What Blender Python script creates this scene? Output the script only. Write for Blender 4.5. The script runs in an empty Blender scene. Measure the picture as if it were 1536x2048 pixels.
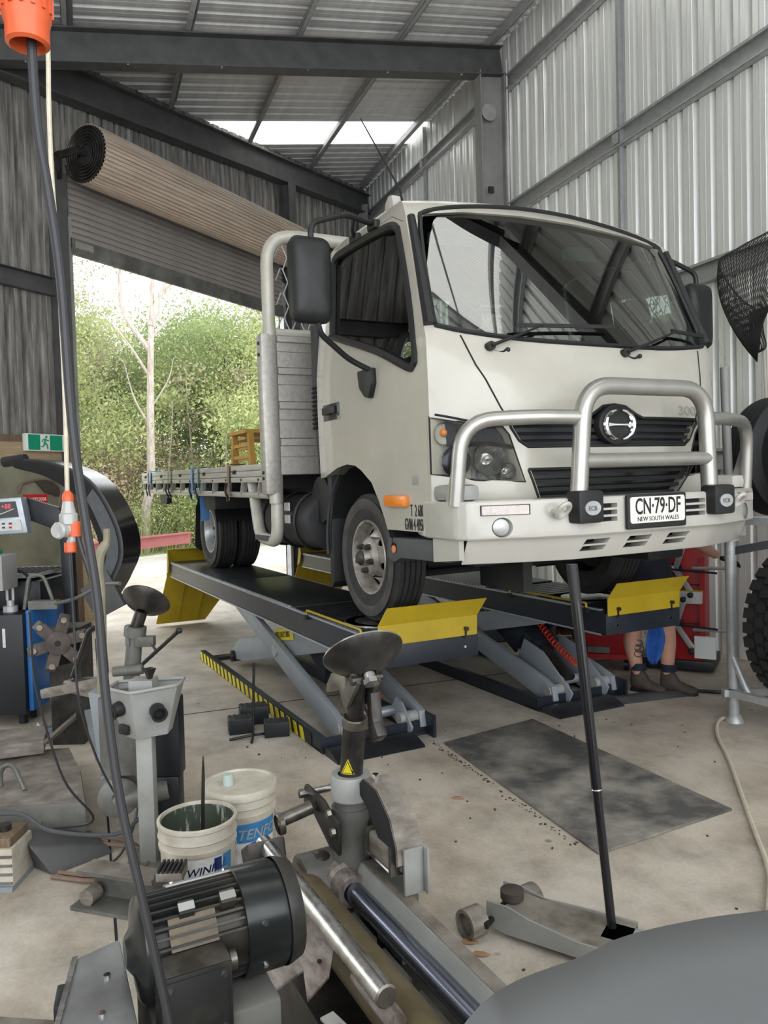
import bpy, bmesh, math, random
from math import sin, cos, pi, radians as R
from mathutils import Vector as V, Matrix as M, geometry
import numpy as np
random.seed(7); np.random.seed(7)
SC = bpy.context.scene
COL = SC.collection

# ------------------------------------------------------------------ camera, sky, lights, exposure
PITCH = R(2.0); ROLL = 0.0267
_fw = V((0, cos(PITCH), -sin(PITCH))); _r = V((1, 0, 0)); _d = _fw.cross(_r)
_ir = cos(ROLL)*_r + sin(ROLL)*_d; _id = -sin(ROLL)*_r + cos(ROLL)*_d
cam_d = bpy.data.cameras.new('camera'); cam = bpy.data.objects.new('camera', cam_d); COL.objects.link(cam)
cam_d.sensor_fit = 'HORIZONTAL'; cam_d.sensor_width = 36.0; cam_d.lens = 36.0*1538/1536
cam_d.clip_start = 0.02; cam_d.clip_end = 300
mw = M.Identity(4)
for i, c in enumerate((_ir, -_id, -_fw)):
    for k in range(3): mw[k][i] = c[k]
mw.translation = V((0, 0, 1.6)); cam.matrix_world = mw
SC.camera = cam

world = bpy.data.worlds.new('overcast_sky'); SC.world = world; world.use_nodes = True
wt = world.node_tree; wt.nodes.clear()
wo = wt.nodes.new('ShaderNodeOutputWorld'); wb = wt.nodes.new('ShaderNodeBackground')
wtc = wt.nodes.new('ShaderNodeTexCoord'); wn = wt.nodes.new('ShaderNodeTexNoise'); wr = wt.nodes.new('ShaderNodeValToRGB')
wn.inputs['Scale'].default_value = 2.2; wn.inputs['Detail'].default_value = 4
wr.color_ramp.elements[0].position = 0.3; wr.color_ramp.elements[0].color = (0.86, 0.92, 1.0, 1)
wr.color_ramp.elements[1].position = 0.7; wr.color_ramp.elements[1].color = (1.0, 1.0, 0.99, 1)
wt.links.new(wtc.outputs['Generated'], wn.inputs['Vector']); wt.links.new(wn.outputs['Fac'], wr.inputs['Fac'])
wt.links.new(wr.outputs['Color'], wb.inputs['Color']); wt.links.new(wb.outputs['Background'], wo.inputs['Surface'])
wb.inputs['Strength'].default_value = 3.4

SC.view_settings.view_transform = 'Standard'; SC.view_settings.look = 'None'
SC.view_settings.exposure = 0.32; SC.view_settings.gamma = 1.0; SC.view_settings.use_curve_mapping = False

def portal(name, loc, xdir, ydir, sx, sy):
    l = bpy.data.lights.new(name, 'AREA'); l.shape = 'RECTANGLE'; l.size = sx; l.size_y = sy
    l.cycles.is_portal = True
    o = bpy.data.objects.new(name, l); COL.objects.link(o)
    x = V(xdir).normalized(); y = V(ydir).normalized(); z = x.cross(y)
    m = M((( x.x, y.x, z.x, loc[0]), (x.y, y.y, z.y, loc[1]), (x.z, y.z, z.z, loc[2]), (0, 0, 0, 1)))
    o.matrix_world = m
    return o

# ------------------------------------------------------------------ materials
def mat(name, col, rough=0.5, metal=0.0, var=0.0, col2=None, scale=6.0, bump=0.0, bscale=None, spec=0.5, stretch=None, coat=0.0,
        lo=0.35, hi=0.7, alpha=None, trans=0.0, ior=1.45, emit=None, detail=5, roughvar=0.0):
    m = bpy.data.materials.new(name); m.use_nodes = True
    nt = m.node_tree; b = nt.nodes['Principled BSDF']
    b.inputs['Base Color'].default_value = (*col, 1); b.inputs['Roughness'].default_value = rough
    b.inputs['Metallic'].default_value = metal; b.inputs['Specular IOR Level'].default_value = spec
    b.inputs['Coat Weight'].default_value = coat; b.inputs['Transmission Weight'].default_value = trans; b.inputs['IOR'].default_value = ior
    if coat: b.inputs['Coat Roughness'].default_value = 0.08
    if emit: b.inputs['Emission Color'].default_value = (*emit[0], 1); b.inputs['Emission Strength'].default_value = emit[1]
    if alpha is not None: b.inputs['Alpha'].default_value = alpha
    if var or col2 is not None or bump or roughvar:
        tc = nt.nodes.new('ShaderNodeTexCoord'); src = tc.outputs['Object']
        if stretch:
            mp = nt.nodes.new('ShaderNodeMapping'); mp.inputs['Scale'].default_value = stretch
            nt.links.new(src, mp.inputs['Vector']); src = mp.outputs['Vector']
        nz = nt.nodes.new('ShaderNodeTexNoise'); nz.inputs['Scale'].default_value = scale; nz.inputs['Detail'].default_value = detail
        nz.inputs['Roughness'].default_value = 0.62
        nt.links.new(src, nz.inputs['Vector'])
        if var or col2 is not None:
            rp = nt.nodes.new('ShaderNodeValToRGB')
            c2 = col2 if col2 is not None else tuple(max(0, c*(1-var)) for c in col)
            rp.color_ramp.elements[0].position = lo; rp.color_ramp.elements[0].color = (*c2, 1)
            rp.color_ramp.elements[1].position = hi; rp.color_ramp.elements[1].color = (*col, 1)
            nt.links.new(nz.outputs['Fac'], rp.inputs['Fac']); nt.links.new(rp.outputs['Color'], b.inputs['Base Color'])
        if roughvar:
            mr = nt.nodes.new('ShaderNodeMapRange'); mr.inputs['To Min'].default_value = max(0.03, rough-roughvar); mr.inputs['To Max'].default_value = min(1, rough+roughvar)
            nt.links.new(nz.outputs['Fac'], mr.inputs['Value']); nt.links.new(mr.outputs['Result'], b.inputs['Roughness'])
        if bump:
            n2 = nt.nodes.new('ShaderNodeTexNoise'); n2.inputs['Scale'].default_value = bscale or scale*4; n2.inputs['Detail'].default_value = 3
            nt.links.new(src, n2.inputs['Vector'])
            bp = nt.nodes.new('ShaderNodeBump'); bp.inputs['Strength'].default_value = bump; bp.inputs['Distance'].default_value = 0.01
            nt.links.new(n2.outputs['Fac'], bp.inputs['Height']); nt.links.new(bp.outputs['Normal'], b.inputs['Normal'])
    return m

def concrete(name, base, dark, tan, dirt=0.5):
    m = bpy.data.materials.new(name); m.use_nodes = True; nt = m.node_tree; b = nt.nodes['Principled BSDF']
    tc = nt.nodes.new('ShaderNodeTexCoord')
    def noise(s, d, r=0.6):
        n = nt.nodes.new('ShaderNodeTexNoise'); n.inputs['Scale'].default_value = s; n.inputs['Detail'].default_value = d; n.inputs['Roughness'].default_value = r
        nt.links.new(tc.outputs['Object'], n.inputs['Vector']); return n
    def ramp(src, a, ca, bb, cb):
        r = nt.nodes.new('ShaderNodeValToRGB'); e = r.color_ramp.elements
        e[0].position = a; e[0].color = (*ca, 1); e[1].position = bb; e[1].color = (*cb, 1)
        nt.links.new(src, r.inputs['Fac']); return r
    def mix(f, a, c, mode='MIX'):
        x = nt.nodes.new('ShaderNodeMix'); x.data_type = 'RGBA'; x.blend_type = mode
        if isinstance(f, float): x.inputs[0].default_value = f
        else: nt.links.new(f, x.inputs[0])
        nt.links.new(a, x.inputs[6]); nt.links.new(c, x.inputs[7]); return x.outputs[2]
    c1 = ramp(noise(0.55, 6).outputs['Fac'], 0.36, tan, 0.62, base)
    c2 = ramp(noise(2.3, 8, 0.7).outputs['Fac'], 0.34, dark, 0.6, (1, 1, 1))
    c3 = ramp(noise(60, 3).outputs['Fac'], 0.25, (0.72, 0.72, 0.72), 0.7, (1.06, 1.06, 1.06))
    o = mix(dirt, c1.outputs['Color'], c2.outputs['Color'], 'MULTIPLY'); o = mix(0.5, o, c3.outputs['Color'], 'MULTIPLY')
    vo = nt.nodes.new('ShaderNodeTexVoronoi'); vo.inputs['Scale'].default_value = 3.1; nt.links.new(tc.outputs['Object'], vo.inputs['Vector'])
    sp = ramp(vo.outputs['Distance'], 0.03, (0.28, 0.26, 0.24), 0.06, (1, 1, 1)); o = mix(0.75, o, sp.outputs['Color'], 'MULTIPLY')
    nt.links.new(o, b.inputs['Base Color'])
    rr = nt.nodes.new('ShaderNodeMapRange'); rr.inputs['To Min'].default_value = 0.38; rr.inputs['To Max'].default_value = 0.75
    nt.links.new(noise(1.4, 6).outputs['Fac'], rr.inputs['Value']); nt.links.new(rr.outputs['Result'], b.inputs['Roughness'])
    bp = nt.nodes.new('ShaderNodeBump'); bp.inputs['Strength'].default_value = 0.12; bp.inputs['Distance'].default_value = 0.01
    nt.links.new(noise(35, 4).outputs['Fac'], bp.inputs['Height']); nt.links.new(bp.outputs['Normal'], b.inputs['Normal'])
    return m

X = {}
def setup_materials():
    X['concrete'] = concrete('concrete_floor', (0.56, 0.51, 0.44), (0.42, 0.395, 0.36), (0.51, 0.44, 0.35), 0.75)
    X['pale_ground'] = concrete('pale_concrete_yard', (0.62, 0.60, 0.56), (0.6, 0.58, 0.55), (0.56, 0.52, 0.46), 0.4)
    X['wall_sheet'] = mat('zinc_wall_sheet', (0.78, 0.79, 0.77), 0.30, 0.25, col2=(0.69, 0.70, 0.68), scale=3, stretch=(4, 4, 0.35), roughvar=0.08)
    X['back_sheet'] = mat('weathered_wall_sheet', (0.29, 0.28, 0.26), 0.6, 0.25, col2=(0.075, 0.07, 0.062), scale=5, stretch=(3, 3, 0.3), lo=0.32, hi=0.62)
    X['roof_sheet'] = mat('zinc_roof_sheet', (0.74, 0.74, 0.73), 0.40, 0.12, col2=(0.60, 0.60, 0.60), scale=3, stretch=(0.4, 3, 3))
    X['galv'] = mat('galvanised_steel', (0.44, 0.45, 0.45), 0.45, 0.4, col2=(0.34, 0.35, 0.35), scale=14)
    X['steel_paint'] = mat('dark_grey_steel_paint', (0.095, 0.095, 0.095), 0.55, 0.1, var=0.35, scale=5)
    X['column_paint'] = mat('grey_column_paint', (0.26, 0.26, 0.25), 0.6, 0.1, var=0.25, scale=4)
    X['door_roll'] = mat('beige_roller_curtain', (0.55, 0.45, 0.36), 0.55, 0.05, var=0.3, scale=4, stretch=(0.4, 4, 4))
    X['door_curtain'] = mat('grey_roller_curtain', (0.33, 0.30, 0.28), 0.55, 0.1, var=0.35, scale=5, stretch=(0.5, 4, 3))
    X['dark_gap'] = mat('dark_gap_shade', (0.02, 0.02, 0.022), 0.85, var=0.3)  # near-black for joints, gaps and the shade painted into recesses
    X['timber'] = mat('raw_plywood', (0.45, 0.34, 0.21), 0.75, var=0.35, scale=6, stretch=(1, 6, 12))
    X['brown_timber'] = mat('brown_weathered_timber', (0.20, 0.14, 0.09), 0.8, var=0.45, scale=7, stretch=(8, 8, 0.6))
    X['olive_door'] = mat('olive_beige_door_paint', (0.26, 0.26, 0.19), 0.6, col2=(0.17, 0.16, 0.11), scale=2.5)
    X['truck_white'] = mat('white_truck_paint', (0.45, 0.43, 0.375), 0.22, col2=(0.41, 0.39, 0.335), scale=3, coat=0.5)
    X['bumper_white'] = mat('white_bumper_paint', (0.47, 0.455, 0.41), 0.28, col2=(0.42, 0.405, 0.365), scale=4, coat=0.4)
    X['alloy'] = mat('satin_polished_alloy', (0.42, 0.41, 0.38), 0.34, 0.7, col2=(0.37, 0.36, 0.335), scale=10, roughvar=0.08)
    X['tray_alloy'] = mat('dull_tray_alloy', (0.50, 0.48, 0.45), 0.42, 0.55, col2=(0.38, 0.36, 0.33), scale=8, stretch=(0.5, 4, 4))
    X['headboard'] = mat('painted_headboard_pipe', (0.52, 0.50, 0.44), 0.45, 0.2, var=0.2, scale=8)
    X['black_plastic'] = mat('black_moulded_plastic', (0.014, 0.0145, 0.015), 0.5, var=0.3, scale=20)
    X['black_gloss'] = mat('glossy_black_trim', (0.012, 0.012, 0.014), 0.2)
    X['grey_plastic'] = mat('dark_grey_step_plastic', (0.075, 0.08, 0.085), 0.6, var=0.2, scale=20)
    X['chassis'] = mat('black_chassis_paint', (0.009, 0.0095, 0.011), 0.6, var=0.4, scale=9)
    X['tank'] = mat('dusty_black_tank', (0.028, 0.028, 0.03), 0.6, var=0.5, scale=7)
    X['tyre'] = mat('dusty_tyre_rubber', (0.032, 0.031, 0.03), 0.75, col2=(0.016, 0.016, 0.016), scale=9, bump=0.2)
    X['tyre_wall'] = mat('dusty_tyre_sidewall', (0.085, 0.08, 0.073), 0.7, col2=(0.035, 0.033, 0.032), scale=7)
    X['tyre_new'] = mat('new_black_tyre_rubber', (0.016, 0.016, 0.017), 0.62, var=0.3, scale=9)
    X['rim'] = mat('scuffed_steel_rim', (0.46, 0.43, 0.39), 0.45, 0.5, col2=(0.15, 0.13, 0.11), scale=9)
    X['rim_silver'] = mat('silver_wheel_rim', (0.55, 0.56, 0.57), 0.4, 0.6, var=0.3, scale=8)
    X['nut'] = mat('greasy_wheel_nut', (0.08, 0.075, 0.07), 0.5, 0.6, var=0.4, scale=20)
    X['chrome'] = mat('bright_chrome', (0.80, 0.81, 0.82), 0.08, 1.0)
    X['amber'] = mat('amber_lens', (0.75, 0.22, 0.02), 0.25, coat=0.4)
    X['red_lens'] = mat('orange_reflector', (0.65, 0.22, 0.1), 0.35)
    X['lettering'] = mat('black_lettering', (0.015, 0.015, 0.015), 0.5)
    X['faded_letter'] = mat('faded_grey_lettering', (0.27, 0.26, 0.235), 0.5)
    X['plate_white'] = mat('number_plate_white', (0.72, 0.72, 0.66), 0.4)
    X['seat'] = mat('dark_cab_trim', (0.018, 0.019, 0.024), 0.8)
    X['dash'] = mat('grey_dash_trim', (0.06, 0.065, 0.065), 0.7)
    X['yellow'] = mat('yellow_machine_paint', (0.40, 0.285, 0.012), 0.42, var=0.16, scale=6)
    X['hazard_yellow'] = mat('hazard_yellow', (0.62, 0.52, 0.02), 0.5)
    X['lift_dark'] = mat('dark_blue_grey_lift_paint', (0.018, 0.023, 0.033), 0.36, 0.1, var=0.25, scale=9)
    X['lift_grey'] = mat('light_grey_lift_paint', (0.25, 0.275, 0.30), 0.42, var=0.12, scale=6)
    X['lift_edge'] = mat('pale_steel_edge', (0.42, 0.45, 0.50), 0.35, 0.5, var=0.2, scale=10)
    X['deck'] = mat('black_tread_plate', (0.035, 0.037, 0.042), 0.36, 0.4, var=0.4, scale=6)
    X['grease_steel'] = mat('greasy_bare_steel', (0.30, 0.28, 0.25), 0.38, 0.8, col2=(0.10, 0.09, 0.075), scale=8)
    X['dark_steel'] = mat('dark_worn_steel', (0.075, 0.07, 0.064), 0.36, 0.6, col2=(0.025, 0.023, 0.021), scale=8)
    X['machine_grey'] = mat('grimy_machine_grey', (0.18, 0.18, 0.165), 0.5, 0.1, col2=(0.08, 0.077, 0.068), scale=5)
    X['machine_light'] = mat('light_machine_grey', (0.34, 0.345, 0.335), 0.45, 0.05, col2=(0.24, 0.24, 0.222), scale=5)
    X['dusty_plate'] = mat('dusty_steel_plate', (0.30, 0.275, 0.24), 0.6, 0.2, col2=(0.13, 0.11, 0.09), scale=9, stretch=(1, 1, 3))
    X['rusty'] = mat('rusty_mottled_steel', (0.40, 0.36, 0.34), 0.5, 0.4, col2=(0.16, 0.12, 0.105), scale=14, stretch=(1, 3, 1))
    X['rod'] = mat('dark_polished_rod', (0.22, 0.24, 0.31), 0.22, 0.9)
    X['bright_shaft'] = mat('worn_bright_shaft', (0.62, 0.62, 0.62), 0.25, 0.95, col2=(0.35, 0.34, 0.33), scale=22, roughvar=0.12)
    X['khaki_tube'] = mat('khaki_brown_tube', (0.20, 0.16, 0.09), 0.45, 0.3, col2=(0.11, 0.085, 0.045), scale=7)
    X['motor'] = mat('black_motor_casting', (0.022, 0.023, 0.022), 0.42, 0.2, col2=(0.06, 0.052, 0.04), scale=5, lo=0.3, hi=0.55)
    X['motor_band'] = mat('blackened_fan_cowl', (0.055, 0.06, 0.06), 0.25, 0.7, var=0.4, scale=5)
    X['motor_dust'] = mat('dusty_motor_ledge', (0.17, 0.14, 0.10), 0.8, var=0.4, scale=12)
    X['cover'] = mat('matt_dark_grey_cover', (0.165, 0.172, 0.18), 0.45, var=0.08, scale=5)
    X['bucket'] = mat('dirty_white_bucket', (0.58, 0.55, 0.47), 0.5, col2=(0.38, 0.34, 0.27), scale=9)
    X['slime'] = mat('green_grey_tyre_soap', (0.055, 0.07, 0.05), 0.5, col2=(0.40, 0.44, 0.36), scale=30, lo=0.36, hi=0.46, stretch=(1, 1, 0.25))
    X['label_blue'] = mat('blue_label', (0.03, 0.20, 0.45), 0.5, var=0.2)
    X['navy'] = mat('navy_print', (0.01, 0.02, 0.12), 0.5)
    X['paper'] = mat('white_label', (0.62, 0.62, 0.60), 0.6, var=0.2, scale=30)
    X['rubber_mat'] = mat('dusty_rubber_mat', (0.29, 0.27, 0.235), 0.8, col2=(0.075, 0.073, 0.07), scale=3.2, lo=0.40, hi=0.66, bump=0.2, bscale=60, detail=9)
    X['red'] = mat('red_machine_paint', (0.42, 0.012, 0.016), 0.4, var=0.2, scale=4)
    X['skin'] = mat('skin', (0.50, 0.27, 0.19), 0.55, var=0.15, scale=12)
    X['boot'] = mat('dusty_brown_boot', (0.07, 0.055, 0.045), 0.75, var=0.4, scale=14)
    X['navy_cloth'] = mat('navy_work_cloth', (0.012, 0.016, 0.03), 0.85, var=0.3, scale=14)
    X['blue_rag'] = mat('blue_cloth', (0.02, 0.11, 0.42), 0.8, var=0.35, scale=14)
    X['blue'] = mat('blue_enamel', (0.02, 0.14, 0.42), 0.4, var=0.15)
    X['machine_black'] = mat('black_powder_coat', (0.012, 0.014, 0.018), 0.42, var=0.3)
    X['orange'] = mat('orange_plug_plastic', (0.62, 0.10, 0.03), 0.35, var=0.12, scale=12)
    X['clear_plug'] = mat('clear_plug_body', (0.36, 0.36, 0.35), 0.15, spec=0.6, coat=0.3)
    X['cable_black'] = mat('black_cable_sheath', (0.025, 0.025, 0.028), 0.45)
    X['cable_beige'] = mat('beige_cable_sheath', (0.58, 0.53, 0.42), 0.55, var=0.2, scale=30)
    X['exit_green'] = mat('exit_sign_green', (0.0, 0.26, 0.14), 0.4)
    X['exit_white'] = mat('exit_sign_white', (0.72, 0.75, 0.72), 0.4)
    X['sign_red'] = mat('sign_red', (0.55, 0.015, 0.02), 0.5)
    X['bark'] = mat('pale_gum_bark', (0.52, 0.47, 0.42), 0.85, col2=(0.30, 0.25, 0.21), scale=5, stretch=(3, 3, 0.6))
    X['bark_dark'] = mat('brown_bark', (0.24, 0.19, 0.15), 0.9, var=0.4, scale=5, stretch=(3, 3, 0.6))
    X['red_rail'] = mat('faded_red_steel', (0.32, 0.09, 0.08), 0.7, var=0.3, scale=3)
    X['net'] = mat('black_net_cord', (0.02, 0.018, 0.017), 0.8)
    X['strap_blue'] = mat('blue_webbing', (0.10, 0.26, 0.55), 0.8, var=0.2)
    X['strap_teal'] = mat('teal_webbing', (0.10, 0.20, 0.22), 0.8, var=0.2)
    X['strap_brown'] = mat('brown_webbing', (0.22, 0.15, 0.11), 0.8, var=0.3)
    X['hose_red'] = mat('red_air_hose', (0.55, 0.03, 0.01), 0.35)
    X['leaf_litter'] = mat('dry_leaf', (0.42, 0.25, 0.13), 0.8, var=0.3)
    X['white_panel'] = mat('white_sheet_panel', (0.72, 0.72, 0.72), 0.5, var=0.1)
    X['led'] = mat('led_strip_lens', (0.62, 0.55, 0.52), 0.3, var=0.25, scale=60)
setup_materials()

def leaf_mat(name, c1, c2):
    m = bpy.data.materials.new(name); m.use_nodes = True; nt = m.node_tree; nt.nodes.clear()
    out = nt.nodes.new('ShaderNodeOutputMaterial'); d = nt.nodes.new('ShaderNodeBsdfDiffuse'); t = nt.nodes.new('ShaderNodeBsdfTranslucent'); mx = nt.nodes.new('ShaderNodeMixShader')
    tc = nt.nodes.new('ShaderNodeTexCoord'); nz = nt.nodes.new('ShaderNodeTexNoise'); nz.inputs['Scale'].default_value = 1.1; nz.inputs['Detail'].default_value = 6
    rp = nt.nodes.new('ShaderNodeValToRGB'); rp.color_ramp.elements[0].position = 0.35; rp.color_ramp.elements[1].position = 0.65
    rp.color_ramp.elements[0].color = (*c1, 1); rp.color_ramp.elements[1].color = (*c2, 1)
    nt.links.new(tc.outputs['Object'], nz.inputs['Vector']); nt.links.new(nz.outputs['Fac'], rp.inputs['Fac'])
    nt.links.new(rp.outputs['Color'], d.inputs['Color']); nt.links.new(rp.outputs['Color'], t.inputs['Color'])
    mx.inputs[0].default_value = 0.4
    nt.links.new(d.outputs[0], mx.inputs[1]); nt.links.new(t.outputs[0], mx.inputs[2]); nt.links.new(mx.outputs[0], out.inputs['Surface'])
    return m
X['leaf_mid'] = leaf_mat('mid_green_leaves', (0.17, 0.22, 0.10), (0.36, 0.42, 0.19))  # leaf colours paled to carry the haze and glare outdoors
X['leaf_light'] = leaf_mat('yellow_green_leaves', (0.24, 0.29, 0.12), (0.50, 0.53, 0.25))
X['leaf_olive'] = leaf_mat('olive_gum_leaves', (0.25, 0.25, 0.16), (0.50, 0.44, 0.31))
X['leaf_dry'] = leaf_mat('dry_pinkish_scrub', (0.30, 0.22, 0.15), (0.52, 0.42, 0.32))

def glass_mat(name, tint, rough=0.0, fac=0.5, ior=1.5):
    m = bpy.data.materials.new(name); m.use_nodes = True; nt = m.node_tree; nt.nodes.clear()
    out = nt.nodes.new('ShaderNodeOutputMaterial'); g = nt.nodes.new('ShaderNodeBsdfGlossy'); t = nt.nodes.new('ShaderNodeBsdfTransparent'); mx = nt.nodes.new('ShaderNodeMixShader')
    fr = nt.nodes.new('ShaderNodeFresnel'); fr.inputs['IOR'].default_value = ior
    ma = nt.nodes.new('ShaderNodeMath'); ma.operation = 'MULTIPLY_ADD'; ma.inputs[1].default_value = 1.0; ma.inputs[2].default_value = fac
    nt.links.new(fr.outputs[0], ma.inputs[0]); ma.use_clamp = True
    t.inputs['Color'].default_value = (*tint, 1); g.inputs['Roughness'].default_value = rough
    nt.links.new(ma.outputs[0], mx.inputs[0]); nt.links.new(t.outputs[0], mx.inputs[1]); nt.links.new(g.outputs[0], mx.inputs[2])
    nt.links.new(mx.outputs[0], out.inputs['Surface']); return m
X['windscreen'] = glass_mat('green_tinted_windscreen', (0.55, 0.70, 0.62), 0.0, 0.24)
X['side_glass'] = glass_mat('side_window_glass', (0.36, 0.42, 0.39), 0.0, 0.13)
X['lamp_glass'] = glass_mat('clear_lamp_lens', (0.96, 0.96, 0.94), 0.0, 0.0, 1.16)

def skylight_mat():
    m = bpy.data.materials.new('translucent_skylight_sheet'); m.use_nodes = True; nt = m.node_tree; nt.nodes.clear()
    out = nt.nodes.new('ShaderNodeOutputMaterial'); t = nt.nodes.new('ShaderNodeBsdfTranslucent'); d = nt.nodes.new('ShaderNodeBsdfDiffuse'); mx = nt.nodes.new('ShaderNodeMixShader')
    t.inputs['Color'].default_value = (0.84, 0.83, 0.77, 1); d.inputs['Color'].default_value = (0.8, 0.8, 0.76, 1); mx.inputs[0].default_value = 0.25
    nt.links.new(t.outputs[0], mx.inputs[1]); nt.links.new(d.outputs[0], mx.inputs[2]); nt.links.new(mx.outputs[0], out.inputs['Surface']); return m
X['skylight'] = skylight_mat()

# ------------------------------------------------------------------ mesh helpers
def frame_z(d):
    d = V(d).normalized(); a = V((0, 0, 1)) if abs(d.z) < 0.9 else V((1, 0, 0))
    x = a.cross(d).normalized(); y = d.cross(x); return x, y, d

class MB:
    def __init__(s): s.v = []; s.f = []
    def add(s, vs, fs):
        o = len(s.v); s.v += [tuple(p) for p in vs]; s.f += [tuple(i+o for i in f) for f in fs]; return s
    def box(s, c, d, rot=None):
        hx, hy, hz = d[0]/2, d[1]/2, d[2]/2
        P = [V((x, y, z)) for x in (-hx, hx) for y in (-hy, hy) for z in (-hz, hz)]
        if rot is not None:
            m = rot if isinstance(rot, M) else M.Rotation(rot, 3, 'Z')
            P = [m @ p for p in P]
        return s.add([p+V(c) for p in P], [(0, 1, 3, 2), (4, 6, 7, 5), (0, 4, 5, 1), (2, 3, 7, 6), (0, 2, 6, 4), (1, 5, 7, 3)])
    def box2(s, a, b):
        return s.box([(a[i]+b[i])/2 for i in range(3)], [abs(b[i]-a[i]) for i in range(3)])
    def bar(s, p0, p1, w, h, up=(0, 0, 1)):
        p0 = V(p0); p1 = V(p1); d = (p1-p0).normalized(); u = V(up)
        if abs(d.dot(u)) > 0.98: u = V((1, 0, 0))
        y = u.cross(d).normalized(); z = d.cross(y)
        P = [p + y*a*w/2 + z*b*h/2 for p in (p0, p1) for a, b in ((-1, -1), (1, -1), (1, 1), (-1, 1))]
        return s.add(P, [(3, 2, 1, 0), (4, 5, 6, 7), (0, 1, 5, 4), (1, 2, 6, 5), (2, 3, 7, 6), (3, 0, 4, 7)])
    def cyl(s, p0, p1, r0, r1=None, n=16, caps=True):
        r1 = r0 if r1 is None else r1; p0 = V(p0); p1 = V(p1); x, y, d = frame_z(p1-p0)
        P = [p0+(x*cos(2*pi*i/n)+y*sin(2*pi*i/n))*r0 for i in range(n)] + [p1+(x*cos(2*pi*i/n)+y*sin(2*pi*i/n))*r1 for i in range(n)]
        F = [(i, (i+1) % n, n+(i+1) % n, n+i) for i in range(n)]
        if caps: F += [tuple(range(n-1, -1, -1)), tuple(range(n, 2*n))]
        return s.add(P, F)
    def lathe(s, prof, o=(0, 0, 0), d=(0, 0, 1), n=24, a0=0, a1=2*pi):
        o = V(o); x, y, d = frame_z(d); k = len(prof); full = abs(a1-a0-2*pi) < 1e-6; m = n if full else n+1
        P = [];
        for i in range(m):
            a = a0+(a1-a0)*i/n; e = x*cos(a)+y*sin(a)
            P += [o+e*r+d*h for r, h in prof]
        F = []
        for i in range(n):
            j = (i+1) % m
            for q in range(k-1): F.append((i*k+q, j*k+q, j*k+q+1, i*k+q+1))
        return s.add(P, F)
    def tube(s, pts, r, n=10, closed=False, caps=True, flat=1.0):
        pts = [V(p) for p in pts]; k = len(pts); rr = r if isinstance(r, (list, tuple)) else [r]*k
        T = []
        for i in range(k):
            a = pts[(i-1) % k] if (closed or i > 0) else pts[i]; b = pts[(i+1) % k] if (closed or i < k-1) else pts[i]
            T.append((b-a).normalized())
        x, y, _ = frame_z(T[0]); P = []
        for i in range(k):
            if i: 
                q = T[i-1].rotation_difference(T[i]); x = q @ x
            x = (x-T[i]*x.dot(T[i])).normalized(); y = T[i].cross(x)
            P += [pts[i]+(x*cos(2*pi*j/n)+y*sin(2*pi*j/n)*flat)*rr[i] for j in range(n)]
        F = []
        for i in range(k if closed else k-1):
            ii = (i+1) % k
            for j in range(n): F.append((i*n+j, i*n+(j+1) % n, ii*n+(j+1) % n, ii*n+j))
        if caps and not closed: F += [tuple(range(n-1, -1, -1)), tuple((k-1)*n+j for j in range(n))]
        return s.add(P, F)
    def prism(s, poly, f0, f1):
        """poly: 2D points; f0/f1 map (a,b) to the two end faces"""
        n = len(poly); P = [V(f0(*p)) for p in poly] + [V(f1(*p)) for p in poly]
        F = [(i, (i+1) % n, n+(i+1) % n, n+i) for i in range(n)]
        F += [tuple(range(n-1, -1, -1)), tuple(range(n, 2*n))]
        return s.add(P, F)
    def holed(s, outer, holes, f0, f1):
        """plate with holes, tessellated"""
        loops = [outer]+list(holes); flat = [p for l in loops for p in l]; n = len(flat)
        tr = geometry.tessellate_polygon([[V((p[0], p[1], 0)) for p in l] for l in loops])
        P = [V(f0(*p)) for p in flat]+[V(f1(*p)) for p in flat]
        F = [tuple(t) for t in tr]+[tuple(i+n for i in reversed(t)) for t in tr]
        o = 0
        for l in loops:
            k = len(l); F += [(o+i, o+(i+1) % k, n+o+(i+1) % k, n+o+i) for i in range(k)]; o += k
        return s.add(P, F)
    def sphere(s, c, r, n=16, m=10, sc=(1, 1, 1)):
        c = V(c); P = [c+V((0, 0, r*sc[2]))]
        for i in range(1, m):
            a = pi*i/m
            P += [c+V((r*sc[0]*sin(a)*cos(2*pi*j/n), r*sc[1]*sin(a)*sin(2*pi*j/n), r*sc[2]*cos(a))) for j in range(n)]
        P.append(c-V((0, 0, r*sc[2]))); F = [(0, 1+j, 1+(j+1) % n) for j in range(n)]
        for i in range(m-2):
            for j in range(n): F.append((1+i*n+j, 1+(i+1)*n+j, 1+(i+1)*n+(j+1) % n, 1+i*n+(j+1) % n))
        e = len(P)-1; b = 1+(m-2)*n; F += [(e, b+(j+1) % n, b+j) for j in range(n)]
        return s.add(P, F)
    def grid(s, rows, closed=False):
        k = len(rows[0]); P = [p for r in rows for p in r]; F = []
        for i in range(len(rows)-1):
            for j in range(k if closed else k-1): F.append((i*k+j, i*k+(j+1) % k, (i+1)*k+(j+1) % k, (i+1)*k+j))
        return s.add(P, F)
    def xform(s, m):
        s.v = [tuple(m @ V(p)) for p in s.v]; return s
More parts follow.
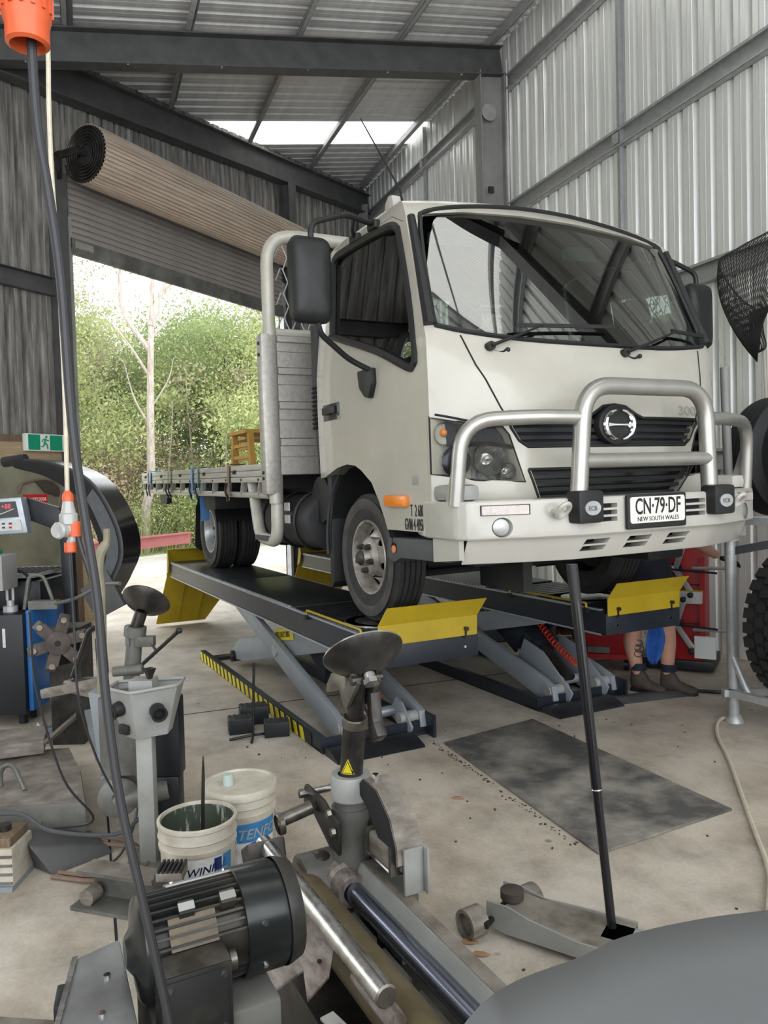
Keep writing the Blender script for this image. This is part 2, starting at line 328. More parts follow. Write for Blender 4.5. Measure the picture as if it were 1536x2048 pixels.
    def mesh(s, name, bev=0, seg=2, ang=35, fix=True):
        me = bpy.data.meshes.new(name); me.from_pydata(s.v, [], s.f)
        if fix or bev:
            bm = bmesh.new(); bm.from_mesh(me)
            if fix: bmesh.ops.recalc_face_normals(bm, faces=bm.faces)
            if bev:
                ed = [e for e in bm.edges if len(e.link_faces) == 2 and e.calc_face_angle(0) > 0.5]
                bmesh.ops.bevel(bm, geom=ed, offset=bev, segments=seg, affect='EDGES', profile=0.6, clamp_overlap=True)
            bm.to_mesh(me); bm.free()
        if ang:
            me.polygons.foreach_set('use_smooth', [True]*len(me.polygons)); me.set_sharp_from_angle(angle=R(ang))
        return me
    def build(s, name, m, parent=None, bev=0, seg=2, ang=35, label=None, fix=True, kind=None):
        me = s.mesh(name, bev, seg, ang, fix)
        return link(name, me, m, parent, label, kind)

def link(name, me, m, parent=None, label=None, kind=None):
    o = bpy.data.objects.new(name, me); COL.objects.link(o)
    if m is not None: me.materials.clear(); me.materials.append(X[m] if isinstance(m, str) else m)
    if parent is not None: o.parent = parent
    if label: o['label'] = label
    if kind: o['kind'] = kind
    return o
def tag(o, label, cat, group=None, kind=None):
    o['label'] = label; o['category'] = cat
    if group: o['group'] = group
    if kind: o['kind'] = kind
    return o
def thing(name, label, cat, loc=(0, 0, 0), rz=0, group=None, kind=None):
    o = bpy.data.objects.new(name, None); COL.objects.link(o); o.location = loc; o.rotation_euler = (0, 0, rz); o.empty_display_size = 0.1
    return tag(o, label, cat, group, kind)
def struct(name, bm, m, label=None, **k):
    o = bm.build(name, m, **k); o['kind'] = 'structure'
    if label: o['label'] = label
    return o
def sgroup(name, label=None, loc=(0, 0, 0), rz=0):
    o = bpy.data.objects.new(name, None); COL.objects.link(o); o.location = loc; o.rotation_euler = (0, 0, rz); o['kind'] = 'structure'
    if label: o['label'] = label
    return o
def dup(src, parent=None, loc=None, rot=None):
    o = src.copy(); COL.objects.link(o)
    if parent is not None: o.parent = parent
    if loc is not None: o.location = loc
    if rot is not None: o.rotation_euler = rot
    return o
def copy_tree(root, loc, rz, label=None, parent=None):
    r = root.copy(); COL.objects.link(r); r.location = loc; r.rotation_euler = (0, 0, rz)
    if parent is not None: r.parent = parent
    if label: r['label'] = label
    for ch in list(root.children):
        c = ch.copy(); COL.objects.link(c); c.parent = r
        for g in list(ch.children):
            d = g.copy(); COL.objects.link(d); d.parent = c
    return r
def boolean(a, b, op='DIFFERENCE'):
    """mesh a (op) mesh b, exact solver, returns a new mesh"""
    oa = bpy.data.objects.new('tmp_a', a); ob = bpy.data.objects.new('tmp_b', b); COL.objects.link(oa); COL.objects.link(ob)
    md = oa.modifiers.new('cut', 'BOOLEAN'); md.operation = op; md.object = ob; md.solver = 'EXACT'
    dg = bpy.context.evaluated_depsgraph_get(); me = bpy.data.meshes.new_from_object(oa.evaluated_get(dg))
    bpy.data.objects.remove(oa); bpy.data.objects.remove(ob)
    return me
def shade(me, ang=30):
    me.polygons.foreach_set('use_smooth', [True]*len(me.polygons)); me.set_sharp_from_angle(angle=R(ang)); return me
def text_mb(txt, size, depth=0.002, sx=1.0, align='LEFT', shear=0.0, bold=0.0):
    c = bpy.data.curves.new('t', 'FONT'); c.body = txt; c.size = size; c.extrude = depth; c.align_x = align; c.shear = shear; c.offset = bold; c.resolution_u = 3
    o = bpy.data.objects.new('t', c); COL.objects.link(o); dg = bpy.context.evaluated_depsgraph_get()
    me = bpy.data.meshes.new_from_object(o.evaluated_get(dg)); bpy.data.objects.remove(o); bpy.data.curves.remove(c)
    b = MB(); b.v = [(v.co.x*sx, v.co.y, v.co.z) for v in me.vertices]; b.f = [tuple(p.vertices) for p in me.polygons]; bpy.data.meshes.remove(me)
    return b
def axes(o, x, y):
    """matrix whose local x,y map to world directions x,y, at o"""
    x = V(x).normalized(); y = V(y); y = (y-x*y.dot(x)).normalized(); z = x.cross(y)
    return M(((x.x, y.x, z.x, o[0]), (x.y, y.y, z.y, o[1]), (x.z, y.z, z.z, o[2]), (0, 0, 0, 1)))
def arc(cx, cy, r, a0, a1, n):
    return [(cx+r*cos(a0+(a1-a0)*i/n), cy+r*sin(a0+(a1-a0)*i/n)) for i in range(n+1)]
def rrect(x0, y0, x1, y1, r, n=4):
    return arc(x1-r, y1-r, r, 0, pi/2, n)+arc(x0+r, y1-r, r, pi/2, pi, n)+arc(x0+r, y0+r, r, pi, 1.5*pi, n)+arc(x1-r, y0+r, r, 1.5*pi, 2*pi, n)
def fillet(pts, r, n=5):
    """round the inner corners of a 3D polyline"""
    pts = [V(p) for p in pts]; out = [pts[0]]
    for i in range(1, len(pts)-1):
        p = pts[i]; a = pts[i-1]-p; b = pts[i+1]-p; q = min(r, a.length*0.49, b.length*0.49)
        s0 = p+a.normalized()*q; s1 = p+b.normalized()*q
        for k in range(n+1):
            t = k/n; out.append(s0*(1-t)**2+p*2*t*(1-t)+s1*t*t)
    return out+[pts[-1]]
def smooth_path(pts, n=6):
    """Catmull-Rom through points"""
    P = [V(p) for p in pts]; P = [P[0]*2-P[1]]+P+[P[-1]*2-P[-2]]; out = []
    for i in range(1, len(P)-2):
        for k in range(n):
            t = k/n; a, b, c, d = P[i-1:i+3]
            out.append(0.5*((2*b)+(c-a)*t+(2*a-5*b+4*c-d)*t*t+(3*b-a-3*c+d)*t**3))
    return out+[P[-2]]
# ------------------------------------------------------------------ the shed
BANG = R(111.2)          # building frame: local x runs into the depth along the right wall, local y points left of it
WY = -5.3                # right wall plane
def roof_z(y): return 7.36-0.14*(y-WY)
BW_O = V((-3.6, 8.9, 0)); BW_A = R(61.5)    # skewed back wall: local x along the wall, local y outwards
def bw_to_bl(x): return 9.60+0.6436*x, 0.136-0.7624*x
def back_y(t): return 0.136-0.7624*(t-9.60)/0.6436      # building y of the back wall at depth t
T0 = -3.2

floor_bm = MB()
floor_bm.box2((-4.5, -5.6, -0.12), (15.5, 9.5, 0.0))
fl = struct('floor', floor_bm, 'concrete', 'grey stained concrete workshop floor', bev=0); fl.rotation_euler = (0, 0, BANG)
j = MB()
for t in (1.2, 5.6): j.box2((t-0.006, -5.3, -0.004), (t+0.006, 4 if t > 4 else 8, 0.0015))
j.box2((-3, -0.05, -0.004), (9, -0.04, 0.0015))
j.build('saw_cut_joint', 'dark_gap', fl)
gb = MB(); gb.box2((-40, 0.0, -0.3), (45, 7.0, -0.015)); g = struct('ground_apron', gb, 'pale_ground', 'pale sunlit concrete apron outside the door'); g.location = BW_O; g.rotation_euler = (0, 0, BW_A)
gs = MB(); rows = []
for i in range(30):
    rows.append([(-45+3*k, 7.0+i*1.6, -0.03+(0 if i == 0 else 0.25*sin(k*1.3+i)*min(1, i/4))+0.02*i+0.30*max(0, i-9)) for k in range(34)])
gs.grid(rows); gr = struct('ground_scrub', gs, mat('scrubby_grass_ground', (0.30, 0.33, 0.15), 0.9, col2=(0.15, 0.17, 0.08), scale=1.2), 'grassy scrub floor under the trees outside'); gr.location = BW_O; gr.rotation_euler = (0, 0, BW_A)

RIB = 0.2
def sheet_prof(w, depth, skip=0.0):
    """trapezoid ribs: list of (along, offset)"""
    out = [];
    for k in range(int(round(w/RIB))):
        a = k*RIB
        out += [(a, 0), (a+0.05, 0), (a+0.058, 0.003), (a+0.066, 0), (a+0.125, 0), (a+0.148, depth), (a+0.172, depth), (a+0.197, 0)]
    return out+[(w, 0)]

wr_ = sgroup('wall_right', 'bright ribbed zinc sheet wall on the right', rz=BANG)
src = None
for k in range(22):
    t = T0+k*0.8
    if t > 14.3: break
    if src is None:
        b = MB(); pr = sheet_prof(0.8, -0.045)
        b.grid([[(a, WY+o, z) for a, o in pr] for z in (0.0, 2.45, 4.9, 7.34)]); src = b.build('wall_sheet', 'wall_sheet', wr_, ang=20, fix=False); src.location = (t, 0, 0)
    else: dup(src, wr_, (t, 0.0008*((k*7) % 3), 0))
b = MB(); b.box2((T0, WY-0.12, 7.18), (14.3, WY-0.05, 7.5)); b.build('wall_flashing', 'wall_sheet', wr_)
def c_girt(b, x0, x1, y, z, h=0.19, d=0.075):
    th = 0.004
    b.box2((x0, y, z-h/2), (x1, y+th, z+h/2)); b.box2((x0, y, z-h/2), (x1, y+d, z-h/2+th)); b.box2((x0, y, z+h/2-th), (x1, y+d, z+h/2))
    b.box2((x0, y+d-th, z-h/2), (x1, y+d, z-h/2+0.025)); b.box2((x0, y+d-th, z+h/2-0.025), (x1, y+d, z+h/2))
for z in (1.75, 3.43, 5.10, 6.72):
    for a, c in ((T0, 2.7), (2.72, 8.80), (8.9, 14.1)):
        b = MB(); c_girt(b, a, c, WY+0.002, z); b.build('girt', 'galv', wr_)
for t in (0.2, 6.6, 11.4):
    b = MB(); b.box2((t-0.045, WY+0.001, 0), (t+0.045, WY+0.02, 7.3)); b.box2((t-0.045, WY+0.02, 0), (t-0.038, WY+0.06, 7.3))
    b.build('wall_stud', 'galv', wr_)
    for z in (1.75, 3.43, 5.10, 6.72):
        b = MB(); b.box2((t-0.05, WY+0.078, z-0.06), (t+0.05, WY+0.085, z+0.05)); b.cyl((t-0.02, WY+0.085, z), (t-0.02, WY+0.097, z), 0.012, n=6); b.cyl((t+0.02, WY+0.085, z-0.03), (t+0.02, WY+0.097, z-0.03), 0.012, n=6)
        b.build('girt_cleat', 'galv', wr_)

def ibeam(b, p0, p1, depth, width, up, tf=0.014, tw=0.01):
    p0 = V(p0); p1 = V(p1); u = V(up).normalized(); d = (p1-p0).normalized(); u = (u-d*u.dot(d)).normalized(); s = d.cross(u)
    for o, w, h in ((u*(depth/2-tf/2), width, tf), (-u*(depth/2-tf/2), width, tf), (V((0, 0, 0)), tw, depth-2*tf)):
        b.bar(p0+o, p1+o, w, h, up=u)
    return b
ceil_ = sgroup('ceiling', 'ribbed zinc roof sheets on steel purlins', rz=BANG)
# roof sheets, ribs running up the slope; translucent bands, the unseen middle one added to brighten the wall
sky_t = ((11.3, 'back'), (6.5, 'middle'), (0.9, 'front'), (1.7, 'front'))
k0 = 11.3-0.8*19
for k in range(25):
    t = k0+k*0.8
    if t < T0-0.9 or t > 14.4: continue
    isky = any(abs(t-s) < 0.01 for s, _ in sky_t)
    b = MB(); pr = sheet_prof(0.8, 0.045)
    if isky: pr = [(0.8*i/64, 0.012*sin(2*pi*i/4)) for i in range(65)]
    def yend(tt): return min(9.4, max(back_y(tt)+0.25, WY+0.1))
    rows = []
    for f in (0, 0.5, 1):
        r = []
        for a, o in pr:
            y = (WY-0.15)*(1-f)+yend(t+a)*f; r.append((t+a, y, roof_z(y)+o))
        rows.append(r)
    b.grid(rows); b.build('skylight_sheet' if isky else 'roof_sheet', 'skylight' if isky else 'roof_sheet', ceil_, ang=20, fix=False)
for i in range(12):
    y = -5.07+1.265*i
    te = 9.60+(0.136-y)*0.6436/0.7624-0.12
    z = roof_z(y)-0.002
    b = MB(); b.box2((T0, y-0.003, z-0.16), (te, y+0.003, z)); b.box2((T0, y-0.003, z-0.16), (te, y+0.06, z-0.155)); b.box2((T0, y-0.06, z-0.006), (te, y+0.003, z)); b.box2((T0, y+0.055, z-0.16), (te, y+0.06, z-0.14))
    b.build('purlin', 'galv', ceil_)

def col_at(name, t, y, top, lab):
    g = sgroup(name, lab, rz=BANG)
    b = MB(); ibeam(b, (t, y, 0.0), (t, y, top), 0.36, 0.17, (0, 1, 0)); b.build('column_shaft', 'column_paint', g)
    b = MB(); b.box2((t-0.14, y-0.24, 0), (t+0.14, y+0.24, 0.02)); b.build('base_plate', 'column_paint', g)
    return g
SL = V((0, 1, -0.14)).normalized()
for i, t in enumerate((8.84, 2.75)):
    g = col_at('trim_%d' % (1+2*i), t, -5.04, roof_z(-5.04)-0.5, ('grey steel column against the right wall behind the truck', 'grey steel column against the right wall near the viewer')[i])
    b = MB(); ye = min(back_y(t)-0.2, 9.2); y0 = -5.22
    ibeam(b, (t, y0, roof_z(y0)-0.165-0.18), (t, ye, roof_z(ye)-0.165-0.18), 0.36, 0.18, (0, 0, 1)); r = struct('trim_%d' % (2+2*i), b, 'steel_paint', ('long dark steel roof beam crossing under the purlins', 'dark steel roof beam above the viewer')[i]); r.rotation_euler = (0, 0, BANG)
    if i == 0:
        for q in range(14):
            y = -4.6+q*1.0
            if y > ye: break
            bb = MB(); bb.cyl((t-0.07, y, roof_z(y)-0.165-0.36), (t-0.07, y, roof_z(y)-0.165-0.375), 0.014, n=6); bb.build('bolt', 'chrome', r)
        bb = MB(); bb.cyl((t-0.10, -4.97, 6.30), (t-0.095, -4.97, 6.30), 0.105, n=24); bb.build('round_disc', 'machine_light', g, label='pale round disc fixed high on the column')
        bb = MB(); bb.box2((t-0.13, -5.0, 5.28), (t-0.10, -4.93, 5.36)); bb.build('cleat', 'dark_steel', g)
        bb = MB(); bb.tube([(t-0.1, -5.235, 7.0), (t-0.1, -5.235, 5.0), (t-0.1, -5.235, 1.0)], 0.012, n=6); bb.build('conduit', 'paper', g)

# skewed back wall with the roller door
wb_ = sgroup('wall_back', 'weathered ribbed sheet wall around the roller door', loc=BW_O, rz=BW_A)
def back_top(x): return roof_z(bw_to_bl(x)[1])-0.02
DX0, DX1 = 0.0, 4.15
def back_sheet(x0, w, z0, top=None):
    b = MB(); pr = sheet_prof(w, 0.04); rows = []
    rows.append([(x0+a, o, z0) for a, o in pr]); rows.append([(x0+a, o, (top if top else back_top(x0+a))) for a, o in pr])
    b.grid(rows); return b.build('wall_sheet', 'back_sheet', wb_, ang=20, fix=False)
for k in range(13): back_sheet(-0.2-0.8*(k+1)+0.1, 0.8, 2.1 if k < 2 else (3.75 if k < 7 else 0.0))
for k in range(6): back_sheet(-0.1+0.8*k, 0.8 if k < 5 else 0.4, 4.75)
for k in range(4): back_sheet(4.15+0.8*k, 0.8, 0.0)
b = MB(); b.bar((-9.5, 0.08, back_top(-9.5)), (7.1, 0.08, back_top(7.1)), 0.06, 0.34); b.build('wall_flashing', 'back_sheet', wb_)
b = MB(); 
x0, x1 = -9.5, 7.0
def rp(x, dz, y=-0.12): return (x, y, back_top(x)+dz)
ibeam(b, rp(x0, -0.35), rp(x1, -0.35), 0.36, 0.18, (0, 0, 1)); b.build('rafter', 'steel_paint', wb_)
for z, a, c in ((3.92, -9.5, -0.12), (5.75, 4.5, 7.0), (3.92, 4.5, 7.0)):
    b = MB(); b.box2((a, -0.005, z-0.1), (c, -0.001, z+0.1)); b.box2((a, -0.08, z-0.1), (c, 0, z-0.095)); b.box2((a, -0.08, z+0.095), (c, 0, z+0.1)); b.build('girt', 'steel_paint', wb_)
for xx in (-5.75, -1.78):
    b = MB(); b.box2((xx-0.06, -0.14, 0), (xx+0.06, 0.05, 3.85)); b.build('door_jamb', 'steel_paint', wb_)
b = MB(); b.box2((-0.17, -0.14, 0), (-0.02, 0.05, 5.2)); b.build('door_jamb', 'steel_paint', wb_)
b = MB(); b.box2((-0.02, -0.10, 0), (0.06, -0.02, 4.75)); b.build('door_track', 'machine_light', wb_)
b = MB(); ibeam(b, (4.33, -0.12, 0), (4.33, -0.12, back_top(4.33)-0.5), 0.2, 0.2, (0, 1, 0)); b.build('door_post', 'steel_paint', wb_)
b = MB(); b.box2((4.15, -0.10, 0), (4.22, -0.02, 4.9)); b.build('door_track', 'galv', wb_)
b = MB(); ibeam(b, (6.9, -0.15, 0), (6.9, -0.15, back_top(6.9)-0.4), 0.3, 0.2, (1, 0, 0)); b.build('corner_post', 'column_paint', wb_)
# plywood band and fire door left of the opening
b = MB(); b.box2((-1.9, -0.06, 1.98), (-0.17, -0.04, 2.2)); b.build('plywood_band', 'timber', wb_)
b = MB(); b.box2((-1.9, -0.075, 2.17), (-0.17, -0.03, 2.24)); b.build('timber_batten', 'brown_timber', wb_)
b = MB(); b.box2((-0.16, -0.20, 0), (-0.04, -0.14, 2.1)); b.build('timber_post', 'brown_timber', wb_)
b = MB(); b.box2((-0.06, -0.26, 0), (0.02, -0.16, 1.45)); b.build('timber_post', 'timber', wb_)
fd = sgroup('door_2', 'olive beige fire door beside the roller door', loc=BW_O, rz=BW_A)
b = MB(); b.box2((-1.16, -0.09, 0.02), (-0.27, -0.045, 1.93)); b.build('door_leaf', 'olive_door', fd, bev=0.004)
for a, c in ((-1.24, -1.16), (-0.27, -0.17)):
    b = MB(); b.box2((a, -0.10, 0), (c, -0.03, 1.98)); b.build('door_frame', 'column_paint', fd)
b = MB(); b.box2((-1.24, -0.10, 1.93), (-0.17, -0.03, 1.98)); b.build('door_frame', 'column_paint', fd)

# roller door
rd = sgroup('door_1', 'partly raised beige roller door with coiled curtain', loc=BW_O, rz=BW_A)
b = MB(); n = 44; prof = []
DR = 0.325; DZ = 5.36; DY = -0.46
rows = []
for x in (-0.02, 4.12):
    r = []
    for i in range(n):
        for f, dr in ((0.0, 0.0), (0.55, 0.0), (0.68, -0.016), (0.9, -0.016)):
            a = 2*pi*(i+f)/n; r.append((x, DY+cos(a)*(DR+dr), DZ+sin(a)*(DR+dr)))
    rows.append(r)
b.grid(rows, closed=True); b.build('drum_roll', 'door_roll', rd, ang=25, fix=True)
b = MB(); sp = []
for i in range(180):
    a = i*2*pi/30; rr = 0.10+0.215*i/180; sp.append((-0.03, DY+cos(a)*rr, DZ+sin(a)*rr))
b.tube(sp, 0.012, n=5); b.build('curtain_coil', 'dark_steel', rd)
b = MB(); b.cyl((-0.012, DY, DZ), (4.1, DY, DZ), 0.30, n=24); b.build('drum_core', 'dark_gap', rd)
b = MB(); b.cyl((-0.16, DY, DZ), (0.0, DY, DZ), 0.03, n=10); b.box((-0.14, DY+0.16, DZ), (0.02, 0.4, 0.08)); b.box((-0.14, -0.16, DZ-0.1), (0.02, 0.08, 0.3)); b.build('axle_bracket', 'dark_steel', rd)
b = MB(); b.cyl((4.1, DY, DZ), (4.24, DY, DZ), 0.03, n=10); b.box((4.2, DY+0.16, DZ), (0.02, 0.4, 0.08)); b.build('axle_bracket', 'dark_steel', rd)
z = 4.52; first = None
while z < 5.30:
    b = MB(); h = 0.072
    if first is None:
        pts = [(0, 0), (0.018, 0.006), (0.018, h*0.7), (0.0, h*0.86), (0.0, h)]
        rows = [[(x, -0.07-o, zz) for o, zz in pts] for x in (0.03, 4.16)]
        b.grid(rows); first = b.build('curtain_slat', 'door_curtain', rd, ang=20, fix=False); first.location = (0, 0, z)
    else: dup(first, rd, (0, 0, z))
    z += h
b = MB(); b.box2((0.03, -0.10, 4.34), (4.16, -0.055, 4.53)); b.build('bottom_rail', 'machine_grey', rd, bev=0.006)
b = MB(); b.box2((0.1, -0.105, 4.42), (0.36, -0.098, 4.50)); b.build('maker_plate', 'door_curtain', rd)

rd3 = sgroup('door_3', 'second roller door rolled fully up in the left part of the back wall', loc=BW_O, rz=BW_A)
b = MB(); b.cyl((-5.7, -0.4, 4.05), (-1.85, -0.4, 4.05), 0.26, n=32); b.build('drum_roll', 'door_roll', rd3)
b = MB(); b.box2((-5.7, -0.10, 3.62), (-1.85, -0.06, 3.86)); b.build('bottom_rail', 'machine_grey', rd3)
# far left side wall (keeps the shed closed where the camera does not look)
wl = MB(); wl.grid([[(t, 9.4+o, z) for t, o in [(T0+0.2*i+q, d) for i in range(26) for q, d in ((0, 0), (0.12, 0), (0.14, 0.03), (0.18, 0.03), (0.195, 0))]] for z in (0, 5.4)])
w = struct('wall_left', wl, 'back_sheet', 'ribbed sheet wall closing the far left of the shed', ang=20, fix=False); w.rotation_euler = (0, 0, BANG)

cb, sb = cos(BANG), sin(BANG)
def bl(x, y, z=0): return V((cb*x-sb*y, sb*x+cb*y, z))
portal('front_portal', bl(T0-0.1, 1.95, 3.1), bl(0, -1, 0), (0, 0, 1), 14.6, 6.2)
ca, sa = cos(BW_A), sin(BW_A)
def bw(x, y, z=0): return BW_O+V((ca*x-sa*y, sa*x+ca*y, z))
portal('side_door_portal', bw(-3.75, 0.1, 1.87), bw(-1, 0, 0)-BW_O, (0, 0, 1), 3.9, 3.7)
portal('door_portal', bw(2.08, 0.1, 2.2), bw(-1, 0, 0)-BW_O, (0, 0, 1), 4.1, 4.4)
# ------------------------------------------------------------------ trees and scrub beyond the door
def leaves(pts, spread, count, size, rng, squash=0.75):
    pts = np.array(pts); idx = rng.integers(0, len(pts), count)
    c = pts[idx]+rng.normal(0, 1, (count, 3))*np.array([spread, spread, spread*squash])
    d1 = rng.normal(0, 1, (count, 3)); d1 /= np.linalg.norm(d1, axis=1, keepdims=True)
    d2 = rng.normal(0, 1, (count, 3)); d2 -= d1*np.sum(d1*d2, 1, keepdims=True); d2 /= np.linalg.norm(d2, axis=1, keepdims=True)
    s = size*rng.uniform(0.6, 1.3, (count, 1)); v = np.stack([c-d1*s, c+d2*s*0.42, c+d1*s, c-d2*s*0.42], 1).reshape(-1, 3)
    return v
def quads(name, v, m, parent, kind=None):
    n = len(v)//4; me = bpy.data.meshes.new(name); me.vertices.add(len(v)); me.vertices.foreach_set('co', v.astype(np.float32).ravel())
    me.loops.add(4*n); me.loops.foreach_set('vertex_index', np.arange(4*n, dtype=np.int32)); me.polygons.add(n)
    me.polygons.foreach_set('loop_start', np.arange(0, 4*n, 4, dtype=np.int32)); me.update(calc_edges=True)
    return link(name, me, m, parent, kind=kind)
def tree(label, base, h, crown_r, n_leaf, leaf, bark='bark_dark', lean=(0, 0), bare=0.45, seed=1, nbr=9, lsize=0.13, tr=0.12, name='gum_tree', wig=0.25, group='trees beyond the roller door'):
    rng = np.random.default_rng(seed); t = thing(name, label, 'tree', base, 0, group)
    trunk = []; p = V((0, 0, -0.15))
    for i in range(9):
        f = i/8; trunk.append(V((lean[0]*f*h+rng.normal(0, wig*0.12*h*0.1)*f, lean[1]*f*h+rng.normal(0, wig*0.012*h)*f, -0.15+f*h*0.86)))
    b = MB(); b.tube(smooth_path(trunk, 3), [tr*(1-0.8*k/24) for k in range(25)], n=7); b.build('trunk', bark, t)
    tips = []; bb = MB()
    for i in range(nbr):
        f = bare+(1-bare)*rng.uniform(0, 1); k = min(7, int(f*8)); s = trunk[k]*(1-(f*8-k))+trunk[k+1]*(f*8-k)
        a = rng.uniform(0, 2*pi); L = crown_r*rng.uniform(0.6, 1.1)*(1.15-0.4*f); up = rng.uniform(0.25, 0.8)
        e = s+V((cos(a)*L, sin(a)*L, up*L)); mid = (s+e)/2+V((rng.normal(0, .12*L), rng.normal(0, .12*L), 0.1*L))
        bb.tube(smooth_path([s, mid, e], 3), [tr*0.42*(1-f*0.5)*(1-0.75*q/6) for q in range(7)], n=5, caps=False)
        tips += [mid, e, (mid+e)/2]
        for q in range(3):
            e2 = e+V((rng.normal(0, .3*L), rng.normal(0, .3*L), rng.uniform(-.05, .45)*L)); bb.tube([mid*0.4+e*0.6, e2], [tr*0.12, tr*0.04], n=4, caps=False); tips.append(e2)
    bb.build('branches', bark, t, kind='stuff')
    top = trunk[-1]; tips += [top, top+V((0, 0, 0.08*h))]
    quads('foliage', leaves([tuple(x) for x in tips], crown_r*0.30, n_leaf, lsize, rng), X[leaf], t, kind='stuff')
    return t
def T(x, y): return (x, y, 0)
def bush(label, base, r, h, n, leaf, seed, lsize=0.045, group='low scrub beyond the roller door'):
    rng = np.random.default_rng(seed); t = thing('scrub_bush', label, 'bush', base, 0, group); b = MB(); tips = []
    for i in range(12):
        a = rng.uniform(0, 2*pi); q = rng.uniform(0.2, 1)*r; e = V((cos(a)*q, sin(a)*q, h*rng.uniform(0.4, 1)))
        b.tube(smooth_path([(cos(a)*q*0.1, sin(a)*q*0.1, -0.3), e*0.55+V((0, 0, 0.1*h)), e], 3), [0.03*(1-0.7*k/6) for k in range(7)], n=4, caps=False); tips += [e, e*0.75]
    b.build('twigs', 'bark', t, kind='stuff'); quads('foliage', leaves([tuple(x) for x in tips], r*0.30, int(n*3.0), lsize, rng, 0.8), X[leaf], t, kind='stuff')
    return t
# the pale gum in the middle of the opening
tall = thing('gum_tree', 'tall pale-barked gum tree with a forked top in the middle of the opening', 'tree', (-6.4, 20.5, 0), 0, 'trees beyond the roller door'); tall.scale = (0.854,)*3
tp = smooth_path([(0, 0, -0.2), (0.05, 0, 1.2), (0.25, 0, 2.2), (0.3, 0, 3.8), (0.36, 0, 5.4), (0.44, 0, 7.0), (0.5, 0.1, 8.4)], 4)
b = MB(); b.tube(tp, [0.17-0.10*i/(len(tp)-1) for i in range(len(tp))], n=9); b.build('trunk', 'bark', tall)
for pts, r in (([(0.44, 0, 7.0), (0.9, 0.1, 8.2), (2.2, 0.2, 8.9), (3.9, 0.3, 9.7)], 0.12), ([(0.4, 0, 6.2), (-0.5, 0.2, 7.6), (-0.6, 0.3, 9.6), (-1.3, 0.3, 11.4)], 0.09), ([(0.5, 0.1, 8.4), (0.2, 0.1, 9.8), (0.5, 0.2, 11.6)], 0.07),
               ([(0.36, 0, 5.4), (-0.4, 0.1, 6.6), (-1.3, 0.3, 7.6)], 0.05), ([(0.4, 0, 6.6), (1.3, 0.2, 7.6), (1.9, 0.2, 8.2)], 0.05), ([(0.3, 0, 3.9), (-0.2, 0.1, 4.8), (-0.5, 0.1, 6.0)], 0.04), ([(0.3, 0, 4.4), (0.9, 0, 5.3), (1.1, 0, 6.0)], 0.03)):
    sp = smooth_path(pts, 5); b = MB(); b.tube(sp, [r*(1-0.75*i/(len(sp)-1)) for i in range(len(sp))], n=7); b.build('branch', 'bark', tall)
rng = np.random.default_rng(5)
quads('foliage', leaves([(-1.3, .3, 11), (-.6, .3, 9.8), (.5, .2, 11.4), (0.2, .1, 10), (-1.6, .3, 9.6), (1.6, .3, 10.6), (2.6, .3, 10.2), (-2.4, .2, 10.4), (-0.5, 0.1, 11.9)], 0.75, 7000, 0.065, rng), X['leaf_olive'], tall, kind='stuff')
specs = [
 ('bushy light green tree standing hard left in the opening', (-8.6, 20.5, 0), 6.6, 1.7, 5200, 'leaf_light', 11, 0.25),
 ('tall olive gum rising behind the left green tree', (-11.0, 26.0, 0), 9.5, 2.2, 4800, 'leaf_olive', 12, 0.5),
 ('dense mid green tree left of the pale gum trunk', (-8.2, 26.5, 0), 7.0, 2.0, 6500, 'leaf_mid', 13, 0.2),
 ('dense mid green tree right of the pale gum trunk', (-5.6, 26.5, 0), 7.6, 1.9, 6500, 'leaf_mid', 14, 0.25),
 ('round-topped light green tree nearest the truck headboard', (-3.6, 25.0, 0), 7.4, 1.8, 6200, 'leaf_light', 15, 0.25),
 ('tall thin gum above the truck tray', (-4.4, 29.0, 0), 9.6, 1.3, 2200, 'leaf_olive', 16, 0.5),
 ('yellow green tree low behind the truck tray', (-3.3, 22.0, 0), 4.6, 1.4, 4200, 'leaf_light', 17, 0.3),
 ('mid green tree far behind the pale gum', (-7.0, 32.0, 0), 8.6, 2.6, 7000, 'leaf_mid', 18, 0.2),
 ('mid green tree far behind on the left', (-12.5, 32.0, 0), 8.8, 2.8, 7000, 'leaf_mid', 19, 0.2),
 ('mid green tree far behind the headboard', (-2.0, 33.0, 0), 8.6, 2.8, 7000, 'leaf_mid', 20, 0.2),
 ('light green tree hidden mostly behind the truck cab', (0.6, 30.0, 0), 8.2, 2.4, 5000, 'leaf_light', 21, 0.25),
 ('olive tree beyond the left jamb of the door', (-14.0, 25.0, 0), 8.5, 2.3, 4500, 'leaf_olive', 22, 0.3),
 ('mid green tree standing outside the open left roller door', (-14.5, 13.5, 0), 6.0, 2.4, 4000, 'leaf_mid', 24, 0.15),
 ('light green tree standing outside the open left roller door', (-13.0, 17.0, 0), 6.5, 2.2, 4000, 'leaf_light', 25, 0.2),
 ('olive tree standing outside the open left roller door', (-17.0, 17.0, 0), 7.5, 2.8, 4000, 'leaf_mid', 26, 0.15)]
for lab, base, h, cr, nl, lf, sd, bare in specs:
    tree(lab, base, h, cr, int(nl*3.6), lf, 'bark' if sd in (12, 16) else 'bark_dark', bare=bare, seed=sd, nbr=13, lsize=0.06 if sd < 18 else 0.09, lean=(0.02*((sd % 3)-1), 0))
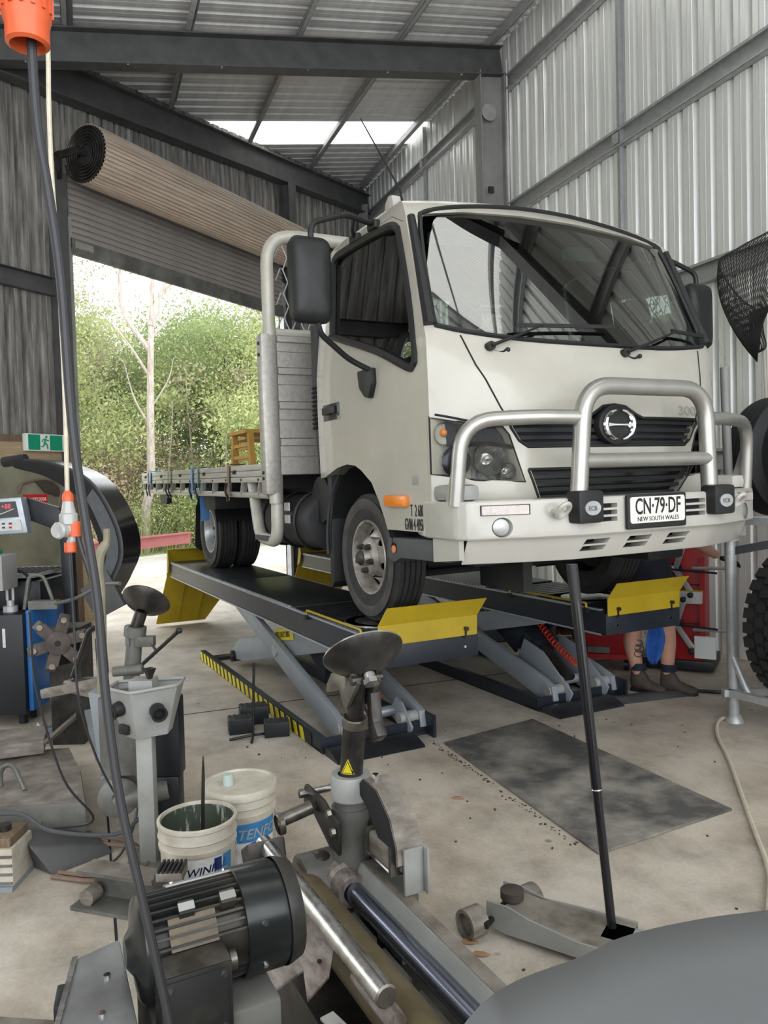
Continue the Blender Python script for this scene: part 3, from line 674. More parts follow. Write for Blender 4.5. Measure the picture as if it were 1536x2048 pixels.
for i, (x, y, h, lx) in enumerate(((-9.4, 22.5, 6.0, 0.05), (-8.9, 25.0, 7.0, -0.06), (-6.6, 23.0, 5.2, 0.08), (-5.9, 24.2, 6.5, -0.03), (-4.9, 23.4, 5.0, 0.05), (-4.2, 24.6, 6.8, 0.02), (-6.9, 25.4, 7.2, 0.04), (-9.9, 24.2, 6.6, 0.0))):
    tree(('thin pale sapling leftmost in the opening', 'thin pale sapling left of the gum trunk', 'thin leaning sapling just right of the gum trunk', 'thin pale sapling above the rear of the tray', 'short sapling above the middle of the tray', 'thin sapling beside the headboard', 'thin sapling right behind the gum trunk', 'thin sapling behind the leftmost one')[i], (x, y, 0), h, 0.8, 500, ('leaf_light', 'leaf_olive')[i % 2], 'bark', lean=(lx, 0), bare=0.6, seed=60+i, nbr=7, lsize=0.08, tr=0.055, name='sapling', group='saplings beyond the roller door')
bs = [
 ('pinkish dry scrub bush at the left foot of the pale gum', (-8.2, 21.5, 0), 1.5, 3.1, 3600, 'leaf_dry', 31), ('dry scrub bush beside the left door jamb', (-7.4, 18.6, 0), 1.1, 2.0, 2200, 'leaf_dry', 32),
 ('green scrub bush behind the red barrier', (-7.0, 21.0, 0), 1.1, 1.7, 2400, 'leaf_light', 33), ('mid green scrub bush under the truck tray', (-5.2, 22.2, 0), 1.3, 2.2, 3000, 'leaf_mid', 34),
 ('low light green bush behind the rear truck tyre', (-5.0, 20.8, 0), 1.0, 1.3, 2200, 'leaf_light', 35), ('mid green bush farthest left in the opening', (-10.2, 22.5, 0), 1.6, 3.4, 3600, 'leaf_mid', 36),
 ('dry brown scrub bush right of the gum trunk', (-6.3, 23.6, 0), 1.1, 3.0, 2400, 'leaf_dry', 37), ('light green bush behind the dry scrub', (-9.2, 24.5, 0), 1.5, 4.2, 3600, 'leaf_light', 38),
 ('mid green bush behind the tray headboard', (-2.9, 23.6, 0), 1.4, 3.2, 3000, 'leaf_mid', 39)]
for lab, base, r, h, n, lf, sd in bs: bush(lab, base, r, h, n, lf, sd)
rng = np.random.default_rng(44); gpts = []
for i in range(5200):
    x = rng.uniform(-11, 1); y = rng.uniform(17.5, 25); P = bw(0, 0)
    lx = (x-BW_O.x)*ca+(y-BW_O.y)*sa; ly = -(x-BW_O.x)*sa+(y-BW_O.y)*ca
    if ly < 7.1: continue
    hh = rng.uniform(0.25, 0.9); a = rng.uniform(0, 2*pi); dx, dy = cos(a)*0.012, sin(a)*0.012; le = rng.normal(0, 0.18*hh, 2)
    gpts += [(x-dx, y-dy, -0.1), (x+dx, y+dy, -0.1), (x+le[0]+dx*.3, y+le[1]+dy*.3, hh), (x+le[0]-dx*.3, y+le[1]-dy*.3, hh)]
g = quads('long_grass', np.array(gpts), X['leaf_light'], None, kind='stuff'); tag(g, 'long pale grass growing under the trees outside', 'grass', kind='stuff')
# low faded red barrier beyond the apron
rl = thing('red_barrier', 'low faded red steel barrier beyond the pale apron', 'barrier', (0, 0, 0))
A, B = V((-6.6, 14.9, 0.42)), V((-4.9, 19.2, 0.42))
b = MB(); b.bar(A, B, 0.10, 0.26); b.build('rail', 'red_rail', rl)
b = MB(); b.bar(A+V((0.03, 0, 0.13)), B+V((0.03, 0, 0.13)), 0.2, 0.03); b.build('rail_flange', 'red_rail', rl)
for f in (0.05, 0.5, 0.95):
    p = A.lerp(B, f); b = MB(); b.box((p.x-0.06, p.y, 0.15), (0.1, 0.1, 0.34)); b.build('post', 'brown_timber', rl)
def interp(x, xs, ys):
    if x <= xs[0]: return ys[0]
    for i in range(1, len(xs)):
        if x <= xs[i]:
            t = (x-xs[i-1])/(xs[i]-xs[i-1]); return ys[i-1]+(ys[i]-ys[i-1])*t
    return ys[-1]
CZ = [1.20, 1.36, 1.6, 1.9, 2.12, 2.33, 2.6, 2.85, 3.05, 3.13, 3.18, 3.20]
CF = [1.08, 1.09, 1.12, 1.13, 1.10, 1.00, 0.865, 0.74, 0.64, 0.56, 0.42, 0.30]
CS = [0.86, 0.87, 0.89, 0.90, 0.90, 0.89, 0.785, 0.688, 0.61, 0.53, 0.38, 0.26]
CW = [0.995, 1.0, 1.005, 1.01, 1.012, 1.01, 0.9875, 0.9667, 0.95, 0.92, 0.86, 0.76]
CR = [-0.62, -0.62, -0.62, -0.62, -0.62, -0.62, -0.61, -0.60, -0.58, -0.55, -0.48, -0.40]
def cab_w(z): return interp(z, CZ, CW)
def cab_front(v, z):
    w = cab_w(z); s = min(1, abs(v)/w); f = interp(z, CZ, CF); e = interp(z, CZ, CS)
    return f-(f-e)*(0.62*s**2.2+0.38*s**8)
def cab_side(z): return cab_w(z)
# ------------------------------------------------------------------ the truck (local x forward, y to its left, z up)
TK = thing('flatbed_truck', 'white cab-over flatbed truck with alloy bull bar raised on the scissor lift', 'truck', (0.743, 5.098, 0), R(-63)); TK.rotation_euler = (0.008, 0, R(-63))
def crown(p):
    x, y, z = p
    if z > 2.95: z += 0.06*max(0, 1-(y/0.95)**2)*min(1, (z-2.95)/0.12)
    return (x, y, z)
def cab_solid(inset=0.0, z0=1.36, z1=3.20, name='cab'):
    zs = [z for z in CZ if z0 < z < z1]; zs = [z0]+zs+[z1]; fine = []
    for a, c in zip(zs, zs[1:]):
        k = max(1, int((c-a)/0.09)); fine += [a+(c-a)*i/k for i in range(k)]
    fine.append(z1); rows = []
    for z in fine:
        w = cab_w(z)-inset; r = []; zz = z
        for i in range(41):
            s = -1+2*i/40; s = math.copysign(abs(s)**0.75, s); v = s*w; r.append((cab_front(v*(w+inset)/w, z)-inset, v, zz))
        e = r[-1][0]; rr = interp(z, CZ, CR)+inset
        for i in range(1, 9): r.append((e+(rr-e)*i/8, w if i < 8 else w-0.03, zz))
        for i in range(1, 10): r.append((rr, w*(1-2*i/10), zz))
        s0 = r[0][0]
        for i in range(8, 0, -1): r.append((s0+(rr-s0)*i/8, -w if i < 8 else -w+0.03, zz))
        rows.append([crown(p) for p in r])
    b = MB(); b.grid(rows, closed=True); n = len(rows[0]); k = len(rows); o = (k-1)*n
    b.f.append(tuple(range(n-1, -1, -1))); b.f.append(tuple(range(o, o+n)))
    return b.mesh(name, ang=0)
def prism_y(poly, y0, y1, name='p'):   # poly in (x,z)
    b = MB(); b.prism(poly, lambda a, c: (a, y0, c), lambda a, c: (a, y1, c)); return b.mesh(name, ang=0)
def prism_x(poly, x0, x1, name='p'):   # poly in (y,z)
    b = MB(); b.prism(poly, lambda a, c: (x0, a, c), lambda a, c: (x1, a, c)); return b.mesh(name, ang=0)
ARCH = [(-0.75, 1.0), (-0.75, 1.66), (-0.48, 1.67), (-0.40, 1.69), (-0.26, 1.726), (-0.118, 1.742), (0.0, 1.73), (0.08, 1.70), (0.212, 1.625), (0.295, 1.52), (0.355, 1.42), (0.395, 1.345), (0.41, 1.0)]
WIN = [(-0.33, 3.02), (-0.315, 2.80), (-0.30, 2.57), (-0.27, 2.545), (0.345, 2.357), (0.70, 2.215), (0.755, 2.215), (0.782, 2.27), (0.70, 2.58), (0.565, 2.93), (0.53, 2.985), (0.45, 3.02), (0.142, 3.046), (-0.22, 3.06), (-0.30, 3.05)]
WS = [(-0.955, 2.40), (-0.80, 2.365), (-0.47, 2.335), (0, 2.33), (0.47, 2.335), (0.80, 2.365), (0.955, 2.40), (0.945, 2.5), (0.925, 2.7), (0.90, 2.88), (0.875, 3.0), (0.84, 3.045), (0.59, 3.085), (0.2, 3.112), (-0.2, 3.112), (-0.59, 3.085), (-0.84, 3.045), (-0.875, 3.0), (-0.90, 2.88), (-0.925, 2.7), (-0.945, 2.5)]
HLL = [(-1.06, 1.945), (-1.0, 1.938), (-0.88, 1.908), (-0.80, 1.888), (-0.69, 1.882), (-0.655, 1.84), (-0.568, 1.602), (-0.812, 1.618), (-0.96, 1.648), (-1.06, 1.655)]
def mir(poly): return [(-a, c) for a, c in reversed(poly)]
UG = [(-0.665, 1.925), (-0.64, 1.87), (-0.60, 1.81), (-0.55, 1.778), (0.55, 1.778), (0.60, 1.81), (0.64, 1.87), (0.70, 1.925), (0.2, 1.925), (0.15, 1.945), (0.08, 1.985), (0, 1.995), (-0.08, 1.985), (-0.15, 1.945), (-0.2, 1.925)]
LG = [(-0.55, 1.665), (-0.48, 1.50), (0.48, 1.50), (0.64, 1.665)]
def scale_poly(p, f):
    cx = sum(a for a, _ in p)/len(p); cy = sum(c for _, c in p)/len(p); return [(cx+(a-cx)*f, cy+(c-cy)*f) for a, c in p]
shell = boolean(cab_solid(), cab_solid(0.045, 1.80, 3.13))
for cut in (prism_y(WIN, -1.3, 1.3), prism_x(WS, 0.3, 1.4), prism_y(ARCH, -1.3, 1.3), prism_x(rrect(-0.62, 2.38, 0.62, 2.92, 0.08), -0.9, -0.4),
            prism_x(scale_poly(UG, 0.985), 1.0, 1.4), prism_x(scale_poly(LG, 0.98), 1.0, 1.4)):
    shell = boolean(shell, cut)
for hl in (HLL, mir(HLL)):
    shell = boolean(shell, prism_x(scale_poly(hl, 0.985), 0.897, 1.4))
DOOR = [(-0.585, 1.2), (-0.585, 3.0), (-0.54, 3.075), (0.45, 3.075), (0.60, 3.0), (0.80, 2.48), (0.872, 2.3), (0.882, 2.1), (0.872, 1.9), (0.85, 1.37), (0.85, 1.2)]
cabin = shell
for y0, y1, lab in ((-1.3, -0.75, 'R'), (0.75, 1.3, 'L')):
    d = boolean(shell, prism_y(scale_poly(DOOR, 0.996), y0, y1), 'INTERSECT')
    cabin = boolean(cabin, prism_y(DOOR, y0, y1))
    do = link('cab_door', shade(d), 'truck_white', TK)
    s = -1 if y0 < 0 else 1
    if s < 0: door_r = do
    else: door_l = do
liner = boolean(cab_solid(0.0455, 1.79, 3.128), cab_solid(0.056, 1.82, 3.11))
for cut in (prism_y(scale_poly(WIN, 1.01), -1.3, 1.3), prism_x(scale_poly(WS, 1.01), 0.3, 1.4), prism_x(rrect(-0.62, 2.38, 0.62, 2.92, 0.08), -0.9, -0.4)): liner = boolean(liner, cut)
link('cab_lining', shade(liner), 'seat', TK)
cab_o = link('cab_body', shade(cabin), 'truck_white', TK)
for a in (2, 3):
    pass
# glass
gsolid = cab_solid(0.012)
def ws_patch(off):
    ze = sorted([(c, a) for a, c in WS if a > 0.8]); zb = lambda v: interp(abs(v), [0, 0.47, 0.80, 0.955], [2.33, 2.335, 2.365, 2.40]); zt = lambda v: interp(abs(v), [0, 0.2, 0.59, 0.84, 0.875, 0.97], [3.112, 3.112, 3.085, 3.045, 3.0, 2.6])
    rows = []
    for j in range(41):
        r = []
        for i in range(65):
            v = -0.955+1.91*i/64; f = j/40; z = zb(v)+(max(zt(v), zb(v)+0.01)-zb(v))*f
            ve = interp(z, [2.33, 2.40, 2.5, 2.7, 2.88, 3.0, 3.045, 3.112], [0.955, 0.955, 0.945, 0.925, 0.90, 0.875, 0.86, 0.84]); vv = v*ve/0.955
            w_ = interp(z, [2.33, 3.05, 3.2], [1.01, 0.95, 0.9]); s_ = min(1, abs(vv)/w_); f_ = 1.0-0.5*(z-2.33); e_ = 0.89-0.389*(z-2.33)
            r.append((f_-(f_-e_)*(0.62*s_**2.2+0.38*s_**8)-off, vv, z))
        rows.append(r)
    return rows
b = MB(); b.grid(ws_patch(0.010)); b.build('windscreen', 'windscreen', TK, ang=80, fix=False)
for s, do in ((-1, door_r), (1, door_l)):
    poly = WIN
    y0, y1 = (-1.3, -0.6) if s < 0 else (0.6, 1.3)
    gl = boolean(boolean(gsolid, cab_solid(0.02, 1.5, 3.19)), prism_y(poly, y0, y1), 'INTERSECT')
    link('side_glass', shade(gl, 40), 'side_glass', do)
    # rubber frame round the opening
    pts = [(a, s*(cab_w(c)+0.002), c) for a, c in WIN]; b = MB(); b.tube(smooth_path(pts+[pts[0]], 3), 0.022, n=6); b.build('window_seal', 'black_plastic', do)
    # door handle
    b = MB(); b.box((-0.315, s*1.012, 2.082), (0.25, 0.012, 0.105)); b.build('handle_recess', 'black_gloss', do, bev=0.02)
    b = MB(); b.box((-0.33, s*1.026, 2.092), (0.19, 0.022, 0.05)); b.build('door_handle', 'black_plastic', do, bev=0.01)
    b = MB(); b.cyl((-0.19, s*1.015, 2.04), (-0.19, s*1.03, 2.04), 0.013, n=10); b.build('key_lock', 'chrome', do)
pts = []
for a, c in WS: pts.append(crown((cab_front(a, c)+0.002, a, c)))
b = MB(); b.tube(smooth_path(pts+[pts[0]], 3), 0.014, n=6); b.build('windscreen_seal', 'black_plastic', TK)
for s in (-1, 1):   # wide black corner trims at the foot of the screen
    b = MB(); P = []
    for t in range(9):
        z = 2.40+0.62*t/8; P.append((cab_front(s*(cab_w(z)-0.03), z)+0.004, s*(cab_w(z)-0.028), z))
    b.tube(P, [0.036-0.014*i/8 for i in range(9)], n=8); b.build('pillar_trim', 'black_plastic', TK)
def surf_path(pts, off=0.0005, step=0.02):
    out = []
    for (a, c), (e, f) in zip(pts, pts[1:]):
        k = max(1, int(math.hypot(e-a, f-c)/step))
        for i in range(k):
            v_, z_ = a+(e-a)*i/k, c+(f-c)*i/k; out.append((cab_front(v_, z_)+off, max(-cab_w(z_), min(cab_w(z_), v_)), z_))
    v_, z_ = pts[-1]; out.append((cab_front(v_, z_)+off, max(-cab_w(z_), min(cab_w(z_), v_)), z_)); return out
# seams on the front panel
for s in (-1, 1):
    P = [(v_, z_) for v_, z_ in ((0.84, 2.345), (0.79, 2.19), (0.69, 1.975), (0.665, 1.93))]
    pp = surf_path([(s*a, c) for a, c in P]); b = MB(); b.tube(pp, 0.0045, n=5); b.build('panel_seam', 'dark_gap', TK)
    pp = surf_path([(s*a, c) for a, c in ((0.69, 1.892), (0.80, 1.898), (0.9, 1.925), (0.99, 1.95))]); b = MB(); b.tube(pp, 0.006, n=5); b.build('panel_seam', 'dark_gap', TK)
# floor, firewall, interior
b = MB(); b.box2((-0.56, -0.93, 1.74), (0.86, 0.93, 1.80)); b.build('cab_floor', 'chassis', TK)
b = MB(); b.box2((-0.585, -0.9, 1.8), (-0.56, 0.9, 2.36)); b.build('rear_trim', 'seat', TK)
b = MB(); b.prism([(0.62, 2.30), (0.66, 2.36), (0.90, 2.33), (0.94, 2.26), (0.9, 1.82), (0.72, 1.82)], lambda a, c: (a, -0.90, c), lambda a, c: (a, 0.90, c)); b.build('dashboard', 'dash', TK, bev=0.015)
for y, w in ((-0.48, 0.52), (0.12, 0.42), (0.58, 0.42)):
    b = MB(); b.box((-0.12, y, 2.02), (0.5, w, 0.2)); st = b.build('seat', 'seat', TK, bev=0.05)
    b = MB(); b.box((-0.40, y, 2.38), (0.16, w, 0.62), M.Rotation(-0.16, 3, 'Y')); b.build('seat_back', 'seat', st, bev=0.05)
    b = MB(); b.box((-0.47, y, 2.80), (0.12, w*0.55, 0.2), M.Rotation(-0.16, 3, 'Y')); b.build('head_rest', 'seat', st, bev=0.04)
sw = MB(); ring = [(cos(a)*0.21, sin(a)*0.21, 0) for a in [2*pi*i/36 for i in range(36)]]; sw.tube(ring, 0.017, n=8, closed=True)
for a in (0.3, pi-0.3, -pi/2): sw.tube([(0, 0, -0.03), (cos(a)*0.2, sin(a)*0.2, 0)], 0.014, n=6)
sw.cyl((0, 0, -0.06), (0, 0, 0.0), 0.06, n=16); sw.cyl((0, 0, -0.35), (0, 0, -0.05), 0.03, n=10)
sw.xform(M.Translation((0.52, -0.47, 2.42)) @ M.Rotation(R(-38), 4, 'Y') @ M.Rotation(-pi/2, 4, 'Z')); sw.build('steering_wheel', 'black_plastic', TK)
b = MB(); b.box((0.80, -0.46, 2.362), (0.12, 0.34, 0.03)); b.build('dash_paper', 'timber', TK, label='manila folder on the dashboard')
for y in (-0.47, 0.47):
    b = MB(); b.prism([(0.0, 0), (0.18, 0.0), (0.25, 0.03), (0.28, 0.10), (0.0, 0.10)], lambda a, c: (0.44+0.5*c, y-a, 3.05-a*0.05-c), lambda a, c: (0.46+0.5*c, y-a, 3.05-a*0.05-c)); b.build('sun_visor', 'dash', TK)
# headlights
X['lampchrome'] = mat('lamp_reflector', (0.60, 0.60, 0.57), 0.18, 0.95, col2=(0.15, 0.15, 0.15), scale=40, bump=0.5, bscale=60)
for s, hl in ((-1, HLL), (1, mir(HLL))):
    lens = boolean(boolean(cab_solid(-0.004), cab_solid(0.006, 1.3, 3.19)), prism_x(hl, 0.892, 1.5), 'INTERSECT')
    lo = link('headlight_lens', shade(lens, 40), 'lamp_glass', TK)
    back = boolean(boolean(cab_solid(0.10), cab_solid(0.115, 1.3, 3.19)), prism_x(scale_poly(hl, 1.0), 0.6, 1.5), 'INTERSECT')
    link('lamp_housing', shade(back, 40), mat('grey_lamp_housing', (0.14, 0.14, 0.135), 0.35, 0.2, col2=(0.02, 0.02, 0.02), scale=16, lo=0.45, hi=0.56, stretch=(1, 2.5, 1)), lo)
    def bowl(nm, v, z, r, d=0.07, mt='chrome'):
        u = cab_front(s*v, z)-0.025; b = MB(); b.lathe([(r, 0), (r*1.02, -0.01), (r*0.8, -d*0.6), (r*0.35, -d), (0.001, -d)], (u, s*v, z), (1, s*0.25, 0), n=20); b.lathe([(r*0.22, -d), (r*0.25, -d*0.3), (0.001, -d*0.2)], (u, s*v, z), (1, s*0.25, 0), n=12)
        return b.build(nm, mt, lo)
    bowl('indicator_bowl', 0.935, 1.855, 0.062, 0.07, 'lampchrome'); bowl('high_beam_bowl', 0.735, 1.725, 0.085, 0.07, 'lampchrome'); bowl('park_lamp', 0.645, 1.66, 0.042, 0.05, 'lampchrome')
    u = cab_front(s*0.9, 1.72)-0.03; b = MB(); b.cyl((u-0.06, s*0.885, 1.715), (u+0.012, s*0.90, 1.715), 0.072, n=24); b.build('projector_barrel', 'rim_silver', lo)
    b = MB(); b.lathe([(0.072, 0), (0.078, 0.004), (0.066, 0.012), (0.05, 0.018), (0.001, 0.03)], (u+0.012, s*0.90, 1.715), (1, s*0.2, 0), n=24); b.build('projector_lens', 'black_gloss', lo)
    b = MB(); b.sphere((cab_front(s*0.935, 1.86)-0.055, s*0.935, 1.862), 0.02, 10, 8); b.build('indicator_bulb', 'amber', lo)
    pp = [(cab_front(s*a, c)-0.012, s*a, c) for a, c in ((0.61, 1.775), (0.70, 1.79), (0.80, 1.80), (0.90, 1.78))]; b = MB(); b.tube(smooth_path(pp, 3), 0.012, n=6); b.build('lamp_divider', 'dark_steel', lo)
    pts = [(cab_front(a, c)+0.001 if abs(a) < 1.0 else 0.895, max(-1.008, min(1.008, a)), c) for a, c in hl]; b = MB(); b.tube(pts+[pts[0]], 0.005, n=5); b.build('lamp_seal', 'dark_gap', lo)
# grilles
def grille(name, poly, ribs, zlist):
    back = boolean(boolean(cab_solid(0.06), cab_solid(0.07, 1.3, 3.19)), prism_x(poly, 0.8, 1.5), 'INTERSECT')
    g = link(name, shade(back, 40), 'black_gloss', TK)
    for z, h, v0, v1 in zlist:
        rows = []
        for dz, du in ((-h/2, -0.045), (-h/2, -0.012), (h/2, -0.018), (h/2, -0.045)):
            rows.append([(cab_front(v, z)+du, v, z+dz) for v in [v0+(v1-v0)*i/16 for i in range(17)]])
        b = MB(); b.grid(rows); b.build('grille_bar', 'black_plastic', g)
    rows = []
    b = MB(); b.tube(surf_path(poly+[poly[0]], -0.004), 0.009, n=6); b.build('grille_edge', 'black_plastic', g)
    return g
ug = grille('upper_grille', UG, 3, [(1.905, 0.026, -0.65, 0.67), (1.862, 0.022, -0.625, 0.645), (1.825, 0.02, -0.60, 0.61), (1.795, 0.016, -0.56, 0.565)])
lg = grille('lower_grille', LG, 3, [(1.645, 0.026, -0.53, 0.61), (1.60, 0.02, -0.51, 0.57), (1.56, 0.02, -0.50, 0.53), (1.52, 0.02, -0.485, 0.49)])
b = MB(); ez = 1.885; eu = cab_front(0, 1.885)
b.prism([(0.142*cos(a), 0.108*sin(a)) for a in [2*pi*i/36 for i in range(36)]], lambda a, c: (eu-0.03, a, ez+c), lambda a, c: (eu+0.018, a*0.95, ez+c*0.95)); em = b.build('emblem_disc', 'black_plastic', TK, bev=0.006)
for s in (-1, 1):
    pts = [(eu+0.026, s*0.098*cos(a), ez+0.078*sin(a)) for a in [-1.38+2.76*i/18 for i in range(19)]]
    b = MB(); b.tube(pts, [0.004+0.011*sin(pi*i/18)**0.7 for i in range(19)], n=8); b.build('emblem_arc', 'chrome', em)
b = MB(); rows = []
for i in range(17):
    y = -0.094+0.188*i/16; h = 0.009+0.022*abs(y/0.094)**3
    rows.append([(eu+0.022, y, ez-h), (eu+0.036, y, ez-h*0.4), (eu+0.036, y, ez+h*0.4), (eu+0.022, y, ez+h)])
b.grid(rows); b.build('emblem_bar', 'chrome', em)
def wrap_front(txt, size, v0, z0, name):
    b = text_mb(txt, size, 0.0005, sx=1.65, bold=0.002); b.v = [(cab_front(v0+x, z0+y)+0.0015+q, v0+x, z0+y) for x, y, q in b.v]; return b.build(name, 'faded_letter', TK, ang=0)
def put_text(txt, size, at, xdir, ydir, m, parent, name, **k):
    b = text_mb(txt, size, **k); b.xform(axes(at, xdir, ydir)); return b.build(name, m, parent, ang=0)
wrap_front('300', 0.072, 0.50, 1.948, 'model_number')
wrap_front('HINO', 0.072, -0.66, 1.912, 'maker_lettering')
# mass markings, side lamp
put_text('T  2 680kg', 0.088, (0.665, -1.0045, 1.442), (1, 0, 0), (0, 0, 1), 'lettering', door_r, 'mass_lettering', sx=0.46, bold=0.0003, depth=0.001)
put_text('GVM 4 495kg', 0.088, (0.595, -1.0035, 1.368), (1, 0, 0), (0, 0, 1), 'lettering', door_r, 'mass_lettering', sx=0.46, bold=0.0003, depth=0.001)
for s, do in ((-1, door_r), (1, door_l)):
    b = MB(); b.box((0.53, s*1.018, 1.52), (0.24, 0.035, 0.062)); b.build('side_indicator', 'amber', do, bev=0.014)
b = MB(); b.box((0.73, -1.006, 1.63), (0.07, 0.001, 0.05)); b.build('faded_decal', 'machine_light', door_r)

# bumper bar
def plan_bar(outer, depth, z0, z1, bev, taper=0.0, name='b'):
    inner = [(x-depth, y*0.93) for x, y in reversed(outer)]
    b = MB(); b.prism(outer+inner, lambda a, c: (a-taper, c, z0), lambda a, c: (a, c, z1)); return b.mesh(name, bev=bev, seg=3, ang=0)
OUT = [(0.86, -1.025), (1.13, -1.025), (1.19, -0.99), (1.30, -0.72), (1.36, -0.52), (1.375, -0.45), (1.38, 0), (1.375, 0.45), (1.36, 0.52), (1.30, 0.72), (1.19, 0.99), (1.13, 1.025), (0.86, 1.025)]
bm_ = plan_bar(OUT, 0.22, 1.335, 1.52, 0.018)
for y0, y1 in ((-0.40, -0.245), (0.225, 0.37)):
    for k in range(3):
        z = 1.398+0.033*k; bm_ = boolean(bm_, prism_x(rrect(y0, z, y1, z+0.022, 0.004, 2), 1.33, 1.45))
for s in (-1, 1):
    c = MB(); c.cyl((1.1, s*0.84, 1.393), (1.4, s*0.84, 1.393), 0.047, n=20); bm_ = boolean(bm_, c.mesh('c', ang=0))
    c = MB(); c.box((1.27, s*0.83, 1.475), (0.1, 0.24, 0.05), M.Rotation(s*0.36, 3, 'Z')); bm_ = boolean(bm_, c.mesh('c', ang=0))
bump = link('bumper', shade(bm_, 30), 'bumper_white', TK)
b = MB(); b.box2((1.30, -0.42, 1.38), (1.335, 0.40, 1.50)); b.build('slot_backing', 'dark_gap', bump)
sk = plan_bar([(x-0.035, y*0.985) for x, y in OUT[2:-2]], 0.10, 1.215, 1.337, 0.006, taper=0.06)
for y0 in (-0.425, -0.145, 0.13):
    for k in range(2):
        z = 1.255+0.034*k; q = 0.012*k; sk = boolean(sk, prism_x([(y0+q, z), (y0+0.15+q, z), (y0+0.165+q, z+0.024), (y0+0.015+q, z+0.024)], 1.2, 1.45))
sko = link('bumper_skirt', shade(sk, 30), 'bumper_white', TK)
b = MB(); b.box2((1.16, -0.46, 1.235), (1.20, 0.34, 1.325)); b.build('vent_backing', 'dark_gap', sko)
for s in (-1, 1):
    b = MB(); b.prism([(0.88, 1.215), (1.12, 1.24), (1.12, 1.337), (0.88, 1.337)], lambda a, c: (a, s*1.0, c), lambda a, c: (a+0.02, s*0.985, c)); b.build('skirt_end', 'bumper_white', sko)
    b = MB(); b.box((1.01, s*0.94, 1.56), (0.26, 0.12, 0.08)); b.build('bumper_filler', 'machine_light' if s < 0 else 'bumper_white', bump, bev=0.03)
    x, y = 1.228, s*0.84
    b = MB(); b.lathe([(0.046, -0.05), (0.046, -0.004), (0.040, 0.006), (0.02, 0.012), (0.001, 0.013)], (x+0.01, y, 1.393), (1, s*0.35, 0), n=24); fg = b.build('fog_lamp', 'rim_silver', bump)
    b = MB(); b.lathe([(0.043, 0.0), (0.035, 0.012), (0.001, 0.02)], (x+0.012, y, 1.393), (1, s*0.35, 0), n=20); b.build('fog_lens', 'lamp_glass', fg)
    b = MB(); b.box((1.252, s*0.825, 1.475), (0.035, 0.225, 0.042), M.Rotation(s*0.36, 3, 'Z')); b.build('led_lamp', 'led', bump)
    b = MB(); ring = [(1.40+0.03*cos(a), s*0.60+0.030*sin(a)*1.0, 1.465+0.032*cos(a)) for a in [2*pi*i/20 for i in range(20)]]; b.tube(ring, 0.012, n=8, closed=True); b.cyl((1.33, s*0.60, 1.46), (1.385, s*0.60, 1.455), 0.018, n=10); b.build('tow_eye', 'bumper_white', bump)
    b = MB(); b.box((1.385, s*0.455, 1.475), (0.10, 0.155, 0.155)); bf = b.build('bar_buffer', 'black_plastic', bump, bev=0.02)
    b = MB(); b.prism([(0.048*cos(a), 0.034*sin(a)) for a in [2*pi*i/24 for i in range(24)]], lambda a, c: (1.43, s*0.455+a, 1.47+c), lambda a, c: (1.442, s*0.455+a, 1.47+c)); bd = b.build('buffer_badge', 'rim_silver', bf)
    put_text('ECB', 0.03, (1.4435, s*0.455-0.03, 1.459), (0, 1, 0), (0, 0, 1), 'machine_grey', bf, 'badge_lettering', depth=0.0008)
# number plate
b = MB(); b.box((1.392, 0.0, 1.437), (0.02, 0.405, 0.172)); npf = b.build('number_plate_frame', 'black_plastic', bump, bev=0.01)
b = MB(); b.prism(rrect(-0.186, -0.062, 0.186, 0.068, 0.014), lambda a, c: (1.40, a, 1.442+c), lambda a, c: (1.4055, a, 1.442+c)); b.build('number_plate', 'plate_white', npf)
put_text('CN·79·DF', 0.112, (1.4062, 0.0, 1.425), (0, 1, 0), (0, 0, 1), 'lettering', npf, 'plate_number', sx=0.66, align='CENTER', bold=0.0015, depth=0.001)
put_text('NEW SOUTH WALES', 0.032, (1.4062, 0.0, 1.389), (0, 1, 0), (0, 0, 1), 'lettering', npf, 'plate_state', sx=0.95, align='CENTER', depth=0.001)
# bull bar tubes
bb_ = MB(); bb_.tube(fillet([(1.335, -0.45, 1.50), (1.335, -0.40, 2.06), (1.335, 0.43, 2.06), (1.335, 0.455, 1.50)], 0.17, 8), 0.043, n=16); hoop = bb_.build('bull_bar_hoop', 'alloy', TK)
b = MB(); b.tube([(1.34, -0.43, 1.695), (1.345, 0, 1.695), (1.34, 0.45, 1.695)], 0.036, n=14); b.build('bull_bar_cross_tube', 'alloy', hoop)
for s in (-1, 1):
    b = MB(); b.tube(fillet([(1.335, s*0.41, 1.905), (1.29, s*0.66, 1.91), (1.16, s*0.99, 1.90), (1.12, s*1.01, 1.50)], 0.16, 7), 0.036, n=14); oh = b.build('bull_bar_wing', 'alloy', hoop)
    b = MB(); b.prism([(1.09, 1.50), (1.01, 1.50), (1.10, 1.74), (1.12, 1.74)], lambda a, c: (a, s*0.995, c), lambda a, c: (a, s*1.003, c)); b.build('gusset_plate', 'alloy', oh)
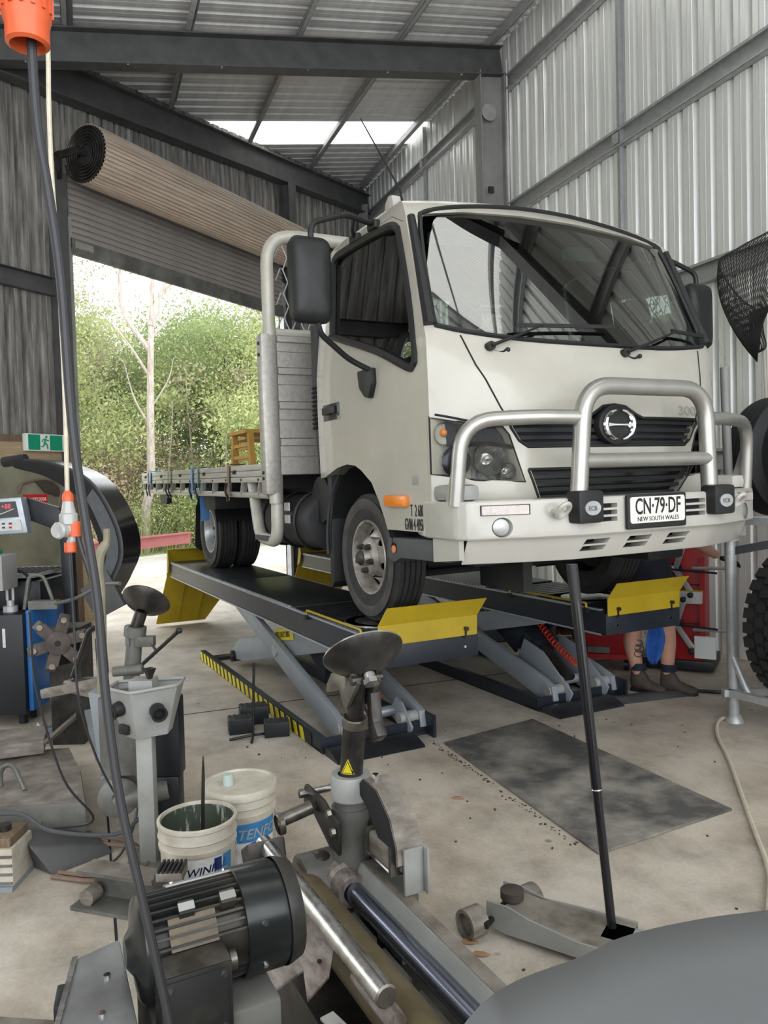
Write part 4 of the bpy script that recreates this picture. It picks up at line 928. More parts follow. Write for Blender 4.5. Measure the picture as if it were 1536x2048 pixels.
# wipers
for y, t1, t2 in ((-0.70, (0.968, -0.36, 2.415), (0.96, 0.13, 2.44)), (0.17, (0.93, 0.66, 2.45), (0.90, 0.93, 2.44))):
    u0 = cab_front(y, 2.29)
    b = MB(); b.tube([(u0-0.01, y, 2.285), (u0+0.03, y, 2.29)], 0.024, n=12); b.tube([(u0+0.025, y, 2.29), V((u0+0.03, y, 2.29)).lerp(V(t1), 0.35)+V((0.02, 0, 0)), V(t1)+V((0.02, 0, 0))], [0.016, 0.014, 0.008], n=8, flat=0.6); w = b.build('wiper_arm', 'black_plastic', TK)
    a = V(t1).lerp(V(t2), -0.35 if y < 0 else -0.15); b = MB(); b.bar(a+V((0.012, 0, 0)), V(t2)+V((0.012, 0, 0)), 0.012, 0.02); b.build('wiper_blade', 'black_plastic', w)
    b = MB(); b.tube(smooth_path([(u0+0.005, y+0.03, 2.27), (u0+0.015, y+0.07, 2.262), (u0+0.02, y+0.10, 2.28)], 4), 0.006, n=6); b.sphere((u0+0.018, y+0.105, 2.275), 0.013, 8, 6); b.build('washer_hose', 'black_plastic', w)
# mirrors
MU, MV, MZ = 0.44, 1.43, 2.69
for s in (-1, 1):
    b = MB(); rows = []
    for k, (du, f) in enumerate(((-0.05, 0.86), (-0.045, 0.97), (0.0, 1.0), (0.035, 0.93), (0.055, 0.75), (0.062, 0.35))):
        rows.append([(MU+du, s*MV+a*f, MZ+c*f) for a, c in rrect(-0.112, -0.225, 0.112, 0.225, 0.05, 4)])
    b.grid(rows, closed=True); n = len(rows[0]); b.f.append(tuple(range(n))); b.f.append(tuple(range(5*n, 6*n))); mi = b.build('wing_mirror', 'black_plastic', TK, ang=60)
    b = MB(); b.prism(rrect(-0.092, -0.2, 0.092, 0.2, 0.04, 3), lambda a, c: (MU-0.052, s*MV+a, MZ+c), lambda a, c: (MU-0.049, s*MV+a, MZ+c)); b.build('mirror_glass', 'chrome', mi)
    b = MB(); b.tube(fillet([(MU, s*1.42, 2.88), (MU, s*1.42, 2.985), (0.40, s*1.20, 3.07), (0.25, s*0.95, 3.09)], 0.06, 5), 0.016, n=10); b.build('mirror_arm', 'black_plastic', mi)
    for u in (0.0, 0.25):
        b = MB(); b.box((u, s*0.955, 3.085), (0.10, 0.04, 0.05)); b.build('arm_mount', 'black_plastic', mi, bev=0.012)
    b = MB(); b.tube([(0.0, s*0.96, 3.09), (0.10, s*1.02, 3.10), (0.36, s*1.13, 3.08)], 0.012, n=8); b.build('mirror_stay', 'black_plastic', mi)
    b = MB(); b.tube(fillet([(MU, s*1.40, 2.50), (0.42, s*1.38, 2.42), (0.30, s*1.16, 2.31), (0.30, s*1.04, 2.26)], 0.08, 5), 0.016, n=10); b.build('mirror_arm', 'black_plastic', mi)
    b = MB(); b.prism([(0.15, 2.27), (0.33, 2.27), (0.335, 2.18), (0.29, 2.10), (0.24, 2.11), (0.17, 2.17)], lambda a, c: (a, s*1.005, c), lambda a, c: (a, s*1.05, c)); b.build('arm_bracket', 'black_plastic', mi, bev=0.015)
# roof marker lamp, aerial
for s in (-1, 1):
    b = MB(); b.prism([(0, 0), (0.12, 0), (0.10, 0.075), (0.055, 0.085), (0.01, 0.05)], lambda a, c: (0.22+a, s*0.84-0.03, 3.172+c), lambda a, c: (0.22+a, s*0.84+0.03, 3.172+c)); b.build('roof_marker_lamp', 'bumper_white', TK, bev=0.012)
b = MB(); b.tube([(0.45, -0.86, 3.10), (0.42, -0.87, 3.24), (0.12, -0.95, 3.74)], [0.012, 0.006, 0.003], n=6); b.box((0.46, -0.86, 3.105), (0.07, 0.04, 0.03)); b.build('aerial', 'black_plastic', TK)
# ------------------------------------------------------------------ truck wheels, chassis and tray
def tyre_profile(rad, wid, rim, grooves=4, bulge=0.012):
    """(radius, axial) from outer bead to inner bead; axial 0 at the outer face, + inward"""
    h = rad-rim; p = [(rim, 0.018), (rim+0.012, 0.006), (rim+h*0.35, -bulge*0.6), (rim+h*0.62, -bulge), (rad-0.03, 0.002), (rad-0.008, 0.014)]
    q = []; n = grooves; w = wid-0.03
    for i in range(n+1):
        a = 0.02+w*i/(n+1); c = 0.02+w*(i+1)/(n+1)-0.006
        q += [(rad, a), (rad, c-0.004), (rad-0.012, c-0.003), (rad-0.012, c+0.003)]
    q = q[:-2]
    return p+q+[(rad-0.008, wid-0.014), (rad-0.03, wid-0.002), (rim+h*0.62, wid+bulge), (rim+h*0.35, wid+bulge*0.6), (rim+0.012, wid-0.006), (rim, wid-0.018)]
def truck_wheel(u, v, z, s, front=True, rad=0.387, wid=0.205, rim=0.222):
    """s = -1 for the side towards the viewer; v is the outer face"""
    ax = (0, -s, 0)
    b = MB(); b.lathe(tyre_profile(rad, wid, rim), (u, v, z), ax, n=56); ty = b.build('tyre', 'tyre', TK, ang=28)
    b = MB(); b.lathe([(rim+0.004, 0.012), (rim+0.085, -0.0125), (rim+0.10, -0.0135), (rim+0.135, -0.010)], (u, v, z), ax, n=56); b.build('sidewall', 'tyre_wall', ty)
    rm = 'rim' if front else 'rim_silver'
    b = MB(); b.lathe([(rim-0.006, 0.03), (rim+0.008, 0.008), (rim+0.004, 0.002), (rim-0.008, 0.004), (rim-0.014, 0.02), (rim-0.026, 0.05), (rim-0.03, 0.09 if front else 0.15)], (u, v, z), ax, n=48); ri = b.build('rim', rm, ty)
    x, y, d = frame_z(ax); c = V((u, v, z)); dd = 1 if front else 1
    def P(a, e, off): return c+x*a+y*e+d*off
    if front:
        circ = lambda r, n=36, ph=0: [(r*cos(2*pi*i/n+ph), r*sin(2*pi*i/n+ph)) for i in range(n)]
        holes = [[(0.148*cos(q)+0.024*cos(w), 0.148*sin(q)+0.024*sin(w)) for w in [2*pi*i/12 for i in range(12)]] for q in [0.35+2*pi*k/6 for k in range(6)]]
        def off(a, e):
            r = math.hypot(a, e); return interp(r, [0.10, 0.12, 0.165, 0.195], [0.005, 0.02, 0.055, 0.07])
        b = MB(); b.holed(circ(0.196, 48), [circ(0.104, 36)]+holes, lambda a, e: P(a, e, off(a, e)), lambda a, e: P(a, e, off(a, e)+0.008)); b.build('wheel_disc', rm, ty, ang=50)
        b = MB(); b.lathe([(0.12, 0.016), (0.105, -0.002), (0.095, -0.006), (0.055, -0.006), (0.05, -0.03), (0.045, -0.045), (0.036, -0.05), (0.001, -0.05)], c, ax, n=32); b.build('hub', rm, ty)
        b = MB(); b.lathe([(0.046, -0.02), (0.046, -0.05), (0.03, -0.068), (0.001, -0.072)], c, ax, n=20); b.build('hub_cap', 'nut', ty)
        first = None
        for k in range(5):
            q = 0.9+2*pi*k/5; o = P(0.078*cos(q), 0.078*sin(q), 0)
            b = MB(); b.cyl(o, o-d*0.028, 0.021, 0.019, n=6); b.cyl(o-d*0.02, o-d*0.045, 0.013, 0.012, n=10); b.build('wheel_nut', 'nut', ty)
        b = MB(); b.cyl(c+d*0.10, c+d*0.11, 0.20, n=32); b.build('brake_drum', 'dark_gap', ty)
    else:
        b = MB(); b.lathe([(0.192, 0.15), (0.15, 0.165), (0.12, 0.12), (0.11, 0.10), (0.001, 0.10)], c, ax, n=36); b.build('wheel_disc', rm, ty)
        for k in range(5):
            q = 0.3+2*pi*k/5; o = P(0.085*cos(q), 0.085*sin(q), 0.10); b = MB(); b.cyl(o, o-d*0.035, 0.018, n=6); b.build('wheel_nut', 'nut', ty)
    return ty
PH = 0.785   # deck height of the lift
for s in (-1, 1):
    truck_wheel(0.0, s*0.945, PH+0.387, s, True)
    truck_wheel(-3.83, s*0.94, PH+0.387, s, False)
    truck_wheel(-3.83, s*0.70, PH+0.387, s, False)
# front axle, springs, diff
def part(b, name, m, **k): return b.build(name, m, TK, **k)
b = MB(); b.cyl((0, -0.75, 1.12), (0, 0.75, 1.12), 0.05, n=12); b.box((0, 0, 1.08), (0.10, 1.1, 0.09)); part(b, 'front_axle', 'chassis')
b = MB(); b.cyl((-3.83, -0.7, 1.17), (-3.83, 0.7, 1.17), 0.07, n=14); b.sphere((-3.83, 0.05, 1.17), 0.20, 16, 10, (1, 0.8, 1)); part(b, 'rear_axle', 'chassis')
for s in (-1, 1):
    b = MB(); b.box2((-6.1, s*0.40, 1.40), (0.95, s*0.33, 1.60)); part(b, 'chassis_rail', 'chassis')
    b = MB()
    for k in range(5): b.tube(smooth_path([(-0.65+0.08*k, s*0.42, 1.30-0.01*k), (0, s*0.42, 1.20-0.016*k+0.03), (0.65-0.08*k, s*0.42, 1.28-0.01*k)], 5), 0.010, n=4, flat=3.5)
    part(b, 'leaf_spring', 'chassis')
b = MB(); b.box2((0.10, -0.36, 1.25), (0.9, 0.36, 1.72)); part(b, 'engine_block', 'chassis', bev=0.05)
b = MB(); b.box2((0.72, -0.7, 1.16), (0.80, 0.7, 1.24)); b.box2((0.55, -0.5, 1.02), (0.95, -0.44, 1.2)); part(b, 'front_cross_member', 'chassis')
b = MB(); b.tube([(0.12, -0.7, 1.06), (0.12, 0.7, 1.06)], 0.022, n=8); part(b, 'tie_rod', 'chassis')
b = MB(); b.box2((0.2, 0.5, 1.10), (0.85, 0.8, 1.45)); part(b, 'under_tray', 'chassis', bev=0.03)
# wheel arch liners and mudflaps
for s in (-1, 1):
    rows = []
    for i in range(17):
        a = pi*(0.02+0.98*i/16); r = 0.47; rows.append([(r*cos(a)*0.94-0.02, s*(0.99-0.34*k/3), 1.20+r*sin(a)*1.12) for k in range(4)])
    b = MB(); b.grid(rows); part(b, 'wheel_arch_liner', 'black_plastic', fix=False)
    b = MB(); b.prism([(-0.43, 1.70), (-0.43, 0.98), (-0.47, 0.94), (-0.49, 0.95), (-0.49, 1.66)], lambda a, c: (a, s*0.985, c), lambda a, c: (a, s*0.70, c)); part(b, 'mudguard', 'black_plastic', bev=0.006)
    b = MB(); rows = []
    for i in range(13):
        a = -0.15+(pi*0.62)*i/12; r = 0.50; rows.append([(-0.02-r*cos(a)*0.98, s*v_, 1.24+r*sin(a)*1.05) for v_ in (1.0, 0.985)])
    b.grid(rows); part(b, 'arch_lip', 'grey_plastic', fix=False)
    # step with reflector in front of the wheel
    b = MB(); b.prism([(0.33, 1.20), (0.36, 1.315), (0.90, 1.325), (0.98, 1.30), (0.98, 1.215), (0.5, 1.205), (0.42, 1.175)], lambda a, c: (a, s*0.985, c), lambda a, c: (a, s*0.80, c)); st = part(b, 'entry_step', 'grey_plastic', bev=0.012)
    b = MB(); b.cyl((0.43, s*0.984, 1.258), (0.43, s*0.989, 1.258), 0.03, n=18); b.build('reflector_rim', 'black_gloss', st)
    b = MB(); b.cyl((0.435, s*0.988, 1.252), (0.435, s*0.993, 1.252), 0.022, n=18); b.build('reflector', 'red_lens', st)
# tray
HW = 1.18; TU0, TU1 = -1.06, -6.2
def tz(u): return 1.79-0.0115*(u-TU0)
tray = MB(); tray.prism([(TU0, tz(TU0)-0.03), (TU1, tz(TU1)-0.03), (TU1, tz(TU1)-0.09), (TU0, tz(TU0)-0.09)], lambda a, c: (a, -HW+0.04, c), lambda a, c: (a, HW-0.04, c)); tr_o = part(tray, 'tray_floor', 'tray_alloy')
for s in (-1, 1):
    b = MB()
    for dz, h in ((-0.025, 0.045), (-0.072, 0.045), (-0.117, 0.040)):
        b.bar((TU0-0.05, s*HW, tz(TU0)+dz), (TU1, s*HW, tz(TU1)+dz), 0.045, h)
    b.build('tray_side_rail', 'tray_alloy', tr_o, bev=0.006)
    b = MB(); b.tube([(TU0-0.06, s*(HW-0.01), tz(TU0)-0.235), (TU1+0.05, s*(HW-0.01), tz(TU1)-0.235)], 0.024, n=10); b.build('rope_rail', 'tray_alloy', tr_o)
    for k in range(12):
        u = TU0-0.22-0.44*k
        if u < TU1+0.05: continue
        b = MB(); b.bar((u, s*(HW-0.005), tz(u)-0.13), (u-0.05, s*(HW-0.005), tz(u)-0.235), 0.012, 0.05, up=(0, 1, 0)); b.build('rail_stay', 'tray_alloy', tr_o)
        b = MB(); b.cyl((u, s*(HW+0.022), tz(u)-0.118), (u, s*(HW+0.028), tz(u)-0.118), 0.011, n=8); b.build('bolt', 'dark_steel', tr_o)
    for k in range(5):
        u = -1.9-1.0*k; b = MB(); b.box((u, s*(HW+0.024), tz(u)-0.055), (0.10, 0.012, 0.03)); b.cyl((u+0.02, s*(HW+0.02), tz(u)-0.055), (u+0.02, s*(HW+0.04), tz(u)-0.055), 0.012, n=8); b.build('tray_latch', 'dark_steel', tr_o)
for k in range(9):
    u = -1.3-0.58*k; b = MB(); b.box2((u-0.04, -HW+0.06, tz(u)-0.19), (u+0.04, HW-0.06, tz(u)-0.09)); b.build('cross_bearer', 'chassis', tr_o)
for s in (-1, 1):
    b = MB(); b.box2((-1.2, s*0.42, 1.58), (TU1+0.1, s*0.33, 1.70)); b.build('sub_frame', 'chassis', tr_o)
# ratchet straps hooked over the side rail
for u, mt, w in ((-2.05, 'strap_brown', 0.09), (-3.1, 'strap_teal', 0.06), (-3.35, 'strap_blue', 0.10), (-4.35, 'strap_brown', 0.05), (-4.5, 'strap_teal', 0.03), (-5.55, 'strap_blue', 0.14), (-5.72, 'strap_brown', 0.05)):
    b = MB(); z = tz(u); lo = z-0.28 if mt != 'strap_blue' or u > -5 else z-0.12
    b.tube([(u, -HW+0.10, z+0.012), (u, -HW-0.028, z+0.012), (u-0.01, -HW-0.032, z-0.12), (u-0.03, -HW-0.03, lo)], w/2, n=4, flat=0.12); sp_ = part(b, 'ratchet_strap', mt)
    b = MB(); b.tube(smooth_path([(u-0.02, -HW-0.04, z-0.14), (u-0.05, -HW-0.05, z-0.2), (u-0.01, -HW-0.045, z-0.26), (u-0.06, -HW-0.03, z-0.29)], 4), 0.010, n=6); b.build('strap_hook', 'dark_steel', sp_)
b = MB(); b.tube([(-3.35, -1.10, tz(-3)-0.1), (-3.50, -1.06, 1.30)], 0.045, n=4, flat=0.15); part(b, 'loose_strap', 'strap_blue')
# headboard hoop with mesh and panels
HU = -1.03
b = MB(); b.tube(fillet([(HU, -1.16, 1.50), (HU, -1.16, 3.40), (HU, 1.16, 3.40), (HU, 1.16, 1.50)], 0.22, 7), 0.045, n=14); hb = part(b, 'headboard_hoop', 'headboard')
for s in (-1, 1):
    b = MB(); b.box2((HU-0.075, s*1.24, 1.56), (HU+0.045, s*1.13, 2.70)); b.build('headboard_post', 'tray_alloy', hb, bev=0.02)
    for z in (1.68, 1.72, 2.55, 2.63):
        b2 = MB(); b2.cyl((HU+0.0, s*1.24, z), (HU+0.0, s*1.25, z), 0.012, n=8); b2.build('bolt', 'dark_steel', hb)
    # J-shaped step hoop under the tray
    b = MB(); b.tube(fillet([(HU-0.02, s*1.14, 1.70), (HU-0.02, s*1.15, 1.22), (HU-0.42, s*1.15, 1.24), (HU-0.62, s*1.13, 1.66)], 0.12, 6), 0.045, n=12); b.build('step_hoop', 'headboard', hb)
    b = MB(); b.box((HU-0.23, s*1.16, 1.245), (0.26, 0.10, 0.035)); b.build('step_tread', 'grey_plastic', hb)
b = MB(); b.tube([(HU, -1.12, 2.71), (HU, 1.12, 2.71)], 0.03, n=10); b.build('headboard_cross_tube', 'headboard', hb)
nz = 0
for z0 in (1.70, 1.96, 2.22, 2.46):
    h = 0.262 if z0 < 2.2 else (0.242 if z0 < 2.4 else 0.225)
    b = MB(); pr = [(0, 0), (0.012, 0.004), (0.012, h*0.47), (0.004, h*0.48), (0.004, h*0.5), (0.012, h*0.51), (0.012, h*0.78), (0.034, h*0.80), (0.034, h*0.97), (0, h)]
    b.prism(pr, lambda a, c: (HU+0.02+a, -1.12, z0+c), lambda a, c: (HU+0.02+a, 1.12, z0+c)); b.build('headboard_panel', 'tray_alloy', hb)
b = MB()
def zig(i, z): return None
cell_w, cell_h = 0.115, 0.085
for r in range(8):
    for c in range(20):
        y0 = -1.11+c*cell_w+(cell_w/2 if r % 2 else 0); z0 = 2.74+r*cell_h
        if y0+cell_w > 1.13: continue
        pts = [(HU, y0, z0), (HU, y0+cell_w*0.12, z0), (HU, y0+cell_w*0.42, z0+cell_h), (HU, y0+cell_w*0.58, z0+cell_h), (HU, y0+cell_w*0.88, z0), (HU, y0+cell_w, z0)]
        if z0+cell_h < 3.37: b.tube(pts, 0.005, n=4, caps=False)
b.build('headboard_mesh', 'galv', hb, kind='stuff')
# tank, guards, muffler below the tray
b = MB(); b.prism([(c_*0.16+x_, s_*0.2+z_) for x_, z_, c_, s_ in [(0, 0, cos(a), sin(a)) for a in [2*pi*i/20 for i in range(20)]]], lambda a, c: (-0.75, -0.86+a*1.1, 1.36+c), lambda a, c: (-1.95, -0.86+a*1.1, 1.36+c)); tk = part(b, 'fuel_tank', 'tank', bev=0.02)
for u in (-1.0, -1.35, -1.7):
    b = MB(); b.tube([(u, -0.86+0.185*cos(a), 1.36+0.21*sin(a)) for a in [2*pi*i/24 for i in range(24)]], 0.010, n=5, closed=True, flat=2.0); b.build('tank_band', 'black_plastic', tk)
for z, m in ((1.47, 'paper'), (1.38, 'paper')):
    b = MB(); b.box((-1.12, -1.045, z), (0.09, 0.012, 0.06)); b.build('tank_label', m, tk)
b = MB(); b.cyl((-0.70, -0.95, 1.52), (-0.70, -0.75, 1.52), 0.16, n=20); part(b, 'air_intake', 'black_plastic')
b = MB(); b.tube(smooth_path([(-0.7, -0.9, 1.7), (-0.72, -0.92, 2.2), (-0.72, -0.92, 2.7)], 3), 0.05, n=10)
for k in range(10): b.lathe([(0.05, 0), (0.062, 0.012), (0.05, 0.024)], (-0.72, -0.92, 2.0+0.03*k), (0, 0, 1), n=12)
part(b, 'intake_snorkel', 'black_plastic')
for s in (-1, 1):
    b = MB(); b.prism([(-4.55, 1.40), (-4.36, 1.44), (-4.34, 0.98), (-4.38, 0.93), (-4.50, 0.94), (-4.55, 1.0)], lambda a, c: (-4.42+(a+4.42)*0.1, s*(0.8+(a+4.45)*1.5), c), lambda a, c: (-4.40+(a+4.42)*0.1, s*(0.8+(a+4.45)*1.5), c)); part(b, 'rear_mudflap', 'black_plastic')
    b = MB(); b.box2((-3.35, s*0.62, 1.42), (-2.95, s*1.10, 1.64)); part(b, 'tool_box', 'chassis', bev=0.02)
    rows = []
    for i in range(13):
        a = 0.25+(pi-0.5)*i/12; rows.append([(-3.83+0.47*cos(a), s*v_, 1.17+0.47*sin(a)*1.0) for v_ in (0.46, 0.97)])
    b = MB(); b.grid(rows); part(b, 'rear_guard', 'black_plastic', fix=False)
b = MB(); b.box2((TU1+0.12, -1.0, 1.45), (TU1+0.55, -0.94, 1.56)); b.box2((TU1+0.1, -1.02, 1.44), (TU1+0.6, -0.98, 1.46)); part(b, 'tail_lamp_bracket', 'black_plastic')
# yellow trestle frames lying on the tray
for (u, y, h, lab) in ((-2.3, -0.62, 0.31, 'yellow steel trestle frame standing nearest the headboard on the tray'), (-2.95, -0.42, 0.29, 'yellow steel trestle frame behind the first one on the tray')):
    P = M.Translation((0.743, 5.098, 0)) @ M.Rotation(R(-63), 4, 'Z') @ V((u, y, tz(u)-0.03))
    t = thing('trestle_frame', lab, 'trestle', P, R(-63), 'yellow trestles on the tray')
    ym = mat('ochre_trestle_paint', (0.48, 0.27, 0.05), 0.6, var=0.3) if 'ochre' not in X else X['ochre']; X['ochre'] = ym
    for a in (-0.28, 0.28):
        b = MB(); b.bar((a, -0.4, 0.0), (a*0.8, -0.4, h), 0.045, 0.045); b.build('trestle_leg', ym, t); b = MB(); b.bar((a, 0.4, 0.0), (a*0.8, 0.4, h), 0.045, 0.045); b.build('trestle_leg', ym, t)
    b = MB(); b.box((0, 0, h), (0.5, 0.9, 0.03)); b.build('trestle_top', ym, t)
    for z in (0.10, 0.2):
        b = MB(); b.bar((-0.26, -0.4, z), (0.26, -0.4, z), 0.03, 0.03); b.build('trestle_rail', ym, t)
# ------------------------------------------------------------------ scissor alignment lift: two runways
def tread_mat():
    m = mat('black_diamond_tread', (0.040, 0.042, 0.047), 0.34, 0.45, var=0.45, scale=5); nt = m.node_tree; b = nt.nodes['Principled BSDF']
    tc = nt.nodes.new('ShaderNodeTexCoord'); mp = nt.nodes.new('ShaderNodeMapping'); mp.inputs['Rotation'].default_value = (0, 0, R(45))
    br = nt.nodes.new('ShaderNodeTexBrick'); br.inputs['Scale'].default_value = 22; br.inputs['Mortar Size'].default_value = 0.022; br.inputs['Color1'].default_value = (1, 1, 1, 1); br.inputs['Color2'].default_value = (0.9, 0.9, 0.9, 1); br.inputs['Mortar'].default_value = (0, 0, 0, 1)
    nt.links.new(tc.outputs['Object'], mp.inputs['Vector']); nt.links.new(mp.outputs['Vector'], br.inputs['Vector'])
    bp = nt.nodes.new('ShaderNodeBump'); bp.inputs['Strength'].default_value = 0.9; bp.inputs['Distance'].default_value = 0.004
    nt.links.new(br.outputs['Color'], bp.inputs['Height']); nt.links.new(bp.outputs['Normal'], b.inputs['Normal']); return m
X['tread'] = tread_mat()
TKM = M.Translation((0.743, 5.098, 0)) @ M.Rotation(R(-63), 4, 'Z')
def tk(u, v, z=0): return TKM @ V((u, v, z))
def runway(vc, label, near):
    t = thing('scissor_lift', label, 'vehicle lift', tk(0, vc), R(-63), 'runways of the scissor lift')
    W = 0.325; U0, U1 = 0.50, -4.80
    def P(b, n, m, par=t, **k): return b.build(n, m, par, **k)
    b = MB()
    for s in (-1, 1):
        b.box2((U1, s*W, 0.61), (U0, s*(W-0.012), 0.765)); b.box2((U1, s*W, 0.61), (U0, s*(W-0.07), 0.622))
    fr = P(b, 'runway_side_channel', 'lift_dark')
    for s in (-1, 1):
        for z in (0.611, 0.768):
            b = MB(); b.box2((U1, s*(W+0.004), z-0.006), (U0-0.02, s*(W-0.02), z+0.006)); P(b, 'edge_flange', 'lift_edge')
    for a, c in ((U1, -2.58), (-2.565, -0.77)):
        b = MB(); b.box2((a, -W+0.012, 0.765), (c, W-0.012, 0.783)); dk = P(b, 'deck_plate', 'tread', bev=0.003)
        for s in (-1, 1):
            n = int((c-a)/0.045); bb = MB()
            for i in range(n): bb.box((a+0.03+0.045*i, s*(W-0.006), 0.776), (0.024, 0.02, 0.014))
            bb.build('edge_studs', 'lift_edge', dk, kind='stuff')
    b = MB(); b.box2((-0.76, -W+0.012, 0.70), (U0, W-0.012, 0.735)); P(b, 'turntable_tray', 'lift_dark')
    for i in range(9):
        u = -0.72+0.075*i
        if -0.27 < u < 0.27 and i > 6: continue
        b = MB(); b.box2((u, -W+0.012, 0.735), (u+0.055, W-0.012, 0.775)); P(b, 'filler_slat', 'deck')
    b = MB(); b.cyl((0.0, -0.01, 0.735), (0.0, -0.01, 0.772), 0.235, n=40); b.lathe([(0.18, 0.772), (0.235, 0.772), (0.245, 0.765), (0.245, 0.752), (0.235, 0.748)], (0, -0.01, 0), (0, 0, 1), n=40); P(b, 'turntable', 'bright_shaft')
    b = MB(); b.box2((0.25, -W+0.02, 0.735), (U0, W-0.02, 0.772)); P(b, 'front_filler', 'deck')
    # yellow chock rods on both sides
    for s in (-1, 1):
        b = MB(); b.tube(fillet([(-0.47, s*(W+0.01), 0.765), (-0.47, s*(W+0.01), 0.80), (0.36, s*(W+0.01), 0.80), (0.36, s*(W+0.01), 0.765)], 0.02, 3), 0.008, n=8); P(b, 'chock_rod', 'yellow')
        for u in (-0.47, 0.36):
            b = MB(); b.box((u, s*(W+0.01), 0.755), (0.035, 0.03, 0.03)); P(b, 'rod_clip', 'black_plastic')
    # front stop plate
    b = MB(); b.box2((U0, -W, 0.61), (U0+0.03, W, 0.748)); P(b, 'front_cross_plate', 'lift_dark', bev=0.004)
    b = MB(); pts = [(-0.315, 0.745), (0.315, 0.745), (0.32, 0.84), (0.335, 0.84), (0.375, 0.945), (-0.29, 0.945), (-0.315, 0.85)]
    f0 = lambda y, z: (U0+0.034+max(0, z-0.845)*0.45, y, z); f1 = lambda y, z: (U0+0.040+max(0, z-0.845)*0.45, y, z)
    rows = []
    for z, a, c in ((0.735, -0.318, 0.312), (0.845, -0.318, 0.316), (0.945, -0.285, 0.352)):
        rows.append([(U0+0.034+max(0, z-0.845)*0.5, a, z), (U0+0.034+max(0, z-0.845)*0.5, c, z), (U0+0.040+max(0, z-0.845)*0.5, c, z), (U0+0.040+max(0, z-0.845)*0.5, a, z)])
    b.grid(rows, closed=True); b.f += [(3, 2, 1, 0), (8, 9, 10, 11)]; sp = P(b, 'front_wheel_stop', 'yellow', ang=20)
    for y in (-0.235, 0.235):
        b = MB(); b.cyl((U0+0.04, y, 0.775), (U0+0.06, y, 0.775), 0.013, n=6); b.box2((U0+0.041, y-0.006, 0.72), (U0+0.046, y+0.006, 0.77)); b.build('stop_bolt', 'dark_steel', sp)
        b = MB(); b.cyl((U0+0.03, y, 0.67), (U0+0.036, y, 0.67), 0.008, n=8); b.build('cap_screw', 'chrome', sp)
    # rear ramp hanging from the far end
    ru = lambda z: -4.83-(0.93-z)*0.28
    rpoly = [(-0.345, 0.93), (0.345, 0.93), (0.345, 0.34), (0.12, 0.03), (-0.46, 0.03), (-0.345, 0.62)]
    b = MB(); b.prism(rpoly, lambda y, z: (ru(z), y, z), lambda y, z: (ru(z)+0.008, y, z)); ra = P(b, 'rear_ramp', 'yellow')
    b = MB(); b.bar((-4.80, -0.345, 0.925), (-4.80, 0.345, 0.925), 0.07, 0.012); b.build('ramp_lip', 'yellow', ra)
    for y0, y1 in ((-0.14, -0.23), (0.10, 0.0)):
        b = MB(); b.bar((ru(0.62)+0.012, y0, 0.62), (ru(0.05)+0.012, y1, 0.05), 0.05, 0.02, up=(1, 0, 0)); b.build('ramp_rib', 'yellow', ra)
    b = MB(); b.prism([(ru(0.93), 0.93), (ru(0.62), 0.62), (ru(0.62)+0.09, 0.66), (-4.78, 0.78)], lambda a, c: (a, -0.350, c), lambda a, c: (a, -0.344, c)); b.build('ramp_cheek', 'yellow', ra)
    b = MB(); b.cyl((-4.80, -W, 0.72), (-4.80, W, 0.72), 0.02, n=10); P(b, 'ramp_hinge', 'lift_edge')
    # scissor arms
    for s in (-1, 1):
        b = MB(); b.prism([(-0.12, 0.05), (-0.02, 0.12), (-0.10, 0.30), (-2.05, 0.70), (-2.28, 0.70), (-2.20, 0.58), (-0.30, 0.03)] if False else [(-0.03, 0.05), (-0.05, 0.15), (-0.20, 0.20), (-2.14, 0.69), (-2.34, 0.66), (-2.30, 0.59), (-0.55, 0.135), (-0.20, 0.04)], lambda a, c: (a, s*(W-0.03), c), lambda a, c: (a, s*(W-0.075), c)); P(b, 'scissor_arm', 'lift_grey', bev=0.004)
        b = MB(); b.prism([(-2.62, 0.06), (-2.66, 0.14), (-2.45, 0.27), (-0.42, 0.66), (-0.22, 0.65), (-0.24, 0.56), (-2.30, 0.10)], lambda a, c: (a, s*(W-0.10), c), lambda a, c: (a, s*(W-0.14), c)); P(b, 'scissor_arm', 'lift_grey', bev=0.004)
        b = MB(); b.cyl((-1.25, s*(W-0.02), 0.39), (-1.25, s*(W-0.16), 0.39), 0.045, n=14); P(b, 'arm_pivot', 'lift_edge')
        b = MB(); b.cyl((-2.60, s*(W-0.07), 0.09), (-2.60, s*(W-0.16), 0.09), 0.05, n=16); P(b, 'slide_roller', 'dark_steel')
    b = MB(); b.box2((-2.0, -W+0.09, 0.52), (-0.7, W-0.09, 0.535)); 
    rows = [[(-2.45+2.05*i/6, y, 0.22+0.40*i/6) for y in (-W+0.14, W-0.14)] for i in range(3, 7)]; b = MB(); b.grid(rows); P(b, 'arm_web_plate', 'lift_grey', fix=False)
    if near:
        b = MB(); b.box((-1.22, -W+0.095, 0.508), (0.40, 0.004, 0.085), M.Rotation(R(-10.6), 3, 'Y')); st = P(b, 'capacity_sticker', 'hazard_yellow')
        x = tuple((M.Rotation(R(-10.6), 3, 'Y').inverted() @ V((1, 0, 0)))); 
        tb = text_mb('RATED CAPACITY:5000KG', 0.06, 0.0006, sx=0.46, bold=0.0006); tb.xform(axes((-1.405, -W+0.0925, 0.453), (0.98, 0, 0.187), (-0.187, 0, 0.98))); tb.build('capacity_lettering', 'lettering', st, ang=0)
    # hydraulic ram housing and ram
    a0, a1 = V((-0.25, 0, 0.16)), V((-1.02, 0, 0.60)); d = (a1-a0).normalized(); up = V((-d.z*-1, 0, 0)); nrm = V((0, 1, 0)).cross(d)
    if nrm.z < 0: nrm = -nrm
